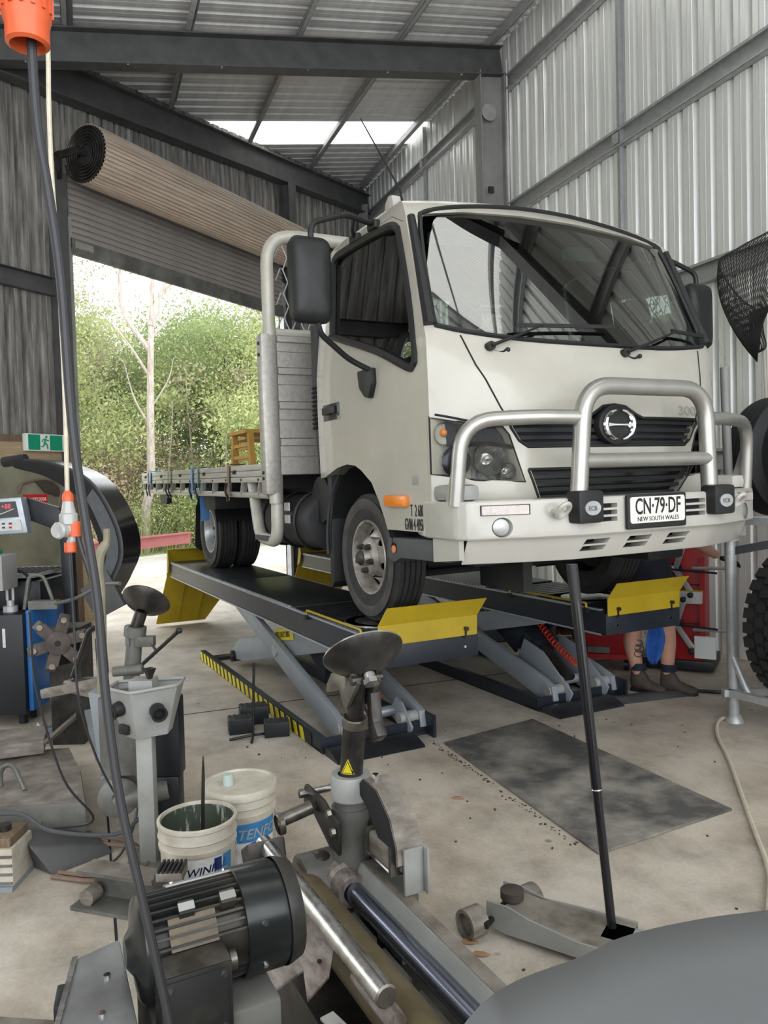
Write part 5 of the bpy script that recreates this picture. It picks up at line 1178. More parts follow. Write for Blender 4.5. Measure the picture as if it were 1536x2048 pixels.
    b = MB(); b.bar(a0+d*0.30, a1, 0.25, 0.17, up=nrm); rh = P(b, 'ram_housing', 'lift_dark', bev=0.012)
    for s in (-1, 1):
        b = MB(); b.bar(a0+d*0.42+V((0, s*0.135, 0)), a1+V((0, s*0.135, 0)), 0.02, 0.24, up=nrm); b.build('housing_cheek', 'lift_dark', rh)
    c = a0+d*0.66+nrm*0.088; b = MB(); b.bar(c-d*0.055, c+d*0.055, 0.12, 0.003, up=nrm); ce = b.build('conformity_sticker', 'hazard_yellow', rh)
    tb = text_mb('CE', 0.075, 0.0006, sx=1.0, align='CENTER', bold=0.0012); tb.xform(axes(c+nrm*0.002-d*0.028, (0, 1, 0), d)); tb.build('conformity_mark', 'lettering', rh, ang=0)
    b = MB(); b.cyl(a0-d*0.05, a0+d*0.35, 0.045, n=14); P(b, 'hydraulic_ram', 'dark_steel')
    b = MB(); b.cyl(a0+V((0.0, -0.2, -0.04)), a0+V((0, 0.2, -0.04)), 0.035, n=14); P(b, 'ram_pin', 'lift_edge')
    hp = []
    q0, q1 = a0+d*0.50+nrm*0.13+V((0, 0.03, 0)), a0+d*0.02+nrm*0.10+V((0.06, 0.02, 0))
    e1 = V((0, 1, 0))
    for i in range(161):
        f = i/160; aa = 2*pi*15*f; sag = -0.03*sin(pi*f); hp.append(q0.lerp(q1, f)+e1*0.022*cos(aa)+nrm*(0.022*sin(aa)+sag))
    b = MB(); b.tube(hp, 0.0055, n=5); P(b, 'coiled_air_hose', 'hose_red')
    b = MB(); b.box(q0+d*0.02, (0.06, 0.06, 0.05)); P(b, 'hose_fitting', 'lift_edge', bev=0.01)
    for s in (-1, 1):    # cheek plates at the front pivot
        b = MB(); pc = [(-0.02, 0.03), (0.02, 0.10), (-0.30, 0.34), (-0.52, 0.40), (-0.62, 0.20), (-0.30, 0.04)] if not near else [(-0.02, 0.03), (0.01, 0.07), (-0.12, 0.20), (-0.20, 0.22), (-0.30, 0.10), (-0.15, 0.03)]; b.prism(pc, lambda a, c_: (a, s*(W-0.15), c_), lambda a, c_: (a, s*(W-0.165), c_)); P(b, 'pivot_cheek', 'lift_grey', bev=0.003)
        b = MB(); b.cyl((-0.10, s*(W-0.02), 0.11), (-0.10, s*(W-0.20), 0.11), 0.04, n=16); P(b, 'pivot_tube', 'machine_light')
    # base frame
    yo = -0.43
    for y in (-0.43, 0.225 if near else 0.225):
        b = MB(); b.box2((-3.0, y, 0.0), (-0.05, y+0.012, 0.088)); b.box2((-3.0, y, 0.0), (-0.05, y+0.07, 0.008)); b.box2((-3.0, y-0.002, 0.084), (-0.05, y+0.04, 0.092)); P(b, 'base_rail', 'lift_dark')
    b = MB(); b.box2((-0.17, -0.43, 0.0), (-0.03, 0.30, 0.02)); b.box2((-0.06, -0.43, 0.0), (-0.045, 0.30, 0.09)); P(b, 'base_cross_member', 'lift_dark')
    b = MB(); b.box2((-3.0, -0.43, 0.0), (-2.88, 0.30, 0.03)); P(b, 'base_cross_member', 'lift_dark')
    for u, y in ((-0.12, -0.36), (-0.12, 0.0), (-0.12, 0.24), (-0.25, -0.36)):
        b = MB(); b.cyl((u, y, 0.02), (u, y, 0.06), 0.013, n=6); b.cyl((u, y, 0.02), (u, y, 0.028), 0.026, n=12); P(b, 'anchor_bolt', 'galv')
    b = MB(); b.box((-0.02, 0.30, 0.07), (0.16, 0.02, 0.14)); P(b, 'base_end_plate', 'lift_dark')
    if near:
        src = None
        b = MB(); b.box2((-3.0, yo-0.006, 0.004), (-0.2, yo-0.001, 0.086)); hz = P(b, 'hazard_strip', 'lettering')
        for i in range(23):
            u = -2.96+0.118*i
            if src is None:
                b = MB(); b.prism([(0, 0.006), (0.06, 0.006), (0.025, 0.084), (-0.035, 0.084)], lambda a, c: (a, yo-0.009, c), lambda a, c: (a, yo-0.005, c)); src = b.build('hazard_stripe', 'hazard_yellow', hz); src.location = (u, 0, 0)
            else: dup(src, hz, (u, 0, 0))
    # tread-plate cover over the hoses in front of the base
    b = MB(); b.prism([(-0.02, 0.0), (0.0, 0.045), (0.06, 0.05), (0.17, 0.012), (0.18, 0.0)], lambda a, c: (a, -0.42, c), lambda a, c: (a, 0.16, c)); P(b, 'tread_cover', 'tread')
    return t
runway(-0.845, 'raised lift runway nearest the viewer under the truck with a yellow and black hazard strip', True)
runway(0.775, 'raised lift runway farther from the viewer under the truck, behind the black jack handle', False)

# floor cover strip running from the far runway towards the mechanic
b = MB(); P0, P1 = tk(0.05, 0.93), tk(0.16, 1.55); d = (P1-P0).normalized(); n = V((-d.y, d.x, 0))
b.add([P0-n*0.09, P0-n*0.04+V((0, 0, 0.03)), P0+n*0.04+V((0, 0, 0.03)), P0+n*0.09, P1-n*0.09, P1-n*0.04+V((0, 0, 0.03)), P1+n*0.04+V((0, 0, 0.03)), P1+n*0.09], [(0, 1, 5, 4), (1, 2, 6, 5), (2, 3, 7, 6), (0, 3, 2, 1), (4, 5, 6, 7)])
o = b.build('hose_cover_strip', 'steel_paint'); tag(o, 'low dark steel hose cover strip on the floor in front of the far runway', 'cover strip')
b = MB(); b.tube(smooth_path([P1+V((0, 0, 0.02)), tk(0.35, 1.75, 0.015), tk(0.62, 1.88, 0.015), tk(0.85, 2.1, 0.015)], 6), 0.014, n=8); o = b.build('floor_hose', 'black_gloss'); tag(o, 'shiny black hose running from the cover strip under the tyre rack', 'hose')
# rubber mat on the floor
b = MB(); q = [tk(0.19, -0.56), tk(1.733, -0.735), tk(1.717, 0.116), tk(0.10, 0.19)]; k = 7; rows = []
for i in range(k+1):
    rows.append([q[0].lerp(q[1], i/k), q[3].lerp(q[2], i/k)])
b.add([p+V((0, 0, 0.001)) for p in q]+[p+V((0, 0, 0.013)) for p in q], [(3, 2, 1, 0), (4, 5, 6, 7), (0, 1, 5, 4), (1, 2, 6, 5), (2, 3, 7, 6), (3, 0, 4, 7)])
o = b.build('rubber_mat', 'rubber_mat', bev=0.004); tag(o, 'worn dark rubber mat lying on the concrete between the runways', 'mat')
# small foam blocks and a rod stand left of the hazard strip
def block(p, a, sz, lab, ridged):
    t = thing('rubber_block', lab, 'block', p, a, 'rubber blocks by the hazard strip')
    b = MB(); b.box((0, 0, sz[2]/2), sz); b.build('block_body', 'machine_black', t, bev=0.006)
    for i in range(5):
        b = MB(); b.box((-sz[0]/2+sz[0]*(i+0.5)/5, 0, sz[2]+0.0005), (sz[0]*0.11, sz[1]*0.96, 0.004)); b.build('grip_rib', 'black_plastic', t)
block((-0.985, 5.02, 0), 0.3, (0.155, 0.12, 0.10), 'black rubber block standing behind the thin rod stand', True)
block((-0.93, 5.22, 0), 0.3, (0.19, 0.13, 0.12), 'black rubber block at the back of the three', True)
block((-0.735, 4.94, 0), 0.2, (0.16, 0.12, 0.095), 'black rubber block right of the thin rod stand', True)
t = thing('rod_stand', 'thin upright black rod on a three-legged base beside the hazard strip', 'stand', (-0.876, 4.87, 0))
b = MB(); b.cyl((0, 0, 0.02), (0.02, 0, 0.49), 0.0085, n=8); b.build('rod', 'black_plastic', t)
for a, l in ((3.4, 0.15), (-1.5, 0.10), (0.6, 0.16)):
    b = MB(); b.tube([(0, 0, 0.025), (cos(a)*l, sin(a)*l, 0.010)], 0.009, n=8); b.build('foot', 'black_plastic', t)
# ------------------------------------------------------------------ foreground truck tyre changer (local x towards the viewer's right, y to the right and away)
MCO = V((-0.10, 2.32, 0)); MCM = M.Translation(MCO) @ M.Rotation(R(-63), 4, 'Z')
TC = thing('truck_tyre_changer', 'greasy heavy tyre changer in the foreground with bead disc, bright shafts and black motor', 'tyre changer', MCO, R(-63))
def wl(p): return MCM.inverted() @ V(p)          # world -> local
def wd(d): return (MCM.inverted().to_3x3() @ V(d)).normalized()
def Q(b, n, m, par=None, **k): return b.build(n, m, par or TC, **k)
def bead_disc(parent_fn, hub, n, r, mt='grease_steel'):
    b = MB(); b.lathe([(0.022, 0.0), (0.03, 0.004), (r*0.45, 0.020), (r*0.8, 0.042), (r*0.97, 0.062), (r, 0.068), (r*0.99, 0.072), (r*0.94, 0.068), (r*0.75, 0.052), (r*0.4, 0.03), (0.001, 0.02)], hub, n, n=44); return parent_fn(b, 'bead_disc', mt)
# tool post
nd = wd((-0.24, 0.60, 0.76)); hub = V((0.095, 0.0, 1.05))
dsc = bead_disc(Q, hub, nd, 0.122, 'dark_steel')
b = MB(); b.lathe([(0.119, 0.0665), (0.1225, 0.068), (0.1225, 0.072), (0.118, 0.0735)], hub, nd, n=44); Q(b, 'disc_rim', 'bright_shaft', dsc)
b = MB(); b.cyl(hub-nd*0.03, hub+nd*0.012, 0.018, n=12); b.cyl(hub-nd*0.035, hub-nd*0.02, 0.024, n=6); Q(b, 'disc_bolt', 'bright_shaft', dsc)
p0, p1, p2 = V((-0.062, 0, 0.66)), V((-0.012, 0, 0.895)), V((0.01, 0, 1.0))
b = MB(); b.cyl(p0, p1, 0.036, n=20); Q(b, 'post_tube', 'dark_steel')
b = MB(); b.lathe([(0.036, 0), (0.040, 0.004), (0.040, 0.03), (0.036, 0.034)], p1-(p1-p0).normalized()*0.034, p1-p0, n=20); Q(b, 'post_ring', 'grease_steel')
b = MB(); b.cyl(p1, p2+V((0.02, 0, 0.02)), 0.025, n=16); Q(b, 'post_neck', 'dark_steel')
for s in (-1, 1):
    b = MB(); b.bar(p1+V((0.005, s*0.033, 0.05)), hub+V((-0.015, s*0.033, -0.01)), 0.012, 0.045, up=(1, 0, 0)); Q(b, 'post_cheek', 'grease_steel')
b = MB(); b.cyl(hub+V((-0.02, -0.05, -0.02)), hub+V((-0.02, 0.05, -0.02)), 0.014, n=10); Q(b, 'post_pin', 'dark_steel')
# hook tool opposite the disc
rows = []; 
hk = [(-0.01, 1.02), (-0.07, 1.03), (-0.125, 1.01), (-0.165, 0.965), (-0.175, 0.935), (-0.15, 0.945), (-0.115, 0.975), (-0.07, 0.975), (-0.04, 0.93), (-0.01, 0.90)]
b = MB(); b.prism(hk, lambda a, c: (a, -0.03, c), lambda a, c: (a, 0.035, c)); Q(b, 'mounting_hook', 'grease_steel', bev=0.008)
b = MB(); b.prism([(0.03, 1.0), (0.06, 0.98), (0.07, 0.90), (0.10, 0.86), (0.06, 0.83), (0.035, 0.86)], lambda a, c: (a, 0.02, c), lambda a, c: (a, 0.055, c)); Q(b, 'hook_lug', 'dark_steel', bev=0.006)
# warning triangle on the tube
c = p0.lerp(p1, 0.33); f = wd((0, -1, 0.0)); rt = wd((1, 0, 0)); 
def on_tube(a, e): 
    ang = -a/0.036; v = f*cos(ang)-rt*sin(ang)*1.0
    return c+v*0.0368+(p1-p0).normalized()*e
for k, (sc, off, m_) in enumerate(((1.0, 0.0, 'hazard_yellow'), (0.80, 0.0008, 'lettering'), (0.66, 0.0016, 'hazard_yellow'))):
    b = MB(); tri = [(-0.023-0.012, -0.022), (0.023-0.012, -0.022), (-0.012, 0.03)]; g = []
    pts = []
    for i in range(3):
        a, e = tri[i], tri[(i+1) % 3]
        for q in range(6): pts.append((a[0]+(e[0]-a[0])*q/6, a[1]+(e[1]-a[1])*q/6))
    pts = [(-0.012+(x+0.012)*sc, -0.006+(y+0.006)*sc) for x, y in pts]; ctr = on_tube(-0.012, -0.004)
    vv = [on_tube(x, y) for x, y in pts]; vv = [v+(v-c).normalized()*off*0.6 for v in vv]; b.add(vv+[ctr+(ctr-c).normalized()*off*0.6], [(i, (i+1) % 18, 18) for i in range(18)])
    if k == 0: wt_ = Q(b, 'warning_sticker', m_)
    else: Q(b, 'warning_mark', m_, wt_)
# collar, clamp plate, cast column
b = MB(); b.lathe([(0.04, 0.705), (0.060, 0.705), (0.063, 0.70), (0.063, 0.632), (0.058, 0.626), (0.04, 0.626)], (-0.058, 0, 0), (0, 0, 1), n=28); Q(b, 'collar', 'machine_light')
b = MB(); b.cyl((-0.06, 0, 0.59), (-0.06, 0, 0.63), 0.05, n=20); Q(b, 'collar_neck', 'machine_grey')
for y in (-0.075, 0.085):
    pl = [(-0.40, 0.545), (-0.40, 0.60), (-0.37, 0.628), (-0.10, 0.628), (0.02, 0.605), (0.115, 0.60), (0.115, 0.50), (-0.02, 0.50), (-0.10, 0.52), (-0.33, 0.575), (-0.345, 0.535)]
    b = MB(); b.prism(pl, lambda a, cc: (a*0.55-0.03, y-0.012, cc), lambda a, cc: (a*0.55-0.03, y+0.0, cc)); Q(b, 'clamp_plate', 'dark_steel', bev=0.003)
b = MB(); b.cyl((-0.225, -0.11, 0.60), (-0.225, 0.13, 0.60), 0.012, n=12); Q(b, 'clamp_pin', 'bright_shaft')
b = MB(); b.tube([(-0.15, -0.10, 0.585), (-0.15, -0.20, 0.565)], 0.022, n=14); b.lathe([(0.030, 0), (0.034, 0.004), (0.034, 0.018), (0.02, 0.02), (0.014, 0.0)], (-0.145, -0.215, 0.555), (0, 1, 0.1), n=18); Q(b, 'handle_socket', 'grease_steel')
for x, z in ((-0.235, 0.60), (0.02, 0.57), (-0.01, 0.615)):
    b = MB(); b.cyl((x, -0.092, z), (x, -0.105, z), 0.013, n=6); Q(b, 'hex_bolt', 'grease_steel')
b = MB(); b.lathe([(0.0, 0.60), (0.060, 0.60), (0.060, 0.42), (0.066, 0.40), (0.066, 0.33), (0.0, 0.33)], (-0.065, 0, 0), (0, 0, 1), n=28); Q(b, 'cast_column', 'machine_grey')
b = MB(); b.cyl((-0.21, -0.03, 0.50), (-0.13, -0.03, 0.505), 0.014, n=8); b.cyl((-0.215, -0.03, 0.50), (-0.20, -0.03, 0.50), 0.022, n=8); Q(b, 'clamp_screw', 'dark_steel')
# dusty folded cover, air cylinder and lower leg
cov = [(-0.02, 0.67), (0.03, 0.715), (0.12, 0.71), (0.20, 0.655), (0.235, 0.59), (0.24, 0.535)]
rows = [[(a, y, z) for a, z in cov] for y in (0.0, 0.085)]
b = MB(); b.grid(rows); cv = Q(b, 'folded_cover', 'dusty_plate', fix=False)
b = MB(); b.prism([(-0.02, 0.67), (0.03, 0.715), (0.12, 0.71), (0.20, 0.655), (0.235, 0.59), (0.24, 0.535), (0.15, 0.55), (0.06, 0.63)], lambda a, cc: (a, 0.001, cc), lambda a, cc: (a, 0.004, cc)); Q(b, 'cover_cheek', 'dark_gap', cv)
b = MB(); b.box((0.245, 0.05, 0.515), (0.010, 0.06, 0.13)); b.box((0.245, 0.085, 0.515), (0.05, 0.008, 0.13)); Q(b, 'cover_box', 'machine_light', cv, bev=0.002)
b = MB(); b.cyl((0.06, 0.03, 0.71), (0.06, 0.03, 0.735), 0.010, n=8); Q(b, 'cover_screw', 'chrome', cv)
b = MB(); b.box((0.14, 0.03, 0.54), (0.15, 0.07, 0.07)); ac = Q(b, 'air_cylinder', 'dusty_plate', bev=0.014)
for y in (-0.002, 0.06):
    b = MB(); b.cyl((0.07, y, 0.505), (0.215, y, 0.505), 0.005, n=6); Q(b, 'tie_bar', 'bright_shaft', ac)
b = MB(); b.box((0.215, 0.03, 0.54), (0.012, 0.08, 0.08)); b.cyl((0.215, 0.02, 0.525), (0.24, 0.02, 0.525), 0.010, n=8); Q(b, 'cylinder_cap', 'grease_steel', ac)
b = MB(); b.box((0.066, 0.03, 0.54), (0.012, 0.085, 0.085)); Q(b, 'cylinder_cap', 'grease_steel', ac)
b = MB(); b.box2((0.06, 0.02, 0.02), (0.22, 0.08, 0.45)); Q(b, 'lower_leg', 'machine_grey', bev=0.006)
b = MB(); b.box2((-0.10, 0.04, 0.10), (0.10, 0.10, 0.56)); Q(b, 'column_bracket', 'dark_gap')
# carriage casting and bearing
b = MB(); b.prism([(-0.30, 0.36), (-0.24, 0.44), (-0.16, 0.455), (-0.10, 0.44), (-0.02, 0.36), (-0.02, 0.22), (-0.30, 0.22)], lambda a, cc: (a*0.8+0.03, -0.16, cc), lambda a, cc: (a*0.8+0.03, -0.03, cc)); Q(b, 'carriage_casting', 'machine_grey', bev=0.01)
b = MB(); b.lathe([(0.03, 0.0), (0.046, 0.0), (0.05, 0.006), (0.05, 0.06), (0.06, 0.07), (0.06, 0.12), (0.0, 0.12)], (0.045, -0.048, 0.385), (-1, 0, 0), n=24); Q(b, 'rod_gland', 'rusty')
b = MB(); b.sphere((-0.10, -0.09, 0.41), 0.05, 14, 10); Q(b, 'hose_union', 'dark_steel')
b = MB(); b.cyl((-0.1, -0.045, 0.385), (0.85, -0.03, 0.385), 0.030, n=24); Q(b, 'slide_rod', 'rod')
b = MB(); b.prism([(-0.02, 0.405), (0.0, 0.445), (0.045, 0.445), (0.045, 0.43), (0.012, 0.43), (-0.005, 0.40)], lambda a, cc: (0.0, a, cc), lambda a, cc: (0.86, a, cc)); rl_ = Q(b, 'guard_rail', 'machine_light')
b = MB(); b.box2((0.0, 0.005, 0.4455), (0.86, 0.043, 0.4475)); Q(b, 'rail_grime', 'dusty_plate', rl_)
b = MB(); b.cyl((-0.12, -0.165, 0.37), (0.85, -0.165, 0.37), 0.062, n=24); Q(b, 'torque_tube', 'khaki_tube')
b = MB(); b.box2((-0.3, -0.28, 0.02), (0.9, 0.06, 0.24)); Q(b, 'machine_bed', 'dark_steel', bev=0.01)
for x in (0.16, 0.36, 0.56):
    b = MB(); b.box((x, -0.075, 0.29), (0.15, 0.02, 0.12)); Q(b, 'bed_plate', 'machine_grey')
sh0, sh1 = V((-0.16, -0.256, 0.5)), V((0.66, -0.25, 0.5))
b = MB(); b.cyl(sh0, sh1, 0.0265, n=24); sf = Q(b, 'bright_shaft', 'bright_shaft')
b = MB(); b.lathe([(0.0265, 0.0), (0.022, 0.004), (0.004, 0.004), (0.003, -0.004), (0.0, -0.004)], sh1, (1, 0, 0), n=20); Q(b, 'shaft_end', 'grease_steel', sf)
b = MB(); b.cyl((0.5, -0.24, 0.455), (0.69, -0.24, 0.455), 0.024, n=8); Q(b, 'shaft_key', 'rusty', sf)
b = MB(); b.prism([(-0.20, 0.48), (-0.12, 0.53), (-0.10, 0.46), (-0.16, 0.42)], lambda a, cc: (a, -0.32, cc), lambda a, cc: (a, -0.20, cc)); Q(b, 'shaft_bracket', 'dark_steel', bev=0.008)
# rusty mottled plates under the shaft
zz = lambda x, y: 0.47+0.55*(y+0.26)
pl = [(-0.05, -0.262), (0.40, -0.262), (0.46, -0.30), (0.47, -0.36), (0.38, -0.335), (0.36, -0.42), (0.30, -0.50), (0.12, -0.44), (0.02, -0.36)]
b = MB(); b.prism(pl, lambda x, y: (x, y, zz(x, y)-0.006), lambda x, y: (x, y, zz(x, y))); Q(b, 'mottled_plate', 'rusty')
b = MB(); b.prism([(0.45, -0.46), (0.62, -0.29), (0.85, -0.29), (0.75, -0.46)], lambda x, y: (x, y, 0.33), lambda x, y: (x, y, 0.336)); Q(b, 'mottled_plate', 'rusty')
b = MB(); b.bar((0.50, -0.325, 0.385), (0.72, -0.285, 0.385), 0.035, 0.006); Q(b, 'paper_strip', 'paper')
b = MB(); b.prism([(0.44, -0.33), (0.62, -0.27), (0.85, -0.26), (0.85, -0.31)], lambda x, y: (x, y, 0.29), lambda x, y: (x, y, 0.30)); Q(b, 'shadow_plate', 'dark_gap')  # dark sheet standing in for the shade below the shaft
b = MB(); b.cyl((0.40, -0.30, 0.449), (0.40, -0.30, 0.452), 0.006, n=10); Q(b, 'plate_hole', 'dark_gap')
# motor, axis along local y
mo = wl((-0.375, 1.55, 0.70)); mx, my, mz = mo
MSC = 0.91
def mp(a, d, e): return (mx+d, my+a, mz+e)       # a along axis, d towards the viewer's right/near, e up
b = MB(); b.cyl(mp(-0.15, 0, 0), mp(0.06, 0, 0), 0.088, n=40); mt_ = Q(b, 'motor_body', 'motor')
for k in range(34):
    a = 2*pi*k/34
    if abs(((a-0.0+pi) % (2*pi))-pi) < 0.33: continue
    e = V((cos(a), 0, sin(a))); bb = MB(); o = V((mx, my, mz))+e*0.096
    bb.bar(o+V((0, -0.15, 0)), o+V((0, 0.055, 0)), 0.005, 0.024, up=e); Q(bb, 'cooling_fin', 'motor', mt_)
b = MB(); b.lathe([(0.0, -0.19), (0.03, -0.19), (0.05, -0.175), (0.098, -0.168), (0.110, -0.160), (0.110, -0.145), (0.09, -0.14), (0.0, -0.14)], (mx, my, mz), (0, 1, 0), n=36); Q(b, 'end_bell', 'motor_band', mt_)
b = MB(); b.lathe([(0.113, 0.05), (0.1165, 0.052), (0.1165, 0.14), (0.110, 0.158), (0.085, 0.17), (0.0, 0.172)], (mx, my, mz), (0, 1, 0), n=44); fc = Q(b, 'fan_cowl', 'motor_band', mt_)
b = MB(); b.lathe([(0.1175, 0.15), (0.118, 0.156), (0.108, 0.185), (0.07, 0.197), (0.0, 0.198)], (mx, my, mz), (0, 1, 0), n=44); Q(b, 'cowl_grille', 'motor', fc)
for a in (0.35, -0.5):
    p = V((mx, my+0.09, mz))+V((cos(a), 0, sin(a)))*0.117; b = MB(); b.cyl(p-V((cos(a), 0, sin(a)))*0.004, p+V((cos(a), 0, sin(a)))*0.004, 0.006, n=8); Q(b, 'cowl_screw', 'chrome', fc)
top = V((cos(1.95), 0, sin(1.95)))
b = MB(); o = V((mx, my-0.02, mz))+top*0.110; b.bar(o+V((0, -0.075, 0)), o+V((0, 0.075, 0)), 0.036, 0.004, up=top); np_ = Q(b, 'name_plate', 'machine_light', mt_)
for d in (-0.06, 0.06):
    b = MB(); q = o+V((0, d, 0)); b.cyl(q, q+top*0.006, 0.005, n=8); Q(b, 'plate_rivet', 'chrome', np_)
for d in (-0.07, 0.02):
    e = V((cos(1.0), 0, sin(1.0))); q = V((mx, my+d, mz))+e*0.105; b = MB(); b.bar(q+V((0, -0.016, 0)), q+V((0, 0.016, 0)), 0.03, 0.03, up=e); fb = Q(b, 'foot_boss', 'motor', mt_)
    b = MB(); q2 = q+e*0.0165; b.bar(q2+V((0, -0.017, 0)), q2+V((0, 0.017, 0)), 0.018, 0.002, up=e); Q(b, 'boss_face', 'machine_light', fb)
e = V((cos(0.62), 0, sin(0.62))); q = V((mx, my-0.06, mz))+e*0.098; b = MB(); b.bar(q+V((0, -0.05, 0)), q+V((0, 0.05, 0)), 0.07, 0.006, up=e); Q(b, 'dusty_ledge', 'motor_dust', mt_)
b = MB(); b.box((mx+0.135, my-0.075, mz-0.055), (0.075, 0.145, 0.155)); tb_ = Q(b, 'terminal_box', 'motor', mt_, bev=0.006)
b = MB(); b.box((mx+0.135, my-0.075, mz+0.0245), (0.07, 0.14, 0.004)); Q(b, 'box_top', 'grease_steel', tb_)
b = MB(); b.box((mx+0.174, my-0.075, mz-0.055), (0.004, 0.125, 0.135)); Q(b, 'box_lid', 'motor', tb_, bev=0.003)
for d in (-0.055, 0.055):
    for e_ in (-0.055, 0.055):
        b = MB(); b.cyl((mx+0.174, my-0.075+d, mz-0.055+e_), (mx+0.179, my-0.075+d, mz-0.055+e_), 0.006, n=8); Q(b, 'lid_screw', 'chrome', tb_)
b = MB(); b.lathe([(0.015, 0), (0.02, 0.005), (0.02, 0.018), (0.01, 0.022)], (mx+0.12, my+0.0, mz-0.01), (0, 1, 0), n=14); Q(b, 'cable_gland', 'grease_steel', tb_)
b = MB(); b.box2((mx-0.10, my-0.14, mz-0.22), (mx+0.13, my+0.10, mz-0.10)); Q(b, 'motor_mount', 'machine_grey', bev=0.008)
def shrink(o):
    for v in o.data.vertices: v.co = V((mx, my, mz))+(v.co-V((mx, my, mz)))*MSC
for o in [mt_]+list(mt_.children_recursive): shrink(o)
X['guard_metal'] = mat('brushed_guard_sheet', (0.30, 0.31, 0.32), 0.38, 0.5, col2=(0.16, 0.16, 0.16), scale=5)
# sheet-metal guard left of the motor, dusty shelf plate, lower cylinder
def wp(x, y, z): return wl((x, y, z))
g = [(-0.655, 1.53), (-0.585, 1.60), (-0.44, 1.29), (-0.58, 1.22)]
b = MB(); b.add([wp(x, y, 0.30) for x, y in g]+[wp(x, y, 0.655) for x, y in g], [(3, 2, 1, 0), (4, 5, 6, 7), (0, 1, 5, 4), (1, 2, 6, 5), (2, 3, 7, 6), (3, 0, 4, 7)]); gd = Q(b, 'belt_guard', 'guard_metal', bev=0.008)
b = MB(); b.add([wp(x, y, 0.60+0.0555) for x, y in ((-0.657, 1.53), (-0.648, 1.535), (-0.573, 1.22), (-0.582, 1.215))]+[wp(x, y, 0.659) for x, y in ((-0.657, 1.53), (-0.648, 1.535), (-0.573, 1.22), (-0.582, 1.215))], [(3, 2, 1, 0), (4, 5, 6, 7), (0, 1, 5, 4), (1, 2, 6, 5), (2, 3, 7, 6), (3, 0, 4, 7)]); Q(b, 'guard_edge', 'bright_shaft', gd)
for x, y in ((-0.565, 1.47), (-0.535, 1.36)):
    b = MB(); p = wp(x, y, 0.655); b.cyl(p, p+V((0, 0, 0.005)), 0.007, n=10); Q(b, 'guard_screw', 'chrome', gd)
g = [(-1.15, 1.45), (-0.98, 1.72), (-0.52, 1.66), (-0.50, 1.1), (-1.0, 1.0)]
b = MB(); b.prism(g, lambda x, y: wp(x, y, 0.40), lambda x, y: wp(x, y, 0.415)); Q(b, 'dusty_shelf', 'dusty_plate')
g = [(-0.95, 1.50), (-0.95, 1.65), (-0.55, 1.62), (-0.55, 1.2)]
b = MB(); b.prism(g, lambda x, y: wp(x, y, 0.0), lambda x, y: wp(x, y, 0.40)); Q(b, 'machine_leg', 'dark_steel')
b = MB(); a0, a1 = wp(-0.30, 1.30, 0.52), wp(-0.105, 1.43, 0.52); b.cyl(a0, a1, 0.045, n=24); lc = Q(b, 'lower_cylinder', 'khaki_tube')
b = MB(); d = (a1-a0).normalized(); b.lathe([(0.0, 0.012), (0.03, 0.012), (0.047, 0.008), (0.048, -0.02), (0.045, -0.024)], a1, d, n=24); Q(b, 'cylinder_cap', 'dark_steel', lc)
b = MB(); b.cyl(a1, a1+d*0.03, 0.008, n=8); Q(b, 'bleed_screw', 'dark_steel', lc)
b = MB(); b.prism([(-0.42, 1.36), (-0.14, 1.58), (-0.10, 1.50), (-0.25, 1.1), (-0.5, 1.1)], lambda x, y: wp(x, y, 0.42), lambda x, y: wp(x, y, 0.43)); Q(b, 'base_tray', 'machine_grey')

# dark grey hood of the machine right in front of the viewer
hd = thing('machine_hood', 'matt dark grey curved machine hood filling the lower right corner', 'machine hood', (0.4, 0.8, 0))
edge = smooth_path([(-0.42, -0.12, 0), (-0.30, 0.10, 0), (-0.16, 0.185, 0), (-0.10, 0.222, 0), (-0.02, 0.25, 0), (0.10, 0.275, 0), (0.35, 0.30, 0), (0.7, 0.28, 0)], 6)
rows = []
for dz, k in ((-0.98, 0.0), (-0.05, 0.0), (-0.012, -0.002), (0.0, -0.012), (0.012, -0.12), (0.016, -0.4)):
    rows.append([(p.x*(1 if k > -0.3 else 0.9)+0.0, p.y+k*(1.0), 0.985+dz-0.05*max(0, -k)*0) for p in edge])
b = MB(); b.grid(rows); b.build('hood_shell', 'cover', hd, fix=False, ang=50)
# a second, slightly raised panel with a soft crease
rows = []
for f in (0, 0.33, 0.66, 1.0):
    rows.append([(-0.25+1.0*i/8, -0.62+0.02*i/8+f*(0.28+0.42*(i/8)**0.8), 1.002+0.012*sin(pi*min(1, f*1.2)*0.5)-(0.006 if f == 1 else 0)) for i in range(9)])
b = MB(); b.grid(rows); b.build('hood_lid', 'cover', hd, fix=False, ang=50)
b = MB(); b.box((0.055-0.4+0.29, 0.40-0.46, 1.022), (0.012, 0.006, 0.004)); b.build('debris_chip', 'paper', hd)

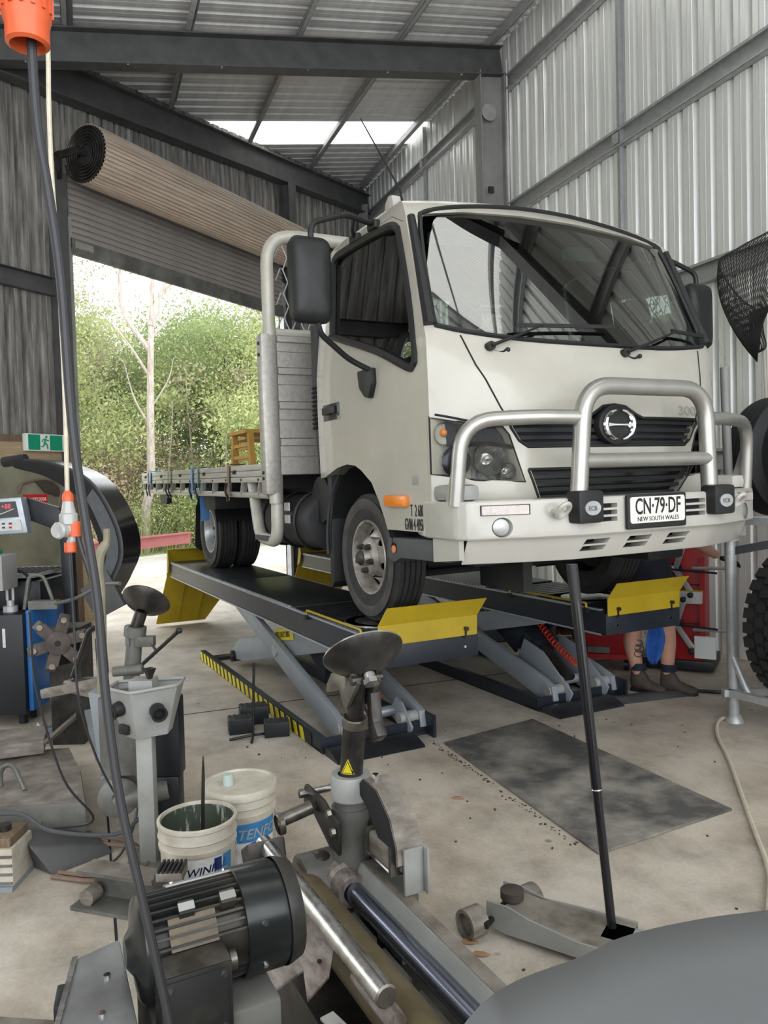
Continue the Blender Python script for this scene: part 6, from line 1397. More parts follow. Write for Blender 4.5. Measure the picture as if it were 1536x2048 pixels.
# trolley jack with its long black handle
tj = thing('trolley_jack', 'low grey trolley jack on the floor with a long upright black handle', 'trolley jack', (0.40, 2.70, 0))
def jl(x, y, z): return V((x-0.40, y-2.70, z))
for x, y in ((0.273, 2.66), (0.495, 2.80)):
    d = V((0.222, 0.14, 0)).normalized(); c0 = jl(x, y, 0.052)
    b = MB(); b.lathe([(0.038, -0.035), (0.052, -0.035), (0.052, 0.035), (0.038, 0.035), (0.038, -0.035)], c0, d, n=28); b.cyl(c0-d*0.02, c0+d*0.03, 0.038, n=20); b.build('jack_wheel', 'dusty_plate', tj)
ax = V((0.85, -0.53, 0)).normalized(); sd = V((0.53, 0.85, 0)).normalized(); o = jl(0.384, 2.73, 0)
for s in (-1, 1):
    b = MB(); pr = [(-0.02, 0.035), (-0.02, 0.12), (0.06, 0.118), (0.14, 0.095), (0.32, 0.085), (0.46, 0.085), (0.46, 0.03), (0.05, 0.02)]
    w = lambda a: 0.072*(1 if a < 0.1 else (1-0.0*a))+(0.03*min(1, max(0, (a-0.12)/0.2)))
    b.prism(pr, lambda a, c: o+ax*a+sd*s*(w(a))+V((0, 0, c)), lambda a, c: o+ax*a+sd*s*(w(a)+0.008)+V((0, 0, c))); b.build('jack_side_plate', 'machine_light', tj)
b = MB(); rows = [[o+ax*a+sd*y+V((0, 0, z)) for y in (-0.07-k, 0.07+k)] for a, z, k in ((0.04, 0.105, 0), (0.12, 0.095, 0.0), (0.3, 0.08, 0.028), (0.46, 0.08, 0.03))]; b.grid(rows); b.build('jack_top_plate', 'dusty_plate', tj, fix=False)
b = MB(); c = o+ax*0.045+V((0, 0, 0.10)); b.lathe([(0.0, 0.045), (0.03, 0.045), (0.042, 0.04), (0.042, 0.012), (0.03, 0.0), (0.0, 0.0)], c, (0, 0, 1), n=24); b.build('jack_saddle', 'boot', tj)
b = MB(); c = o+ax*0.0+V((0, 0, 0.06)); b.cyl(c-sd*0.13, c+sd*0.13, 0.012, n=10); b.build('jack_axle', 'dark_steel', tj)
b = MB(); h0, h1 = jl(0.738, 2.56, 0.06), jl(0.632, 2.60, 1.315); b.cyl(h0, h0.lerp(h1, 0.39), 0.0155, n=16); b.cyl(h0.lerp(h1, 0.385), h1, 0.018, n=16); hn = b.build('jack_handle', 'black_gloss', tj)
b = MB(); q = h0.lerp(h1, 0.90); b.cyl(q, h1, 0.0195, n=16); b.build('handle_grip', 'black_plastic', hn)
b = MB(); q = h0.lerp(h1, 0.388); b.lathe([(0.018, 0), (0.020, 0.003), (0.018, 0.006)], q, h1-h0, n=16); b.build('handle_ring', 'bright_shaft', hn)
b = MB(); b.box(jl(0.76, 2.52, 0.045), (0.14, 0.12, 0.07), -0.55); b.build('jack_rear_body', 'machine_light', tj, bev=0.01)
# ------------------------------------------------------------------ buckets
def bucket(name, loc, lab, lidded):
    t = thing(name, lab, 'bucket', loc, 0, 'white plastic buckets'); H = 0.375; r0, r1 = 0.122, 0.143
    pr = [(0.0, 0.004), (r0, 0.0), (r0+0.003, 0.01), (r0+0.017, H-0.10), (r1, H-0.10), (r1+0.002, H-0.085), (r1-0.001, H-0.08), (r1, H-0.06), (r1+0.004, H-0.055), (r1, H-0.045), (r1+0.001, H-0.02), (r1+0.005, H-0.015), (r1+0.005, H-0.003), (r1, H), (r1-0.006, H), (r1-0.008, H-0.01)]
    pr += [(r1-0.009, H-0.12), (r0, 0.06), (0.0, 0.055)]
    b = MB(); b.lathe(pr, (0, 0, 0), (0, 0, 1), n=48); b.build('bucket_shell', 'bucket', t)
    hp = [(cos(a)*(r1+0.012)*1.02, -0.02-sin(a)*0.05+0.0, H-0.08-0.16*sin(a)) for a in [pi*i/14 for i in range(15)]]
    def band(z0, z1, a0, a1, m, nm, off=0.0012):
        rows = [[((r0+0.003+0.014*z/(H-0.1)+off+0.0006)*cos(a0+(a1-a0)*i/16), (r0+0.003+0.014*z/(H-0.1)+off+0.0006)*sin(a0+(a1-a0)*i/16), z) for i in range(17)] for z in (z0, z1)]
        b = MB(); b.grid(rows); return b.build(nm, m, t, fix=False)
    def wrap_text(txt, size, a0, z, m, nm, sx=1.0, shear=0.0, slope=0.0):
        b = text_mb(txt, size, 0.0004, sx=sx, shear=shear, bold=0.0006); rr = lambda z_: r0+0.003+0.014*z_/(H-0.1)+0.0035
        b.v = [(rr(z+y)*cos(a0+x/0.13), rr(z+y)*sin(a0+x/0.13), z+y+slope*x) for x, y, q in b.v]; return b.build(nm, m, t, ang=0)
    if not lidded:
        b = MB(); n = 40; b.lathe([(r1-0.0095, H-0.012), (r1-0.0105, H-0.11), (0.119, 0.16), (0.06, 0.165), (0.0, 0.16)], (0, 0, 0), (0, 0, 1), n=40); b.build('tyre_soap', 'slime', t)
        band(0.05, 0.268, -1.75, -0.35, 'paper', 'paper_label'); band(0.13, 0.262, -0.92, -0.70, 'navy', 'label_block', 0.0022)
        band(0.10, 0.266, -0.66, -0.34, 'label_blue', 'label_picture', 0.002)
        wrap_text('WINRUN', 0.040, -1.66, 0.205, 'navy', 'label_lettering', 1.0, 0.25, 0.12); wrap_text('ENGLISH', 0.012, -1.5, 0.19, 'machine_grey', 'label_lettering', 1.4, 0, 0.12)
        for k in range(4): wrap_text('------------', 0.014, -1.5, 0.17-0.018*k, 'machine_grey', 'label_lettering', 1.0, 0, 0.1)
        wrap_text('GREEN', 0.022, -0.90, 0.20, 'paper', 'label_lettering', 0.8)
    else:
        b = MB(); b.lathe([(r1+0.010, H-0.02), (r1+0.012, H), (r1+0.008, H+0.012), (r1-0.004, H+0.013), (r1-0.010, H+0.006), (0.0, H+0.005)], (0, 0, 0), (0, 0, 1), n=48); ld = b.build('bucket_lid', 'bucket', t)
        b = MB(); b.lathe([(0.024, 0), (0.022, 0.03), (0.020, 0.045), (0.0, 0.045)], (-0.045, -0.02, H+0.006), (0, 0, 1), n=18); b.build('lid_spout', mat('pale_green_spout', (0.42, 0.50, 0.46), 0.5), ld)
        band(0.185, 0.262, -2.4, -0.2, 'label_blue', 'label_band'); band(0.01, 0.185, -2.4, -0.2, 'paper', 'paper_label'); band(0.01, 0.06, -2.4, -0.2, 'label_blue', 'label_band', 0.002)
        wrap_text('TENFORCE', 0.056, -1.52, 0.200, 'paper', 'label_lettering', 0.95, 0.25)
        for q in (0.045, 0.036):
            pts = [(-1.0+q*cos(a)/0.13, 0.125+q*1.25*sin(a)) for a in [2*pi*i/24 for i in range(24)]]; rr = r0+0.013
            b = MB(); b.tube([(rr*cos(a), rr*sin(a), z) for a, z in pts], 0.004, n=5, closed=True); b.build('printed_wheel', 'navy' if q > 0.04 else 'cable_black', t)
        for k in range(5):
            a = 2*pi*k/5+0.3; rr = r0+0.013; b = MB(); b.tube([(rr*cos(-1.0), rr*sin(-1.0), 0.125), (rr*cos(-1.0+0.036*cos(a)/0.13), rr*sin(-1.0+0.036*cos(a)/0.13), 0.125+0.045*sin(a))], 0.003, n=4); b.build('printed_spoke', 'machine_grey', t)
    # wire bail with plastic grip
    tilt = -0.75; pts = []
    for i in range(21):
        a = pi*i/20; x = (r1+0.014)*cos(a); d = (r1+0.075)*sin(a); pts.append((x*0.94+0.0, -d*cos(tilt)*0.93, H-0.10+d*sin(tilt)))
    pts = [V((p[0]*cos(0.75)-p[1]*sin(0.75), p[0]*sin(0.75)+p[1]*cos(0.75), p[2])) for p in pts]
    b = MB(); b.tube(pts, 0.0018, n=5); bl_ = b.build('wire_bail', 'galv', t); b = MB(); b.tube([pts[8], pts[10], pts[12]], 0.009, n=8); b.build('bail_grip', 'bucket', bl_)
    return t
bucket('plastic_bucket', (-0.735, 2.86, 0), 'open white bucket of green tyre soap with a tyre lever standing in it', False)
bucket('plastic_bucket', (-0.628, 3.155, 0), 'lidded white bucket with a blue wrap-around label behind the open bucket', True)
b = MB(); b.tube(smooth_path([(-0.72, 2.86, 0.17), (-0.714, 2.86, 0.36), (-0.708, 2.86, 0.50), (-0.705, 2.86, 0.60)], 4), [0.014]*9+[0.012, 0.010, 0.007, 0.003], n=8, flat=0.5)
o = b.build('tyre_lever', 'dark_steel'); tag(o, 'dark flat tyre lever standing upright in the open bucket', 'tyre lever')

# ------------------------------------------------------------------ control pedestal
cp = thing('control_pedestal', 'light grey joystick control pedestal standing behind the buckets', 'control pedestal', (-1.05, 3.27, 0))
b = MB(); b.box2((-0.035, -0.03, 0.0), (0.035, 0.03, 0.57)); b.build('pedestal_post', 'machine_light', cp, bev=0.006)
b = MB(); b.box2((-0.09, -0.08, 0.0), (0.09, 0.08, 0.012)); b.build('foot_plate', 'machine_grey', cp)
b = MB(); rows = []
for z, f in ((0.56, 0.66), (0.60, 0.72), (0.765, 1.0)):
    rows.append([(x*f, y*f, z+(0.03*x if z > 0.7 else 0)) for x, y in ((-0.145, -0.02), (-0.02, -0.12), (0.15, -0.02), (0.15, 0.10), (-0.145, 0.10))])
b.grid(rows, closed=True); b.f.append((4, 3, 2, 1, 0)); hd2 = b.build('control_box', 'machine_light', cp, bev=0.004)
b = MB(); b.add([(-0.13, -0.015, 0.735), (-0.02, -0.10, 0.738), (0.135, -0.01, 0.742), (0.135, 0.09, 0.742), (-0.13, 0.09, 0.735)], [(0, 1, 2, 3, 4)]); b.build('box_panel', 'machine_grey', hd2, fix=False)
rim = [V((x, y, 0.768+0.03*x)) for x, y in ((-0.147, 0.10), (-0.147, -0.02), (-0.02, -0.122), (0.152, -0.02), (0.152, 0.10))]
b = MB(); b.tube(fillet(rim, 0.03, 4)+[rim[0]], 0.008, n=8); b.build('box_rim', 'machine_light', hd2)
for c, d in (((-0.085, -0.065, 0.69), (-0.62, -0.75, -0.2)), ((0.075, -0.07, 0.68), (0.50, -0.84, -0.2))):
    b = MB(); d = V(d).normalized(); c = V(c); b.lathe([(0.030, -0.01), (0.033, 0.0), (0.028, 0.03), (0.034, 0.036), (0.034, 0.044), (0.024, 0.042), (0.018, 0.02), (0.0, 0.018)], c, d, n=24); b.build('joystick_boot', 'black_plastic', hd2)
b = MB(); b.box((-0.07, -0.062, 0.60), (0.06, 0.02, 0.04), -0.7); b.build('key_switch', 'black_plastic', hd2, bev=0.006)
b = MB(); b.box((0.0, 0.0, 0.775), (0.10, 0.09, 0.05)); b.build('switch_block', 'machine_light', hd2)
b = MB(); b.lathe([(0.012, 0), (0.014, 0.01), (0.030, 0.045), (0.024, 0.045), (0.0, 0.03)], (0.03, -0.01, 0.80), (0, 0, 1), n=4); b.build('lever_cup', 'black_plastic', hd2)

# ------------------------------------------------------------------ second tyre changer further back on the left
T2 = thing('truck_tyre_changer', 'dusty second tyre changer at the left with its own upright bead disc', 'tyre changer', (-1.3, 3.7, 0))
def L2(x, y, z): return V((x+1.3, y-3.7, z))
def Q2(b, n, m, par=None, **k): return b.build(n, m, par or T2, **k)
hub2 = L2(-1.185, 3.70, 1.02); n2 = V((0.15, 0.70, 0.70)).normalized()
bead_disc(Q2, hub2, n2, 0.118, 'dark_steel')
b = MB(); b.cyl(L2(-1.285, 3.72, 0.42), L2(-1.215, 3.70, 0.95), 0.042, 0.036, n=20); Q2(b, 'post_tube', 'machine_grey')
b = MB(); b.lathe([(0.04, 0), (0.052, 0.003), (0.052, 0.05), (0.04, 0.053)], L2(-1.222, 3.70, 0.90), V((0.07, -0.02, 0.53)), n=20); Q2(b, 'post_collar', 'machine_grey')
b = MB(); b.cyl(L2(-1.215, 3.70, 0.94), hub2, 0.03, n=14); Q2(b, 'post_neck', 'dark_steel')
b = MB(); b.box(L2(-1.165, 3.68, 0.88), (0.09, 0.05, 0.05)); b.box(L2(-1.245, 3.68, 0.91), (0.02, 0.05, 0.1)); Q2(b, 'post_lug', 'machine_grey', bev=0.006)
b = MB(); b.tube([L2(-1.21, 3.66, 0.745), L2(-1.0, 3.64, 0.925)], 0.009, n=8); b.sphere(L2(-0.99, 3.64, 0.935), 0.016, 10, 8); b.tube([L2(-1.13, 3.66, 0.87), L2(-1.10, 3.65, 0.83)], 0.006, n=6); Q2(b, 'lock_handle', 'black_plastic')
b = MB(); b.cyl(L2(-1.31, 3.64, 0.745), L2(-1.17, 3.64, 0.755), 0.024, n=14); Q2(b, 'clamp_pin', 'machine_grey')
# carriage panel, sloping bracket, bed
b = MB(); b.box2(L2(-1.285, 3.36, 0.345), L2(-1.115, 3.46, 0.695)); Q2(b, 'valve_box', 'machine_grey', bev=0.006)
b = MB(); b.add([L2(-1.42, 3.60, 0.66), L2(-1.30, 3.52, 0.66), L2(-1.22, 3.44, 0.12), L2(-1.32, 3.5, 0.12), L2(-1.42, 3.75, 0.66), L2(-1.30, 3.70, 0.66), L2(-1.22, 3.7, 0.12), L2(-1.32, 3.75, 0.12)], [(3, 2, 1, 0), (4, 5, 6, 7), (0, 1, 5, 4), (1, 2, 6, 5), (2, 3, 7, 6), (3, 0, 4, 7)]); Q2(b, 'sloping_column', 'lift_grey', bev=0.006)
b = MB(); b.prism([(-1.80, 4.50), (-1.70, 4.58), (-1.28, 3.62), (-1.38, 3.55)], lambda x, y: L2(x, y, 0.30+0.25*(4.5-y)*0.2), lambda x, y: L2(x, y, 0.32+0.25*(4.5-y)*0.2)); Q2(b, 'sloping_plate', 'lift_grey')
bed = [(-2.6, 3.32), (-1.38, 3.42), (-1.55, 3.80), (-1.75, 4.15), (-2.7, 4.0)]
b = MB(); b.prism(bed, lambda x, y: L2(x, y, 0.03), lambda x, y: L2(x, y, 0.21)); Q2(b, 'machine_bed', 'machine_grey', bev=0.006)
b = MB(); b.prism([(a*0.995-0.01, c*0.998+0.005) for a, c in bed], lambda x, y: L2(x, y, 0.211), lambda x, y: L2(x, y, 0.216)); Q2(b, 'bed_top', 'dusty_plate')
b = MB(); b.prism([(-2.5, 3.78), (-1.83, 4.02), (-1.93, 4.30), (-2.6, 4.10)], lambda x, y: L2(x, y, 0.23), lambda x, y: L2(x, y, 0.30)); Q2(b, 'raised_step', 'dusty_plate', bev=0.006)
b = MB(); b.prism([(-1.83, 4.02), (-1.72, 4.18), (-1.82, 4.42), (-1.93, 4.30)], lambda x, y: L2(x, y, 0.28+(x+1.83)*0.9), lambda x, y: L2(x, y, 0.30+(x+1.83)*0.9)); Q2(b, 'step_ramp', 'dusty_plate')
b = MB(); b.tube(fillet([L2(-1.86, 3.62, 0.21), L2(-1.86, 3.62, 0.30), L2(-1.78, 3.58, 0.34), L2(-1.72, 3.56, 0.22)], 0.06, 4), 0.011, n=8); Q2(b, 'bed_hook', 'machine_grey')
b = MB(); b.lathe([(0.03, -0.06), (0.085, -0.06), (0.09, -0.05), (0.09, 0.05), (0.07, 0.06), (0.03, 0.065)], L2(-1.24, 3.45, 0.23), (0.3, -0.9, 0), n=24); b.cyl(L2(-1.30, 3.42, 0.20), L2(-1.02, 3.48, 0.24), 0.05, n=16); Q2(b, 'gear_casting', 'machine_grey')
b = MB(); b.box(L2(-1.62, 3.40, 0.10), (0.10, 0.06, 0.07), 0.15); Q2(b, 'bed_bracket', 'machine_grey', bev=0.004)
b = MB(); b.tube(fillet([L2(-1.62, 3.92, 0.66), L2(-1.50, 3.86, 0.92), L2(-1.43, 3.84, 0.92), L2(-1.41, 3.82, 0.67), L2(-1.62, 3.92, 0.64)], 0.04, 4), 0.014, n=8); Q2(b, 'tool_handle_loop', 'dark_steel')
b = MB(); b.bar(L2(-1.80, 3.98, 0.56), L2(-1.42, 3.8, 0.66), 0.05, 0.05); b.bar(L2(-1.66, 3.95, 0.61), L2(-1.38, 3.78, 0.60), 0.06, 0.06); Q2(b, 'bead_roller_arm', 'dusty_plate', bev=0.01)
b = MB(); b.tube(smooth_path([L2(-1.30, 3.60, 1.43), L2(-1.305, 3.60, 1.37), L2(-1.335, 3.60, 1.31), L2(-1.345, 3.60, 1.22), L2(-1.34, 3.60, 1.1), L2(-1.355, 3.60, 0.60)], 5), [0.016]*6+[0.022]*20, n=10); Q2(b, 'bent_pipe', mat('khaki_pipe_paint', (0.27, 0.25, 0.17), 0.55, var=0.35, scale=8))
# rusty six-armed chuck hanging at the back
cc = L2(-1.99, 4.62, 0.70); fwd = V((0.35, -0.92, 0.1)).normalized(); cx, cy, cz = frame_z(fwd)
b = MB(); b.lathe([(0.0, 0.05), (0.04, 0.05), (0.07, 0.04), (0.075, 0.0), (0.06, -0.06), (0.0, -0.06)], cc, fwd, n=24); ck = Q2(b, 'chuck_hub', mat('rusty_brown_casting', (0.11, 0.085, 0.075), 0.7, 0.2, col2=(0.05, 0.04, 0.035), scale=10))
b = MB(); b.cyl(cc+fwd*0.045, cc+fwd*0.052, 0.018, n=14); Q2(b, 'hub_bore', 'dark_gap', ck)
for k in range(6):
    a = 2*pi*k/6+0.25; d = cx*cos(a)+cy*sin(a); b = MB(); b.bar(cc+d*0.05, cc+d*0.14, 0.07, 0.06, up=fwd); b.box(cc+d*0.14, (0.06, 0.06, 0.06), M.Rotation(a, 3, fwd)); Q2(b, 'chuck_arm', ck.data.materials[0], ck, bev=0.008)
    b = MB(); b.cyl(cc+d*0.14+fwd*0.03, cc+d*0.14+fwd*0.045, 0.018, n=8); Q2(b, 'chuck_bolt', 'dusty_plate', ck)
b = MB(); b.bar(cc-fwd*0.05, cc-fwd*0.4+V((0, 0, -0.15)), 0.12, 0.14); b.bar(L2(-2.05, 4.95, 0.0), L2(-2.05, 4.95, 0.75), 0.2, 0.2); Q2(b, 'chuck_column', 'dark_steel')
# navy crate behind the pedestal
b = MB(); b.box((-1.03, 3.50, 0.48), (0.15, 0.10, 0.36)); b.box((-1.03, 3.50, 0.15), (0.13, 0.09, 0.3)); o = b.build('motor_housing_box', 'machine_black', bev=0.012); o.parent = T2; o.matrix_parent_inverse = M.Translation((1.3, -3.7, 0)); o.name = 'motor_housing'
# foot pedal, white box and cables on the floor
b = MB(); b.add([(x, y, z) for x, y, z in ((-1.57, 3.26, 0), (-1.43, 3.17, 0), (-1.24, 3.36, 0), (-1.36, 3.47, 0), (-1.58, 3.28, 0.15), (-1.53, 3.17, 0.13), (-1.27, 3.37, 0.04), (-1.38, 3.47, 0.06))], [(3, 2, 1, 0), (4, 5, 6, 7), (0, 1, 5, 4), (1, 2, 6, 5), (2, 3, 7, 6), (3, 0, 4, 7)])
o = b.build('foot_pedal', 'steel_paint', bev=0.012); tag(o, 'dark grey wedge-shaped foot pedal housing on the floor', 'foot pedal')
wx = thing('valve_box', 'dirty white ribbed box on the floor at the left edge', 'box', (-1.66, 3.15, 0))
b = MB(); b.box((0, 0, 0.085), (0.24, 0.18, 0.17)); b.build('box_body', 'bucket', wx, bev=0.008)
for k in range(4):
    b = MB(); b.box((0, -0.092, 0.03+0.036*k), (0.235, 0.006, 0.010)); b.build('box_rib', 'machine_grey', wx)
b = MB(); b.box((0, 0, 0.19), (0.22, 0.16, 0.04)); b.build('box_lid', 'brown_timber', wx, bev=0.01)
b = MB(); b.cyl((0.05, 0, 0.21), (0.05, 0, 0.235), 0.025, n=12); b.build('lid_knob', 'dark_steel', wx)
b = MB(); b.box((0, -0.01, 0.0105), (0.245, 0.19, 0.02)); b.build('box_foot', 'lift_grey', wx)
cbl = [([(-1.9, 3.25, 0.20), (-1.6, 3.22, 0.25), (-1.45, 3.22, 0.17), (-1.2, 3.28, 0.12), (-1.12, 3.38, 0.15)], 'grey cable looping over the foot pedal'),
       ([(-1.36, 3.36, 0.05), (-1.14, 3.38, 0.012), (-1.05, 3.22, 0.012), (-1.2, 3.10, 0.012), (-1.42, 3.14, 0.012)], 'brown hose looped on the floor beside the pedestal'),
       ([(-1.36, 3.40, 0.07), (-1.17, 3.42, 0.012), (-1.09, 3.25, 0.012), (-1.22, 3.14, 0.012), (-1.40, 3.16, 0.02)], 'second brown hose looped inside the first'),
       ([(-1.10, 3.46, 0.40), (-1.08, 3.40, 0.2), (-1.10, 3.36, 0.02), (-0.98, 3.4, 0.012), (-1.0, 3.55, 0.012)], 'black cable dropping behind the pedestal'),
       ([(-1.13, 3.45, 0.35), (-1.15, 3.38, 0.12), (-1.2, 3.28, 0.012), (-1.3, 3.2, 0.012)], 'thin black cable below the grey valve box'),
       ([(-1.40, 3.0, 1.14), (-1.43, 3.1, 0.8), (-1.38, 3.2, 0.4), (-1.30, 3.3, 0.18), (-1.5, 3.35, 0.12)], 'thin black cable hanging in front of the second tyre changer'),
       ([(-2.0, 3.4, 0.7), (-1.83, 3.35, 0.62), (-1.80, 3.32, 0.45), (-1.95, 3.3, 0.25)], 'brown hose curling at the left edge above the bed'),
       ([(-2.1, 3.45, 0.5), (-1.80, 3.38, 0.42), (-1.78, 3.35, 0.36), (-1.95, 3.3, 0.15)], 'second brown hose curling at the left edge')]
for i, (pts, lab) in enumerate(cbl):
    b = MB(); b.tube(smooth_path(pts, 7), 0.009 if 'thin' not in lab else 0.005, n=7); o = b.build('cable' if 'cable' in lab else 'hose', 'cable_black' if 'black' in lab else ('strap_brown' if 'brown' in lab else 'grey_plastic')); tag(o, lab, 'cable' if 'cable' in lab else 'hose', 'cables and hoses on the left floor')
# channel offcut with rubber pad, lying before the buckets
br = thing('steel_bracket', 'dusty channel-shaped steel bracket lying before the open bucket', 'bracket', (-1.05, 2.92, 0), R(-18))
b = MB(); b.box((0, 0, 0.008), (0.36, 0.16, 0.016)); b.box((0.0, 0.03, 0.07), (0.30, 0.012, 0.12)); b.box((0.0, 0.0, 0.135), (0.34, 0.10, 0.012)); b.build('channel', 'machine_grey', br)
b = MB(); b.box((0.0, 0.0, 0.1425), (0.33, 0.095, 0.003)); b.build('dusty_top', 'dusty_plate', br)
b = MB(); b.cyl((-0.12, -0.06, 0.045), (-0.12, 0.0, 0.045), 0.032, n=18); b.build('roller', 'dusty_plate', br)
cl = thing('pad_clamp', 'dark steel clamp with a ribbed rubber pad leaning on the open bucket', 'clamp', (-0.76, 2.62, 0))
b = MB(); b.bar((0.0, 0.0, 0.0), (-0.0, 0.0, 0.27), 0.07, 0.05); b.bar((-0.06, 0, 0.0), (-0.03, 0, 0.27), 0.012, 0.08); b.build('clamp_body', 'dark_steel', cl, bev=0.004)
b = MB(); b.box((-0.005, -0.01, 0.285), (0.09, 0.08, 0.03)); b.build('clamp_cap', 'dusty_plate', cl, bev=0.004)
for k in range(6):
    b = MB(); b.box((-0.04+0.015*k, -0.01, 0.305), (0.008, 0.078, 0.014)); b.build('pad_rib', 'black_plastic', cl)
b = MB(); b.box((-0.72, 1.72, 0.43), (0.10, 0.08, 0.05), 0.3); b.box((-0.76, 1.72, 0.43), (0.04, 0.085, 0.055), 0.3); o = b.build('rubber_pad', 'machine_black', bev=0.006); tag(o, 'small black ribbed rubber pad lying behind the motor', 'pad')
b = MB(); b.prism([(-1.04, 1.58), (-0.98, 1.60), (-0.94, 1.64), (-0.97, 1.65), (-1.03, 1.62), (-1.06, 1.60)], lambda x, y: (x, y, 0.4165), lambda x, y: (x, y, 0.43)); o = b.build('blue_rag_scrap', 'blue_rag'); tag(o, 'scrap of bright blue cloth at the lower left edge', 'rag')

# ------------------------------------------------------------------ wheel balancer and cabinet at the left
wb2 = thing('wheel_balancer', 'black and blue wheel balancer with display screen and curved black guard', 'wheel balancer', (-2.55, 5.75, 0))
def LB(x, y, z): return V((x+2.55, y-5.75, z))
def QB(b, n, m, par=None, **k): return b.build(n, m, par or wb2, **k)
b = MB(); b.box2(LB(-3.2, 5.60, 0.1), LB(-2.50, 6.05, 0.88)); QB(b, 'cabinet', 'blue', bev=0.02)
b = MB(); b.box2(LB(-3.2, 5.50, 0.78), LB(-2.48, 6.1, 0.98)); QB(b, 'cabinet_top', 'machine_black', bev=0.02)
b = MB(); b.box2(LB(-3.2, 5.52, 1.0), LB(-2.53, 6.08, 1.03)); tr_ = QB(b, 'weight_tray', 'machine_light')
for k in range(7):
    b = MB(); b.box(LB(-2.85+0.05*k, 5.78, 1.033), (0.03, 0.42, 0.006)); QB(b, 'tray_slot', 'dark_gap', tr_)
b = MB(); b.box2(LB(-3.1, 5.2, 0.95), LB(-2.60, 5.42, 1.19)); QB(b, 'electronics_box', 'machine_light', bev=0.006)
b = MB(); b.box2(LB(-3.1, 5.2, 1.192), LB(-2.70, 5.42, 1.22)); QB(b, 'green_tray', 'exit_green')
b = MB(); b.bar(LB(-2.36, 5.75, 0.3), LB(-2.38, 5.75, 1.50), 0.07, 0.09); b.prism([(-2.42, 1.50), (-2.36, 1.44), (-2.36, 1.30), (-2.66, 1.42), (-2.66, 1.58)], lambda x, z: LB(x, 5.70, z), lambda x, z: LB(x, 5.76, z)); QB(b, 'screen_arm', 'machine_black', bev=0.01)
b = MB(); b.prism([(-3.1, 1.30), (-2.60, 1.32), (-2.64, 1.585), (-3.1, 1.56)], lambda x, z: LB(x, 5.60, z), lambda x, z: LB(x, 5.70, z)); sc_ = QB(b, 'display_case', 'lift_edge', bev=0.012)
b = MB(); b.prism([(-3.05, 1.42), (-2.66, 1.44), (-2.68, 1.555), (-3.05, 1.54)], lambda x, z: LB(x, 5.592, z), lambda x, z: LB(x, 5.599, z)); QB(b, 'display_window', 'dash', sc_)
b = MB(); b.prism([(-3.05, 1.335), (-2.635, 1.345), (-2.65, 1.42), (-3.05, 1.41)], lambda x, z: LB(x, 5.592, z), lambda x, z: LB(x, 5.599, z)); QB(b, 'key_panel', 'paper', sc_)
tb = text_mb('88+ +88', 0.05, 0.0006, sx=0.9, align='RIGHT'); tb.xform(axes(LB(-2.71, 5.589, 1.503), (1, 0, 0.05), (0, 0, 1))); tb.build('display_digits', mat('red_led_digits', (0.5, 0.05, 0.08), 0.5, emit=((1, 0.1, 0.15), 0.6)), sc_, ang=0)
b = MB(); b.tube([LB(-2.98, 5.59, 1.50), LB(-2.87, 5.59, 1.465), LB(-2.78, 5.59, 1.465), LB(-2.69, 5.59, 1.50)], 0.004, n=5); QB(b, 'display_trace', 'paper', sc_)
for k in range(5):
    for q in range(2):
        b = MB(); b.box(LB(-2.92+0.05*k, 5.59, 1.365+0.028*q), (0.022, 0.003, 0.014)); QB(b, 'key_button', 'grey_plastic' if (k, q) != (4, 0) else 'sign_red', sc_)
# curved guard: open arc swept in a vertical plane
gc = (-2.50, 1.18); pts = []
arcp = smooth_path([LB(-2.70, 5.62, 1.86), LB(-2.42, 5.62, 1.84), LB(-2.12, 5.62, 1.70), LB(-1.94, 5.62, 1.40), LB(-1.90, 5.62, 1.15), LB(-1.98, 5.62, 0.95), LB(-2.06, 5.62, 0.82)], 6)
wid = [0.05+0.09*sin(pi*i/(len(arcp)-1)) for i in range(len(arcp))]
rows = []
ctr = LB(-2.45, 5.62, 1.15)
for i, p in enumerate(arcp):
    d = (ctr-p); d.y = 0; d.normalize(); w_ = wid[i]; rows.append([p+V((0, -0.05, 0)), p+V((0, 0.35, 0)), p+V((0, 0.35, 0))+d*0.02, p+d*0.02+V((0, 0.0, 0)), p+d*w_*1.35+V((0, 0.0, 0)), p+d*w_*1.35+V((0, -0.02, 0)), p+d*0.03+V((0, -0.05, 0))])
b = MB(); b.grid(rows, closed=True); n = 7; b.f += [tuple(range(n)), tuple(range((len(rows)-1)*n, len(rows)*n))]; gd2 = QB(b, 'wheel_guard', 'black_gloss')
rows = [[p+(ctr-p).normalized()*(0.035)+V((0, -0.054, 0)), p+(ctr-p).normalized()*(0.02+wid[i]*0.8)+V((0, -0.054, 0))] for i, p in enumerate(arcp) if i > 12]
b = MB(); b.grid(rows); QB(b, 'guard_liner', 'grey_plastic', gd2, fix=False)
b = MB(); b.tube([arcp[0]+V((-0.06, 0, -0.02)), arcp[0]+V((0.10, 0, 0.0))], 0.055, n=10, flat=0.7); QB(b, 'guard_handle', 'black_plastic', gd2)
b = MB(); b.add([LB(-2.22, 5.55, 0.90), LB(-2.02, 5.55, 1.04), LB(-1.90, 5.55, 0.78), LB(-2.10, 5.55, 0.68), LB(-2.22, 5.62, 0.90), LB(-2.02, 5.62, 1.04), LB(-1.90, 5.62, 0.78), LB(-2.10, 5.62, 0.68)], [(3, 2, 1, 0), (4, 5, 6, 7), (0, 1, 5, 4), (1, 2, 6, 5), (2, 3, 7, 6), (3, 0, 4, 7)]); QB(b, 'guard_end_box', 'steel_paint', gd2, bev=0.008)
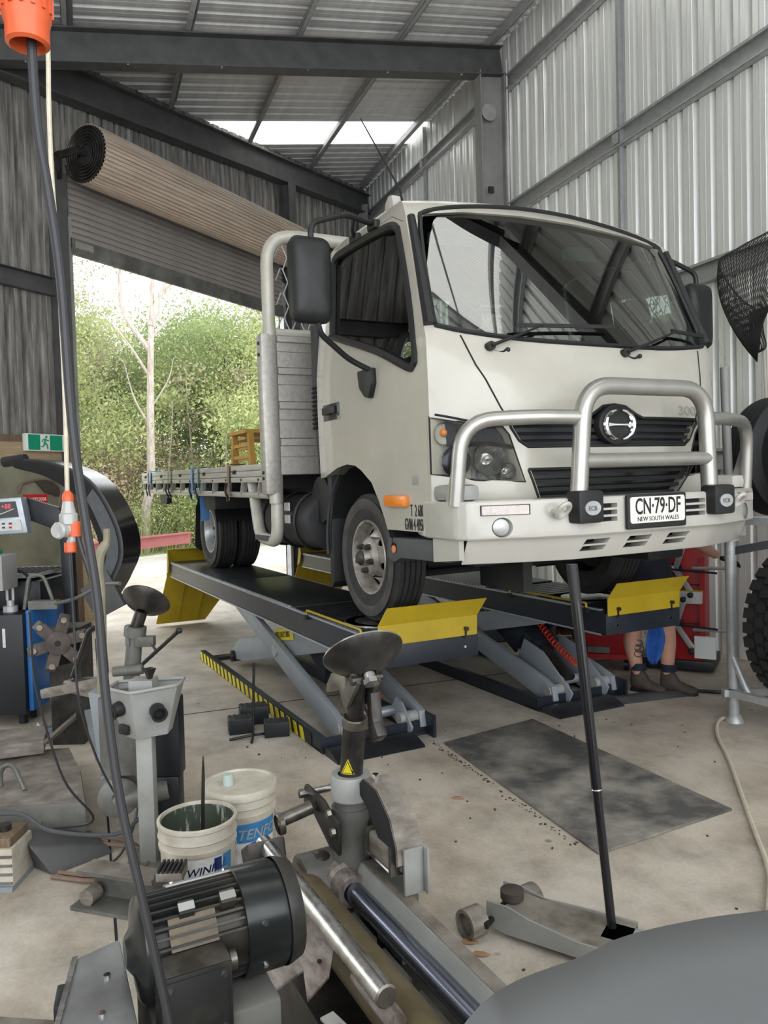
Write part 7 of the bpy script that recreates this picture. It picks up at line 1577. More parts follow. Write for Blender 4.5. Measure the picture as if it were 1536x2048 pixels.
cab2 = thing('tyre_machine_cabinet', 'black cabinet with a blue edge in front of the wheel balancer', 'machine cabinet', (-2.75, 5.35, 0))
b = MB(); b.box2((-0.55, -0.10, 0.08), (0.25, 0.20, 0.78)); b.build('cabinet_body', 'machine_black', cab2, bev=0.012)
b = MB(); b.box2((0.252, -0.06, 0.10), (0.285, 0.20, 0.80)); b.build('blue_edge_panel', 'blue', cab2, bev=0.006)
b = MB(); b.box2((0.20, 0.45, 0.0), (0.62, 0.62, 0.09)); b.build('blue_foot', 'blue', cab2)
b = MB(); b.box2((0.60, 0.44, 0.0), (0.625, 0.63, 0.095)); b.build('foot_end', 'machine_black', cab2)
for x, y in ((-0.45, 0), (0.18, 0), (0.18, 0.14)):
    b = MB(); b.cyl((x, y, 0), (x, y, 0.09), 0.03, n=10); b.build('cabinet_foot', 'machine_black', cab2)
b = MB(); b.cyl((0.10, 0.05, 0.78), (0.10, 0.05, 0.82), 0.05, n=14); b.cyl((0.10, 0.05, 0.82), (0.10, 0.05, 0.86), 0.025, n=10); b.tube(fillet([(0.08, 0.05, 0.86), (0.08, 0.05, 0.96), (0.12, 0.05, 0.96), (0.12, 0.05, 0.86)], 0.02, 3), 0.010, n=6); b.build('swivel_fitting', 'galv', cab2)
b = MB(); b.tube(fillet([(0.22, 0.0, 0.80), (0.26, 0.0, 1.04), (0.36, 0.0, 1.04), (0.42, 0.0, 0.86)], 0.05, 4), 0.013, n=8); b.box((0.36, 0.0, 0.83), (0.2, 0.06, 0.06)); b.build('jaw_lever', 'machine_grey', cab2)
b = MB(); b.tube(smooth_path([(0.40, 0.0, 0.83), (0.62, -0.1, 0.88), (0.85, -0.2, 0.98), (1.0, -0.3, 1.0)], 4), 0.013, n=8); b.build('jaw_bar', 'machine_grey', cab2)
b = MB(); b.box((0.12, -0.103, 0.62), (0.02, 0.004, 0.13)); b.build('cabinet_sticker', 'paper', cab2)
b = MB(); b.tube(smooth_path([(-0.3, 0.1, 1.07), (0.1, 0.1, 1.07), (0.24, 0.05, 1.0), (0.22, 0.0, 0.84)], 5), 0.012, n=8); b.build('air_pipe', 'machine_black', cab2)
t = thing('debris_pile', 'crumpled foil and swarf lying under the cabinet', 'debris', (-2.15, 4.95, 0), kind='stuff')
rng = np.random.default_rng(3); v = leaves([(0, 0, 0.05), (0.12, 0.05, 0.04), (-0.15, 0.0, 0.05)], 0.05, 160, 0.045, rng, 0.4); v[:, 2] = np.abs(v[:, 2]); quads('foil_scraps', v, X['lift_edge'], t, kind='stuff')

# ------------------------------------------------------------------ signs on the back wall
def bwm(x, y, z): return bw(x, y, z)
es = thing('exit_sign', 'green and white running-man exit sign above the fire door', 'exit sign', bwm(-0.43, -0.10, 2.165), BW_A)
b = MB(); b.box((0, 0.0, 0), (0.49, 0.06, 0.19)); b.build('sign_case', 'exit_white', es, bev=0.012)
for a, c in ((-0.215, -0.07), (0.055, 0.215)):
    b = MB(); b.box(((a+c)/2, -0.032, 0), (c-a, 0.004, 0.165)); b.build('green_panel', 'exit_green', es)
b = MB(); b.box((-0.007, -0.032, 0), (0.12, 0.003, 0.165)); b.build('white_panel', 'exit_white', es)
b = MB()
def sd_(pts, r): b.tube([(x-0.007, -0.036, z) for x, z in pts], r, n=6, flat=1.0)
b.cyl((0.008, -0.034, 0.062), (0.008, -0.038, 0.062), 0.013, n=14); sd_([(0.0, 0.045), (-0.012, 0.0)], 0.012); sd_([(0.0, 0.04), (0.03, 0.02), (0.045, 0.025)], 0.006); sd_([(-0.005, 0.04), (-0.035, 0.03), (-0.042, 0.005)], 0.006); sd_([(-0.012, 0.0), (0.022, -0.025), (0.028, -0.07)], 0.008); sd_([(-0.012, 0.0), (-0.022, -0.04), (-0.05, -0.045)], 0.008)
b.build('running_figure', 'exit_green', es)
fs = thing('fire_door_sign', 'small red sign with white capitals on the olive fire door', 'sign', bwm(-0.56, -0.095, 1.50), BW_A)
b = MB(); b.box((0, 0, 0), (0.30, 0.004, 0.20)); b.build('sign_plate', 'sign_red', fs)
for txt, z, sz in (('FIRE SAFETY DOOR', 0.03, 0.052), ('DO NOT OBSTRUCT', -0.055, 0.052)):
    tb = text_mb(txt, sz, 0.0006, sx=0.62, align='RIGHT', bold=0.0008); tb.xform(axes((0.135, -0.003, z), (1, 0, 0), (0, 0, 1))); tb.build('sign_lettering', 'exit_white', fs, ang=0)
wc = thing('wire_coil', 'loop of dark webbing hanging on the olive door', 'webbing loop', bwm(-0.50, -0.11, 1.5), BW_A)
b = MB(); b.tube(smooth_path([(-0.27, 0, 0.12), (-0.22, 0, 0.22), (0.0, 0, 0.26), (0.16, 0, 0.24), (0.25, 0, 0.12), (0.20, 0, -0.1), (0.18, 0, -0.35)], 5), 0.014, n=6); b.build('webbing_strand', 'strap_brown', wc)
b = MB(); b.prism([(-0.08, 0.26), (0.17, 0.25), (0.26, 0.12), (0.22, 0.07), (0.05, 0.12)], lambda a, c: (a, -0.01, c), lambda a, c: (a, 0.01, c)); b.build('webbing_fold', 'boot', wc)

# ------------------------------------------------------------------ hanging plugs and cables
hp_ = thing('hanging_socket', 'large orange plug socket hanging at the top left with a thick black cable', 'plug socket', (-0.56, 1.28, 2.33))
b = MB(); b.lathe([(0.024, 0.012), (0.028, 0.0), (0.034, 0.004), (0.034, 0.03), (0.038, 0.045), (0.039, 0.10), (0.037, 0.16), (0.03, 0.165), (0.0, 0.165)], (0, 0, 0), (0, 0, 1), n=32); b.lathe([(0.024, 0.012), (0.022, 0.05), (0.0, 0.05)], (0, 0, 0), (0, 0, 1), n=24); b.build('socket_shell', 'orange', hp_)
for k in range(14):
    a = 2*pi*k/14; b = MB(); b.bar((0.0385*cos(a), 0.0385*sin(a), 0.05), (0.0395*cos(a), 0.0395*sin(a), 0.15), 0.006, 0.005, up=(cos(a), sin(a), 0)); b.build('grip_rib', 'orange', hp_)
pts = [(0.006, 0, 0.12), (0.006, 0, 0.0), (0.01, 0, -0.126), (0.022, 0, -0.223), (0.038, 0, -0.378), (0.047, 0, -0.617), (0.062, 0, -0.775), (0.077, 0.0, -0.909), (0.085, 0, -1.078), (0.102, 0, -1.249), (0.13, 0, -1.404), (0.165, 0, -1.596), (0.185, 0.0, -1.72), (0.22, 0.02, -1.80)]
b = MB(); b.tube(smooth_path(pts, 5), 0.0078, n=10); b.build('thick_cable', 'cable_black', hp_)
hq = thing('hanging_plug', 'orange and clear industrial plug hanging on a beige cable before the door jamb', 'plug', (-1.07, 2.6, 1.40))
b = MB(); b.tube(smooth_path([(0.0, 0, 3.4), (0.0, 0, 1.86), (-0.006, 0, 1.5), (-0.006, 0, 1.26), (0.002, 0, 0.98), (0.007, 0, 0.58), (0.002, 0, 0.20)], 5), 0.008, n=8); b.build('beige_cable', 'cable_beige', hq)
b = MB(); b.tube([(0.003, 0, 0.165), (0.003, 0, 0.21)], 0.008, n=8); b.lathe([(0.008, 0.21), (0.012, 0.205), (0.018, 0.195), (0.019, 0.175), (0.0, 0.175)], (0.003, 0, 0), (0, 0, 1), n=20); b.build('plug_cap', 'orange', hq)
b = MB(); b.lathe([(0.016, 0.178), (0.024, 0.135), (0.030, 0.13), (0.030, 0.098), (0.024, 0.092), (0.026, 0.075), (0.0, 0.075)], (0.003, 0, 0), (0, 0, 1), n=22); b.build('plug_body', 'clear_plug', hq)
b = MB(); b.cyl((0.02, 0, 0.055), (0.02, 0, 0.105), 0.021, n=18); b.build('socket_body', 'orange', hq)
b = MB(); b.lathe([(0.027, 0), (0.029, 0.004), (0.024, 0.012), (0.0, 0.008)], (-0.018, -0.03, 0.077), (-0.3, -0.9, 0), n=22); b.cyl((0.0, 0.0, 0.077), (-0.018, -0.03, 0.077), 0.025, n=16); b.build('gauge_dial', 'clear_plug', hq)
b = MB(); b.tube(smooth_path([(0.003, 0, 0.08), (0.012, 0, 0.05), (0.005, 0, 0.03)], 4), 0.014, n=10); b.build('hose_elbow', 'clear_plug', hq)
b = MB(); b.lathe([(0.018, 0.035), (0.020, 0.03), (0.020, 0.004), (0.016, 0.0), (0.0, 0.0)], (0.005, 0, 0), (0, 0, 1), n=18); b.build('lower_cap', 'orange', hq)
b = MB(); b.tube(smooth_path([(0.026, 0, 0.08), (0.045, 0, 0.0), (0.068, 0, -0.08), (0.10, 0, -0.25), (0.11, 0, -0.4)], 5), 0.0085, n=8); b.build('black_cable', 'cable_black', hq)
b = MB(); b.tube(smooth_path([(0.0, 0, 0.0), (0.006, 0, -0.25), (0.012, 0, -0.5), (0.03, 0.1, -0.75), (0.07, 0.2, -0.95)], 5), 0.004, n=6); b.build('thin_cable', 'cable_black', hq)
# ------------------------------------------------------------------ tyre rack on the right
def rack_tyre(name, lab, c, axis, rad, wid, rim, blocks, group):
    t = thing(name, lab, 'tyre', c, 0, group); ax = V(axis).normalized(); o = -ax*wid/2
    b = MB(); b.lathe(tyre_profile(rad, wid, rim, 4 if not blocks else 1, 0.02), o, ax, n=64); b.build('carcass', 'tyre_new', t, ang=28)
    x, y, _ = frame_z(ax); b = MB()
    if blocks:
        n = 34
        for k in range(n):
            for row, (off, w, sh) in enumerate(((0.035, 0.07, 0.0), (0.105, 0.055, 0.5), (0.165, 0.055, 0.0), (0.235, 0.07, 0.5))):
                a = 2*pi*(k+sh)/n; e = x*cos(a)+y*sin(a); tg = -x*sin(a)+y*cos(a); p = o+ax*(off*wid/0.27)+e*(rad+0.002)
                b.bar(p-tg*rad*pi/n*0.72, p+tg*rad*pi/n*0.72, w*wid/0.27*0.86, 0.026, up=e)
        b.build('tread_blocks', 'tyre_new', t, kind='stuff')
    b = MB(); b.lathe([(rim+0.02, -0.012), (rim+0.07, -0.019), (rim+0.09, -0.0205), (rim+0.095, -0.018)], o, ax, n=48); b.build('sidewall_ring', 'tyre', t)
    return t
rack_tyre('offroad_tyre', 'chunky black off-road tyre standing low in the rack at the right edge', (2.63, 4.66, 0.69), (0.42, -0.91, 0), 0.47, 0.29, 0.24, True, 'tyres in the rack')
rack_tyre('road_tyre', 'ribbed road tyre on the upper rack shelf behind the bull bar', (2.64, 5.04, 1.72), (0.30, -0.95, 0), 0.395, 0.24, 0.23, False, 'tyres in the rack')
rack_tyre('road_tyre', 'plain black tyre nearer the viewer on the upper rack shelf', (2.74, 4.66, 1.70), (0.30, -0.95, 0), 0.37, 0.23, 0.23, False, 'tyres in the rack')
rk = thing('tyre_rack', 'galvanised steel tyre rack standing at the right edge', 'rack', (2.23, 4.93, 0))
def RP(x, y, z): return V((x-2.23, y-4.93, z))
b = MB(); b.cyl(RP(2.245, 4.96, 0.0), RP(2.205, 4.90, 1.20), 0.035, n=16); b.build('rack_post', 'galv', rk)
b = MB(); b.lathe([(0.06, 0), (0.055, 0.02), (0.04, 0.05), (0.035, 0.055)], RP(2.247, 4.96, 0), (0, 0, 1), n=20); b.build('post_foot', 'galv', rk)
b = MB(); b.lathe([(0.06, 1.19), (0.055, 1.215), (0.045, 1.25), (0.03, 1.27), (0.03, 1.31)], RP(2.205, 4.90, 0), (0, 0, 1), n=20); b.build('post_cap', 'galv', rk)
b = MB(); b.cyl(RP(2.205, 4.90, 1.27), RP(2.19, 4.92, 2.29), 0.028, n=14); b.build('upper_post', 'column_paint', rk)
for z, y0, m in ((1.315, 4.90, 'galv'), (0.20, 4.93, 'galv')):
    b = MB(); b.bar(RP(2.16, y0, z), RP(3.2, y0+0.05, z), 0.05, 0.045); b.build('rack_rail', m, rk)
    b = MB(); b.bar(RP(2.2, y0, z), RP(2.65, y0-0.75, z-0.0), 0.045, 0.045); b.build('rack_rail', m, rk)
b = MB(); b.tube(fillet([RP(2.22, 4.93, 0.45), RP(2.30, 4.85, 0.18), RP(2.66, 4.35, 0.12)], 0.08, 5), 0.022, n=10); b.build('lower_brace', 'galv', rk)
b = MB(); b.bar(RP(2.22, 4.9, 1.12), RP(2.75, 4.55, 1.26), 0.04, 0.05); b.build('diagonal_brace', 'machine_black', rk)
b = MB(); b.box(RP(2.46, 4.58, 0.17), (0.16, 0.008, 0.05), -0.95); b.build('rack_label', 'paper', rk)
for x, y in ((3.1, 4.95), (2.66, 4.2)):
    b = MB(); b.cyl(RP(x, y, 0), RP(x, y, 2.3), 0.03, n=12); b.build('rack_post', 'galv', rk)
# pale floor hose
b = MB(); b.tube(smooth_path([(2.28, 4.95, 0.014), (2.17, 4.98, 0.014), (2.02, 4.70, 0.014), (1.88, 4.21, 0.014), (1.66, 3.52, 0.014), (1.50, 3.02, 0.014), (1.34, 2.70, 0.014), (1.2, 2.3, 0.014)], 6), 0.011, n=8); o = b.build('air_hose', 'cable_beige'); tag(o, 'pale air hose curving along the floor on the right', 'hose')
# ------------------------------------------------------------------ landing net on the wall
ln = thing('landing_net', 'black landing net hanging on the girt at the right edge', 'landing net', bl(4.6, -5.12, 0), BANG)
hoop_ = smooth_path([(0.12, 0.02, 2.93), (0.30, 0.03, 3.08), (0.50, 0.04, 3.40), (0.30, 0.05, 3.46), (0.0, 0.05, 3.50), (-0.35, 0.05, 3.52), (-0.45, 0.04, 3.2), (-0.2, 0.03, 2.96), (0.12, 0.02, 2.93)], 5)
b = MB(); b.tube(hoop_, 0.008, n=6); b.build('net_hoop', 'grey_plastic', ln)
b = MB(); b.tube([(0.12, 0.02, 2.93), (0.06, 0.02, 2.70), (0.0, 0.04, 1.7)], 0.012, n=8); b.build('net_handle', 'cable_beige', ln)
def net_pt(a, t):
    k = (a % 1.0)*(len(hoop_)-1); i = int(k); f = k-i; p = hoop_[i].lerp(hoop_[min(i+1, len(hoop_)-1)], f)
    c = V((0.05, 0.10, 2.75)); q = p.lerp(c, t); q.z -= 0.25*sin(pi*t*0.5)*t+0.0; q.y += 0.16*sin(pi*t); return q
b = MB(); na, nt_ = 64, 20
for j in range(nt_):
    for i in range(na):
        a0 = (i+(0.5 if j % 2 else 0))/na
        for da in (-0.5, 0.5):
            p, q = net_pt(a0, j/nt_), net_pt(a0+da/na, (j+1)/nt_); b.tube([p, q], 0.0032, n=3, caps=False)
b.build('net_mesh', 'net', ln, kind='stuff', fix=False)
b = MB()
for k in range(14):
    a = k*2*pi/14; b.tube(smooth_path([(0.10+0.04*cos(a), 0.06+0.04*sin(a), 2.92), (0.09+0.05*cos(a), 0.06+0.05*sin(a), 2.75), (0.07+0.055*cos(a+0.4), 0.06+0.05*sin(a+0.4), 2.62), (0.07, 0.06, 2.58)], 4), 0.005, n=4, caps=False)
b.build('net_tail', 'net', ln, kind='stuff', fix=False)
# ------------------------------------------------------------------ red aligner cabinet and trolley
rc = thing('aligner_cabinet', 'tall red aligner cabinet with wheel clamps hung on it', 'cabinet', (2.48, 6.5, 0), R(-30))
b = MB(); b.box2((-0.22, -0.20, 0.06), (0.22, 0.20, 1.02)); b.build('cabinet_body', 'red', rc, bev=0.012)
b = MB(); b.box2((-0.30, -0.24, 0.02), (0.30, 0.24, 0.10)); b.build('cabinet_base', 'machine_black', rc, bev=0.01)
for z in (0.40, 0.72):
    b = MB(); b.box2((-0.225, -0.206, z-0.004), (0.225, -0.2, z+0.004)); b.build('panel_joint', 'dark_gap', rc)
for z0 in (0.85, 0.40):
    o3 = V((0.02, -0.26, z0)); cl_ = None
    b = MB(); b.cyl(o3+V((0, 0.06, 0)), o3, 0.05, n=14); cl_ = b.build('clamp_hub', 'machine_black', rc)
    for a in (1.2, -0.9, 2.9):
        d = V((cos(a)*0.9, -0.15, sin(a))); b = MB(); b.bar(o3, o3+d*0.24, 0.045, 0.018, up=(0, 1, 0)); b.build('clamp_arm', 'galv', cl_, bev=0.004)
        b = MB(); b.cyl(o3+d*0.24, o3+d*0.24+V((0, -0.10, 0)), 0.012, n=8); b.sphere(o3+d*0.24+V((0, -0.11, 0)), 0.024, 10, 8); b.build('clamp_jaw', 'black_plastic', cl_)
    b = MB(); b.cyl(o3+V((-0.32, -0.03, 0.02)), o3+V((0.32, -0.03, -0.02)), 0.009, n=8); b.build('clamp_spindle', 'machine_black', cl_)
b = MB(); b.box((0.14, -0.27, 0.63), (0.17, 0.10, 0.10)); ah = b.build('sensor_head', 'paper', rc, bev=0.006)
b = MB(); b.box((0.14, -0.27, 0.683), (0.165, 0.095, 0.006)); b.build('sensor_top', 'yellow', ah)
b = MB(); b.box((0.24, -0.24, 0.22), (0.16, 0.04, 0.18)); b.build('calibration_card', 'exit_white', rc)
b = MB(); b.box2((0.20, -0.24, 0.30), (0.24, -0.20, 0.95)); b.build('clamp_rail', 'red', rc)
for z in (0.36, 0.86):
    b = MB(); b.cyl((0.15, -0.25, z), (0.40, -0.27, z+0.01), 0.014, n=8); b.build('rail_pin', 'galv', rc)
tt = thing('tool_trolley', 'low red tool trolley on black castors behind the mechanic', 'tool trolley', (1.86, 6.66, 0), R(-20))
b = MB(); b.box2((-0.16, -0.20, 0.13), (0.26, 0.25, 0.62)); b.build('trolley_body', 'red', tt, bev=0.01)
b = MB(); b.box2((-0.17, -0.28, 0.10), (0.28, 0.28, 0.14)); b.build('trolley_deck', 'red', tt)
b = MB(); b.box((0.0, -0.235, 0.17), (0.18, 0.06, 0.05)); b.build('loose_tool', 'machine_grey', tt)
for x, y in ((-0.13, -0.22), (0.22, -0.22), (-0.13, 0.2), (0.22, 0.2)):
    b = MB(); b.cyl((x-0.02, y, 0.05), (x+0.02, y, 0.05), 0.05, n=16); b.box((x, y, 0.09), (0.03, 0.04, 0.05)); b.build('castor', 'machine_black', tt)
b = MB(); b.tube(smooth_path([(-0.16, -0.28, 0.2), (-0.20, -0.26, 0.3), (-0.18, -0.2, 0.36)], 4), 0.02, n=6); b.build('trolley_cable', 'cable_black', tt)

# ------------------------------------------------------------------ the mechanic (one continuous body)
pn = thing('person', 'person in dark shorts and boots standing behind the far runway, reaching to the tyre rack', 'person', (1.98, 5.74, 0))
def PL(x, y, z): return V((x-1.98, y-5.74, z))
def skin_mesh(name, pts, edges, radii, root, m, parent, sub=2):
    me = bpy.data.meshes.new(name); me.from_pydata([tuple(p) for p in pts], edges, []); o = link(name, me, m, parent)
    sm = o.modifiers.new('skin', 'SKIN'); sm.use_smooth_shade = True
    for i, r in enumerate(radii):
        rr = r if isinstance(r, tuple) else (r, r); me.skin_vertices[0].data[i].radius = rr
    me.skin_vertices[0].data[root].use_root = True
    ss = o.modifiers.new('sub', 'SUBSURF'); ss.levels = sub; ss.render_levels = sub
    dg = bpy.context.evaluated_depsgraph_get(); nm = bpy.data.meshes.new_from_object(o.evaluated_get(dg)); o.modifiers.clear(); o.data = nm
    nm.polygons.foreach_set('use_smooth', [True]*len(nm.polygons)); nm.materials.clear(); nm.materials.append(X[m]); return o
pts = [PL(1.97, 5.80, 0.95), PL(1.98, 5.80, 1.12), PL(2.00, 5.80, 1.30), PL(2.02, 5.79, 1.45), PL(2.03, 5.78, 1.54), PL(2.05, 5.76, 1.62), PL(2.06, 5.75, 1.70), PL(2.06, 5.75, 1.78),
       PL(1.88, 5.78, 0.88), PL(1.855, 5.75, 0.50), PL(1.845, 5.77, 0.36), PL(1.885, 5.755, 0.13), PL(1.90, 5.72, 0.06), PL(1.99, 5.66, 0.04),
       PL(2.06, 5.76, 0.88), PL(2.08, 5.69, 0.50), PL(2.09, 5.71, 0.36), PL(2.085, 5.69, 0.13), PL(2.09, 5.66, 0.06), PL(2.19, 5.62, 0.04),
       PL(2.11, 5.72, 1.43), PL(2.20, 5.68, 1.28), PL(2.27, 5.66, 1.13), PL(2.37, 5.655, 1.065), PL(2.46, 5.65, 1.005),
       PL(1.90, 5.84, 1.43), PL(1.85, 5.92, 1.20), PL(1.90, 6.02, 1.02)]
ed = [(0, 1), (1, 2), (2, 3), (3, 4), (4, 5), (5, 6), (6, 7), (0, 8), (8, 9), (9, 10), (10, 11), (11, 12), (12, 13), (0, 14), (14, 15), (15, 16), (16, 17), (17, 18), (18, 19), (3, 20), (20, 21), (21, 22), (22, 23), (23, 24), (3, 25), (25, 26), (26, 27)]
ra = [0.15, 0.135, 0.145, 0.11, 0.058, 0.075, 0.095, 0.075, 0.098, 0.068, 0.072, 0.042, 0.030, 0.02, 0.098, 0.068, 0.072, 0.042, 0.030, 0.02, 0.058, 0.050, 0.045, 0.040, 0.030, 0.058, 0.045, 0.032]
skin_mesh('body', pts, ed, ra, 0, 'skin', pn)
# hand with five separate fingers resting on the rack
hb_ = PL(2.46, 5.65, 1.005); hand_p = [hb_, hb_+V((0.045, -0.005, -0.018)), hb_+V((0.085, -0.01, -0.03))]; hand_e = [(0, 1), (1, 2)]; hand_r = [(0.030, 0.024), (0.038, 0.02), (0.036, 0.016)]
skin_mesh('palm', hand_p, hand_e, hand_r, 0, 'machine_black', pn, 1).name = 'gloved_palm'
for k, (dy, L) in enumerate(((-0.030, 0.062), (-0.010, 0.072), (0.010, 0.068), (0.028, 0.055))):
    s0 = hb_+V((0.085, dy-0.01, -0.03)); f = [s0, s0+V((L*0.45, 0, -0.006)), s0+V((L*0.72, 0, -0.028)), s0+V((L*0.78, 0, -0.05))]
    skin_mesh('gloved_finger', f, [(0, 1), (1, 2), (2, 3)], [0.010, 0.0095, 0.009, 0.008], 0, 'machine_black', pn, 1)
th = hb_+V((0.03, -0.035, -0.01)); skin_mesh('gloved_thumb', [th, th+V((0.03, -0.02, -0.012)), th+V((0.055, -0.025, -0.03))], [(0, 1), (1, 2)], [0.012, 0.011, 0.009], 0, 'machine_black', pn, 1)
# shorts, shirt, hair, socks, boots
sp_ = [PL(1.97, 5.80, 1.08), PL(1.97, 5.80, 0.90), PL(1.88, 5.78, 0.84), PL(1.86, 5.755, 0.66), PL(1.855, 5.75, 0.535), PL(2.06, 5.76, 0.84), PL(2.075, 5.72, 0.66), PL(2.08, 5.69, 0.535)]
skin_mesh('shorts', sp_, [(0, 1), (1, 2), (2, 3), (3, 4), (1, 5), (5, 6), (6, 7)], [0.172, 0.178, 0.125, 0.10, 0.088, 0.125, 0.10, 0.088], 1, 'navy_cloth', pn)
sh_ = [PL(1.975, 5.80, 0.96), PL(1.98, 5.80, 1.12), PL(2.00, 5.80, 1.30), PL(2.02, 5.79, 1.44), PL(2.11, 5.72, 1.44), PL(2.19, 5.685, 1.30), PL(1.90, 5.84, 1.44), PL(1.86, 5.91, 1.24)]
skin_mesh('work_shirt', sh_, [(0, 1), (1, 2), (2, 3), (3, 4), (4, 5), (3, 6), (6, 7)], [0.165, 0.158, 0.165, 0.125, 0.075, 0.066, 0.075, 0.066], 1, 'navy_cloth', pn)
b = MB(); b.sphere(PL(2.05, 5.76, 1.76), 0.112, 18, 12, (1, 1.05, 0.95)); b.build('hair', 'brown_timber', pn)
for e in (-0.034, 0.034):
    p = PL(2.125, 5.70, 1.715)+V((0.55, 0.84, 0))*e; b = MB(); b.sphere(p, 0.013, 10, 8); b.build('eye', 'exit_white', pn)
b = MB(); b.sphere(PL(2.145, 5.685, 1.68), 0.02, 10, 8, (1.2, 0.8, 1.2)); b.build('nose', 'skin', pn)
b = MB(); b.bar(PL(2.115, 5.66, 1.64), PL(2.145, 5.705, 1.64), 0.012, 0.010); b.build('mouth', 'red_rail', pn)
for (ax_, ay_), (tx, ty) in (((1.888, 5.752), (1.985, 5.665)), ((2.088, 5.685), (2.195, 5.615))):
    b = MB(); b.lathe([(0.052, 0.165), (0.056, 0.16), (0.054, 0.205), (0.050, 0.215), (0.046, 0.20)], PL(ax_, ay_, 0), (0, 0, 1), n=16); b.build('sock', 'navy_cloth', pn)
    A_, B_ = PL(ax_, ay_, 0), PL(tx, ty, 0); d = (B_-A_).normalized(); n_ = V((-d.y, d.x, 0)); rows = []
    for f, w_, h_, lift in ((-0.055, 0.03, 0.13, 0.02), (-0.04, 0.045, 0.17, 0.0), (0.0, 0.052, 0.185, 0), (0.04, 0.05, 0.16, 0), (0.08, 0.05, 0.095, 0), (0.13, 0.052, 0.075, 0), (0.17, 0.045, 0.065, 0), (0.20, 0.025, 0.045, 0.008)):
        rows.append([A_+d*f+n_*w_*cos(a)*(1 if sin(a) < 0.3 else 0.86)+V((0, 0, max(0.012, lift+h_*(0.5+0.5*sin(a))))) for a in [2*pi*i/14 for i in range(14)]])
    b = MB(); b.grid(rows, closed=True); b.f += [tuple(range(14)), tuple(range(7*14, 8*14))]; bo = b.build('boot', 'boot', pn, ang=60)
    b = MB(); so = [(-0.06, 0.03), (-0.05, 0.045), (0.08, 0.05), (0.15, 0.052), (0.19, 0.036), (0.207, 0.01), (0.207, -0.01), (0.19, -0.036), (0.15, -0.052), (0.08, -0.05), (-0.05, -0.045), (-0.06, -0.03)]
    b.prism(so, lambda a, c: A_+d*a+n_*c, lambda a, c: A_+d*a+n_*c+V((0, 0, 0.022))); b.build('boot_sole', 'machine_black', bo)
for k, (z, a, w_) in enumerate(((0.37, 0.0, 0.03), (0.33, 0.2, 0.035), (0.29, -0.1, 0.03), (0.34, -0.4, 0.025))):   # calf tattoo
    c_ = PL(1.845, 5.77, z)+V((0.03+0.02*a, -0.068, 0)); b = MB(); b.tube([c_+V((w_*cos(q), 0.006*abs(cos(q)), w_*0.8*sin(q))) for q in [2*pi*i/12 for i in range(12)]], 0.0035, n=4, closed=True); b.build('tattoo_mark', 'grey_plastic', pn)
b = MB(); rows = []
for i in range(10):
    f = i/9; w_ = 0.02+0.05*sin(pi*f)**0.7; rows.append([(1.975+0.01*sin(5*f)+(k-2)/2*w_, 5.66+0.015*((k % 2)*2-1), 0.56-0.34*f) for k in range(5)])
b.grid(rows); o = b.build('blue_rag', 'blue_rag', fix=False); sol = o.modifiers.new('thick', 'SOLIDIFY'); sol.thickness = 0.006; tag(o, 'bright blue rag hanging between the mechanic\'s legs', 'rag')

# ------------------------------------------------------------------ clutter seen under the truck against the wall
def wbx(name, lab, cat, c, s, rz, m, bev=0.01, extra=None, group='clutter along the far wall'):
    t = thing(name, lab, cat, (c[0], c[1], 0), rz, group); b = MB(); b.box((0, 0, c[2]), s); b.build('body', m, t, bev=bev)
    if extra: extra(t)
    return t
def lid_(t):
    b = MB(); b.box((0, 0, 0.52), (0.44, 0.36, 0.04)); b.build('lid', 'grey_plastic', t, bev=0.01)
wbx('storage_bin', 'grey bin left of the brown timber post under the truck', 'bin', (1.10, 7.80, 0.26), (0.42, 0.34, 0.5), 0.2, 'grey_plastic', extra=lid_)
def drum_(t):
    b = MB(); b.lathe([(0.17, 0.1), (0.175, 0.12), (0.17, 0.14), (0.17, 0.38), (0.175, 0.4), (0.17, 0.42)], (0, -0.02, 0), (0, 0, 1), n=20); b.build('hoop_band', 'machine_grey', t)
t = thing('oil_drum', 'dark grey drum beside the brown timber post under the truck', 'drum', (1.50, 7.85, 0), 0, 'clutter along the far wall'); b = MB(); b.cyl((0, 0, 0), (0, 0, 0.58), 0.17, n=24); b.build('drum_body', 'dash', t); drum_(t)
b = MB(); b.box((1.53, 7.24, 0.28), (0.11, 0.09, 0.56)); o = b.build('timber_post', 'brown_timber', bev=0.004); tag(o, 'short brown timber post standing under the truck', 'timber post')
for k, (x, y, z, a, l) in enumerate(((1.90, 7.55, 0.03, 0.1, 0.5), (1.95, 7.58, 0.095, -0.15, 0.6), (1.92, 7.60, 0.16, 0.2, 0.5), (1.85, 7.33, 0.03, 0.2, 0.4), (1.98, 7.62, 0.225, -0.05, 0.6))):
    t = thing('scrap_bar', ('rusty bar lowest in the scrap heap', 'brown timber length across the scrap heap', 'dark bar lying on the scrap heap', 'short rusty bar in front of the scrap heap', 'topmost dark bar of the scrap heap')[k], 'scrap bar', (x, y, z), a, 'scrap heap under the truck')
    b = MB(); b.box((0, 0, 0), (l, 0.06, 0.06)); b.build('bar', ('rusty', 'brown_timber', 'dark_steel', 'rusty', 'dark_steel')[k], t, bev=0.006); b = MB(); b.box((l/2-0.03, 0, 0.0), (0.05, 0.07, 0.07)); b.build('bar_end', 'dark_steel', t)
t = thing('step_ladder', 'pale aluminium step ladder folded beside the drum', 'ladder', (1.34, 7.50, 0), 0.1, 'clutter along the far wall')
for s in (-0.07, 0.07):
    b = MB(); b.bar((s, 0, 0), (s*0.8, 0.12, 0.75), 0.025, 0.05); b.build('stile', 'galv', t)
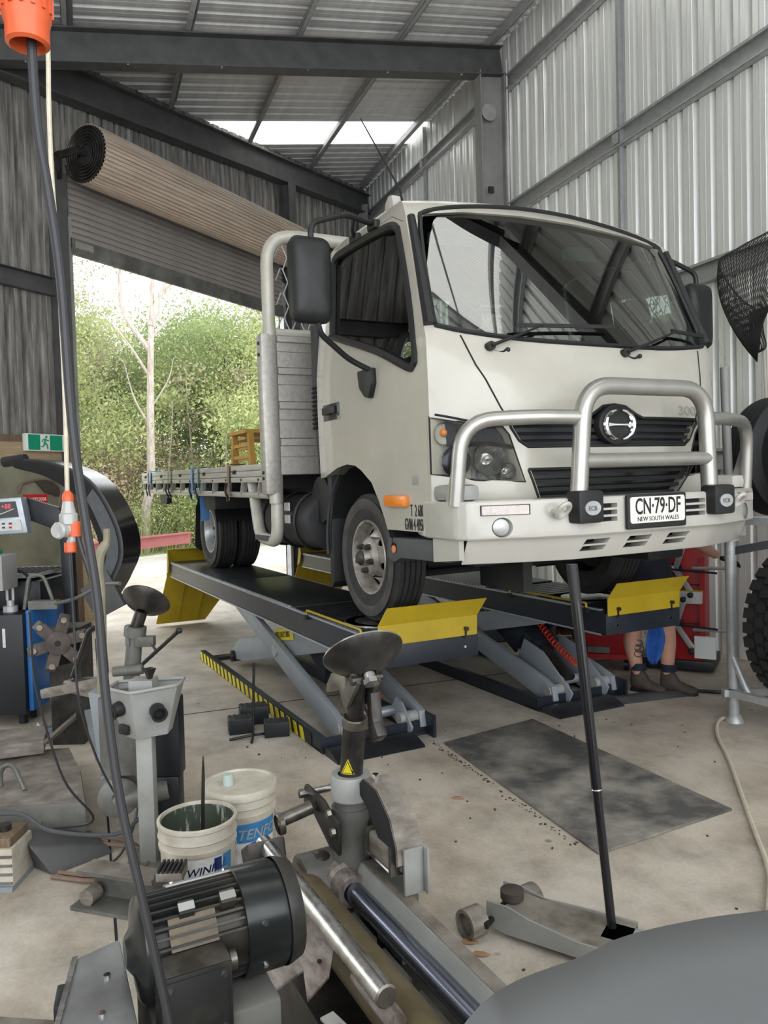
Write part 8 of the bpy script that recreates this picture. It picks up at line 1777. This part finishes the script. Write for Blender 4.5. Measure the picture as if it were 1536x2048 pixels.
for z in (0.12, 0.3, 0.48, 0.66):
    b = MB(); b.box((0, z*0.16, z), (0.13, 0.05, 0.02)); b.build('rung', 'galv', t)
# things seen past the rear wheels: bench, white panels, red and white drum
t = thing('work_bench', 'bench with pale drawers behind the truck near the door', 'bench', (0.3, 11.2, 0), R(30))
b = MB(); b.box((0, 0, 0.80), (1.6, 0.6, 0.05)); b.build('bench_top', 'timber', t)
b = MB(); b.box((0, 0, 0.60), (1.5, 0.55, 0.34)); dw = b.build('drawer_unit', 'lift_edge', t)
for x in (-0.5, 0, 0.5):
    b = MB(); b.box((x, -0.28, 0.60), (0.46, 0.02, 0.26)); d_ = b.build('drawer', 'machine_light', t, bev=0.005); b = MB(); b.box((x, -0.30, 0.62), (0.12, 0.02, 0.03)); b.build('drawer_handle', 'machine_black', d_)
for x, y in ((-0.7, -0.25), (0.7, -0.25), (-0.7, 0.25), (0.7, 0.25)):
    b = MB(); b.box((x, y, 0.39), (0.06, 0.06, 0.78)); b.build('bench_leg', 'blue', t)
t = thing('waste_drum', 'red and white drum standing outside behind the rear wheels', 'drum', (-1.85, 16.6, -0.015), 0)
b = MB(); b.cyl((0, 0, 0), (0, 0, 0.48), 0.30, n=28); b.build('drum_lower', 'exit_white', t); b = MB(); b.cyl((0, 0, 0.48), (0, 0, 0.9), 0.30, n=28); b.build('drum_upper', mat('faded_red_drum', (0.55, 0.12, 0.08), 0.6, var=0.3), t)
b = MB(); b.lathe([(0.30, 0.3), (0.312, 0.315), (0.30, 0.33)], (0, 0, 0), (0, 0, 1), n=28); b.build('drum_hoop', 'exit_white', t)
# small litter on the concrete
lit = [(-0.17, 3.55), (0.30, 3.85), (0.25, 2.55), (0.22, 2.62), (-0.6, 4.0), (0.95, 4.2), (1.2, 2.9), (0.7, 4.4), (-0.25, 4.05), (0.1, 4.15)]
for i, (x, y) in enumerate(lit):
    if i < 4:
        b = MB(); b.prism([(0, 0), (0.02, 0.012), (0.05, 0.006), (0.07, -0.004), (0.045, -0.014), (0.02, -0.01)], lambda a, c: (x+a, y+c, 0.002+0.25*abs(c)), lambda a, c: (x+a, y+c, 0.0032+0.25*abs(c)+0.006*sin(a*40))); o = b.build('dry_leaf', 'leaf_litter'); o.rotation_euler = (0, 0, 0)
        tag(o, ('curled dry leaf lying right of the bead disc post', 'small dry leaf beside the rubber mat edge', 'brown dry leaf next to the jack wheel', 'dry leaf touching the jack wheel')[i], 'leaf', 'dry leaves on the floor')
b = MB(); rng = np.random.default_rng(9)
for k in range(90):
    x, y = rng.uniform(-0.9, 1.9), rng.uniform(2.3, 5.2); s = rng.uniform(0.003, 0.009); b.box((x, y, s*0.4), (s*1.6, s, s*0.8), rng.uniform(0, 3))
for k in range(110):
    f = rng.uniform(0, 1); p = tk(0.1+1.55*f, -0.60-0.16*f+rng.normal(0, 0.012)); s = rng.uniform(0.002, 0.007); b.box((p.x, p.y, s*0.4), (s*1.8, s, s*0.7), rng.uniform(0, 3))
o = b.build('floor_grit', 'boot', kind='stuff'); tag(o, 'scattered dark grit and crumbs on the concrete', 'grit', kind='stuff')
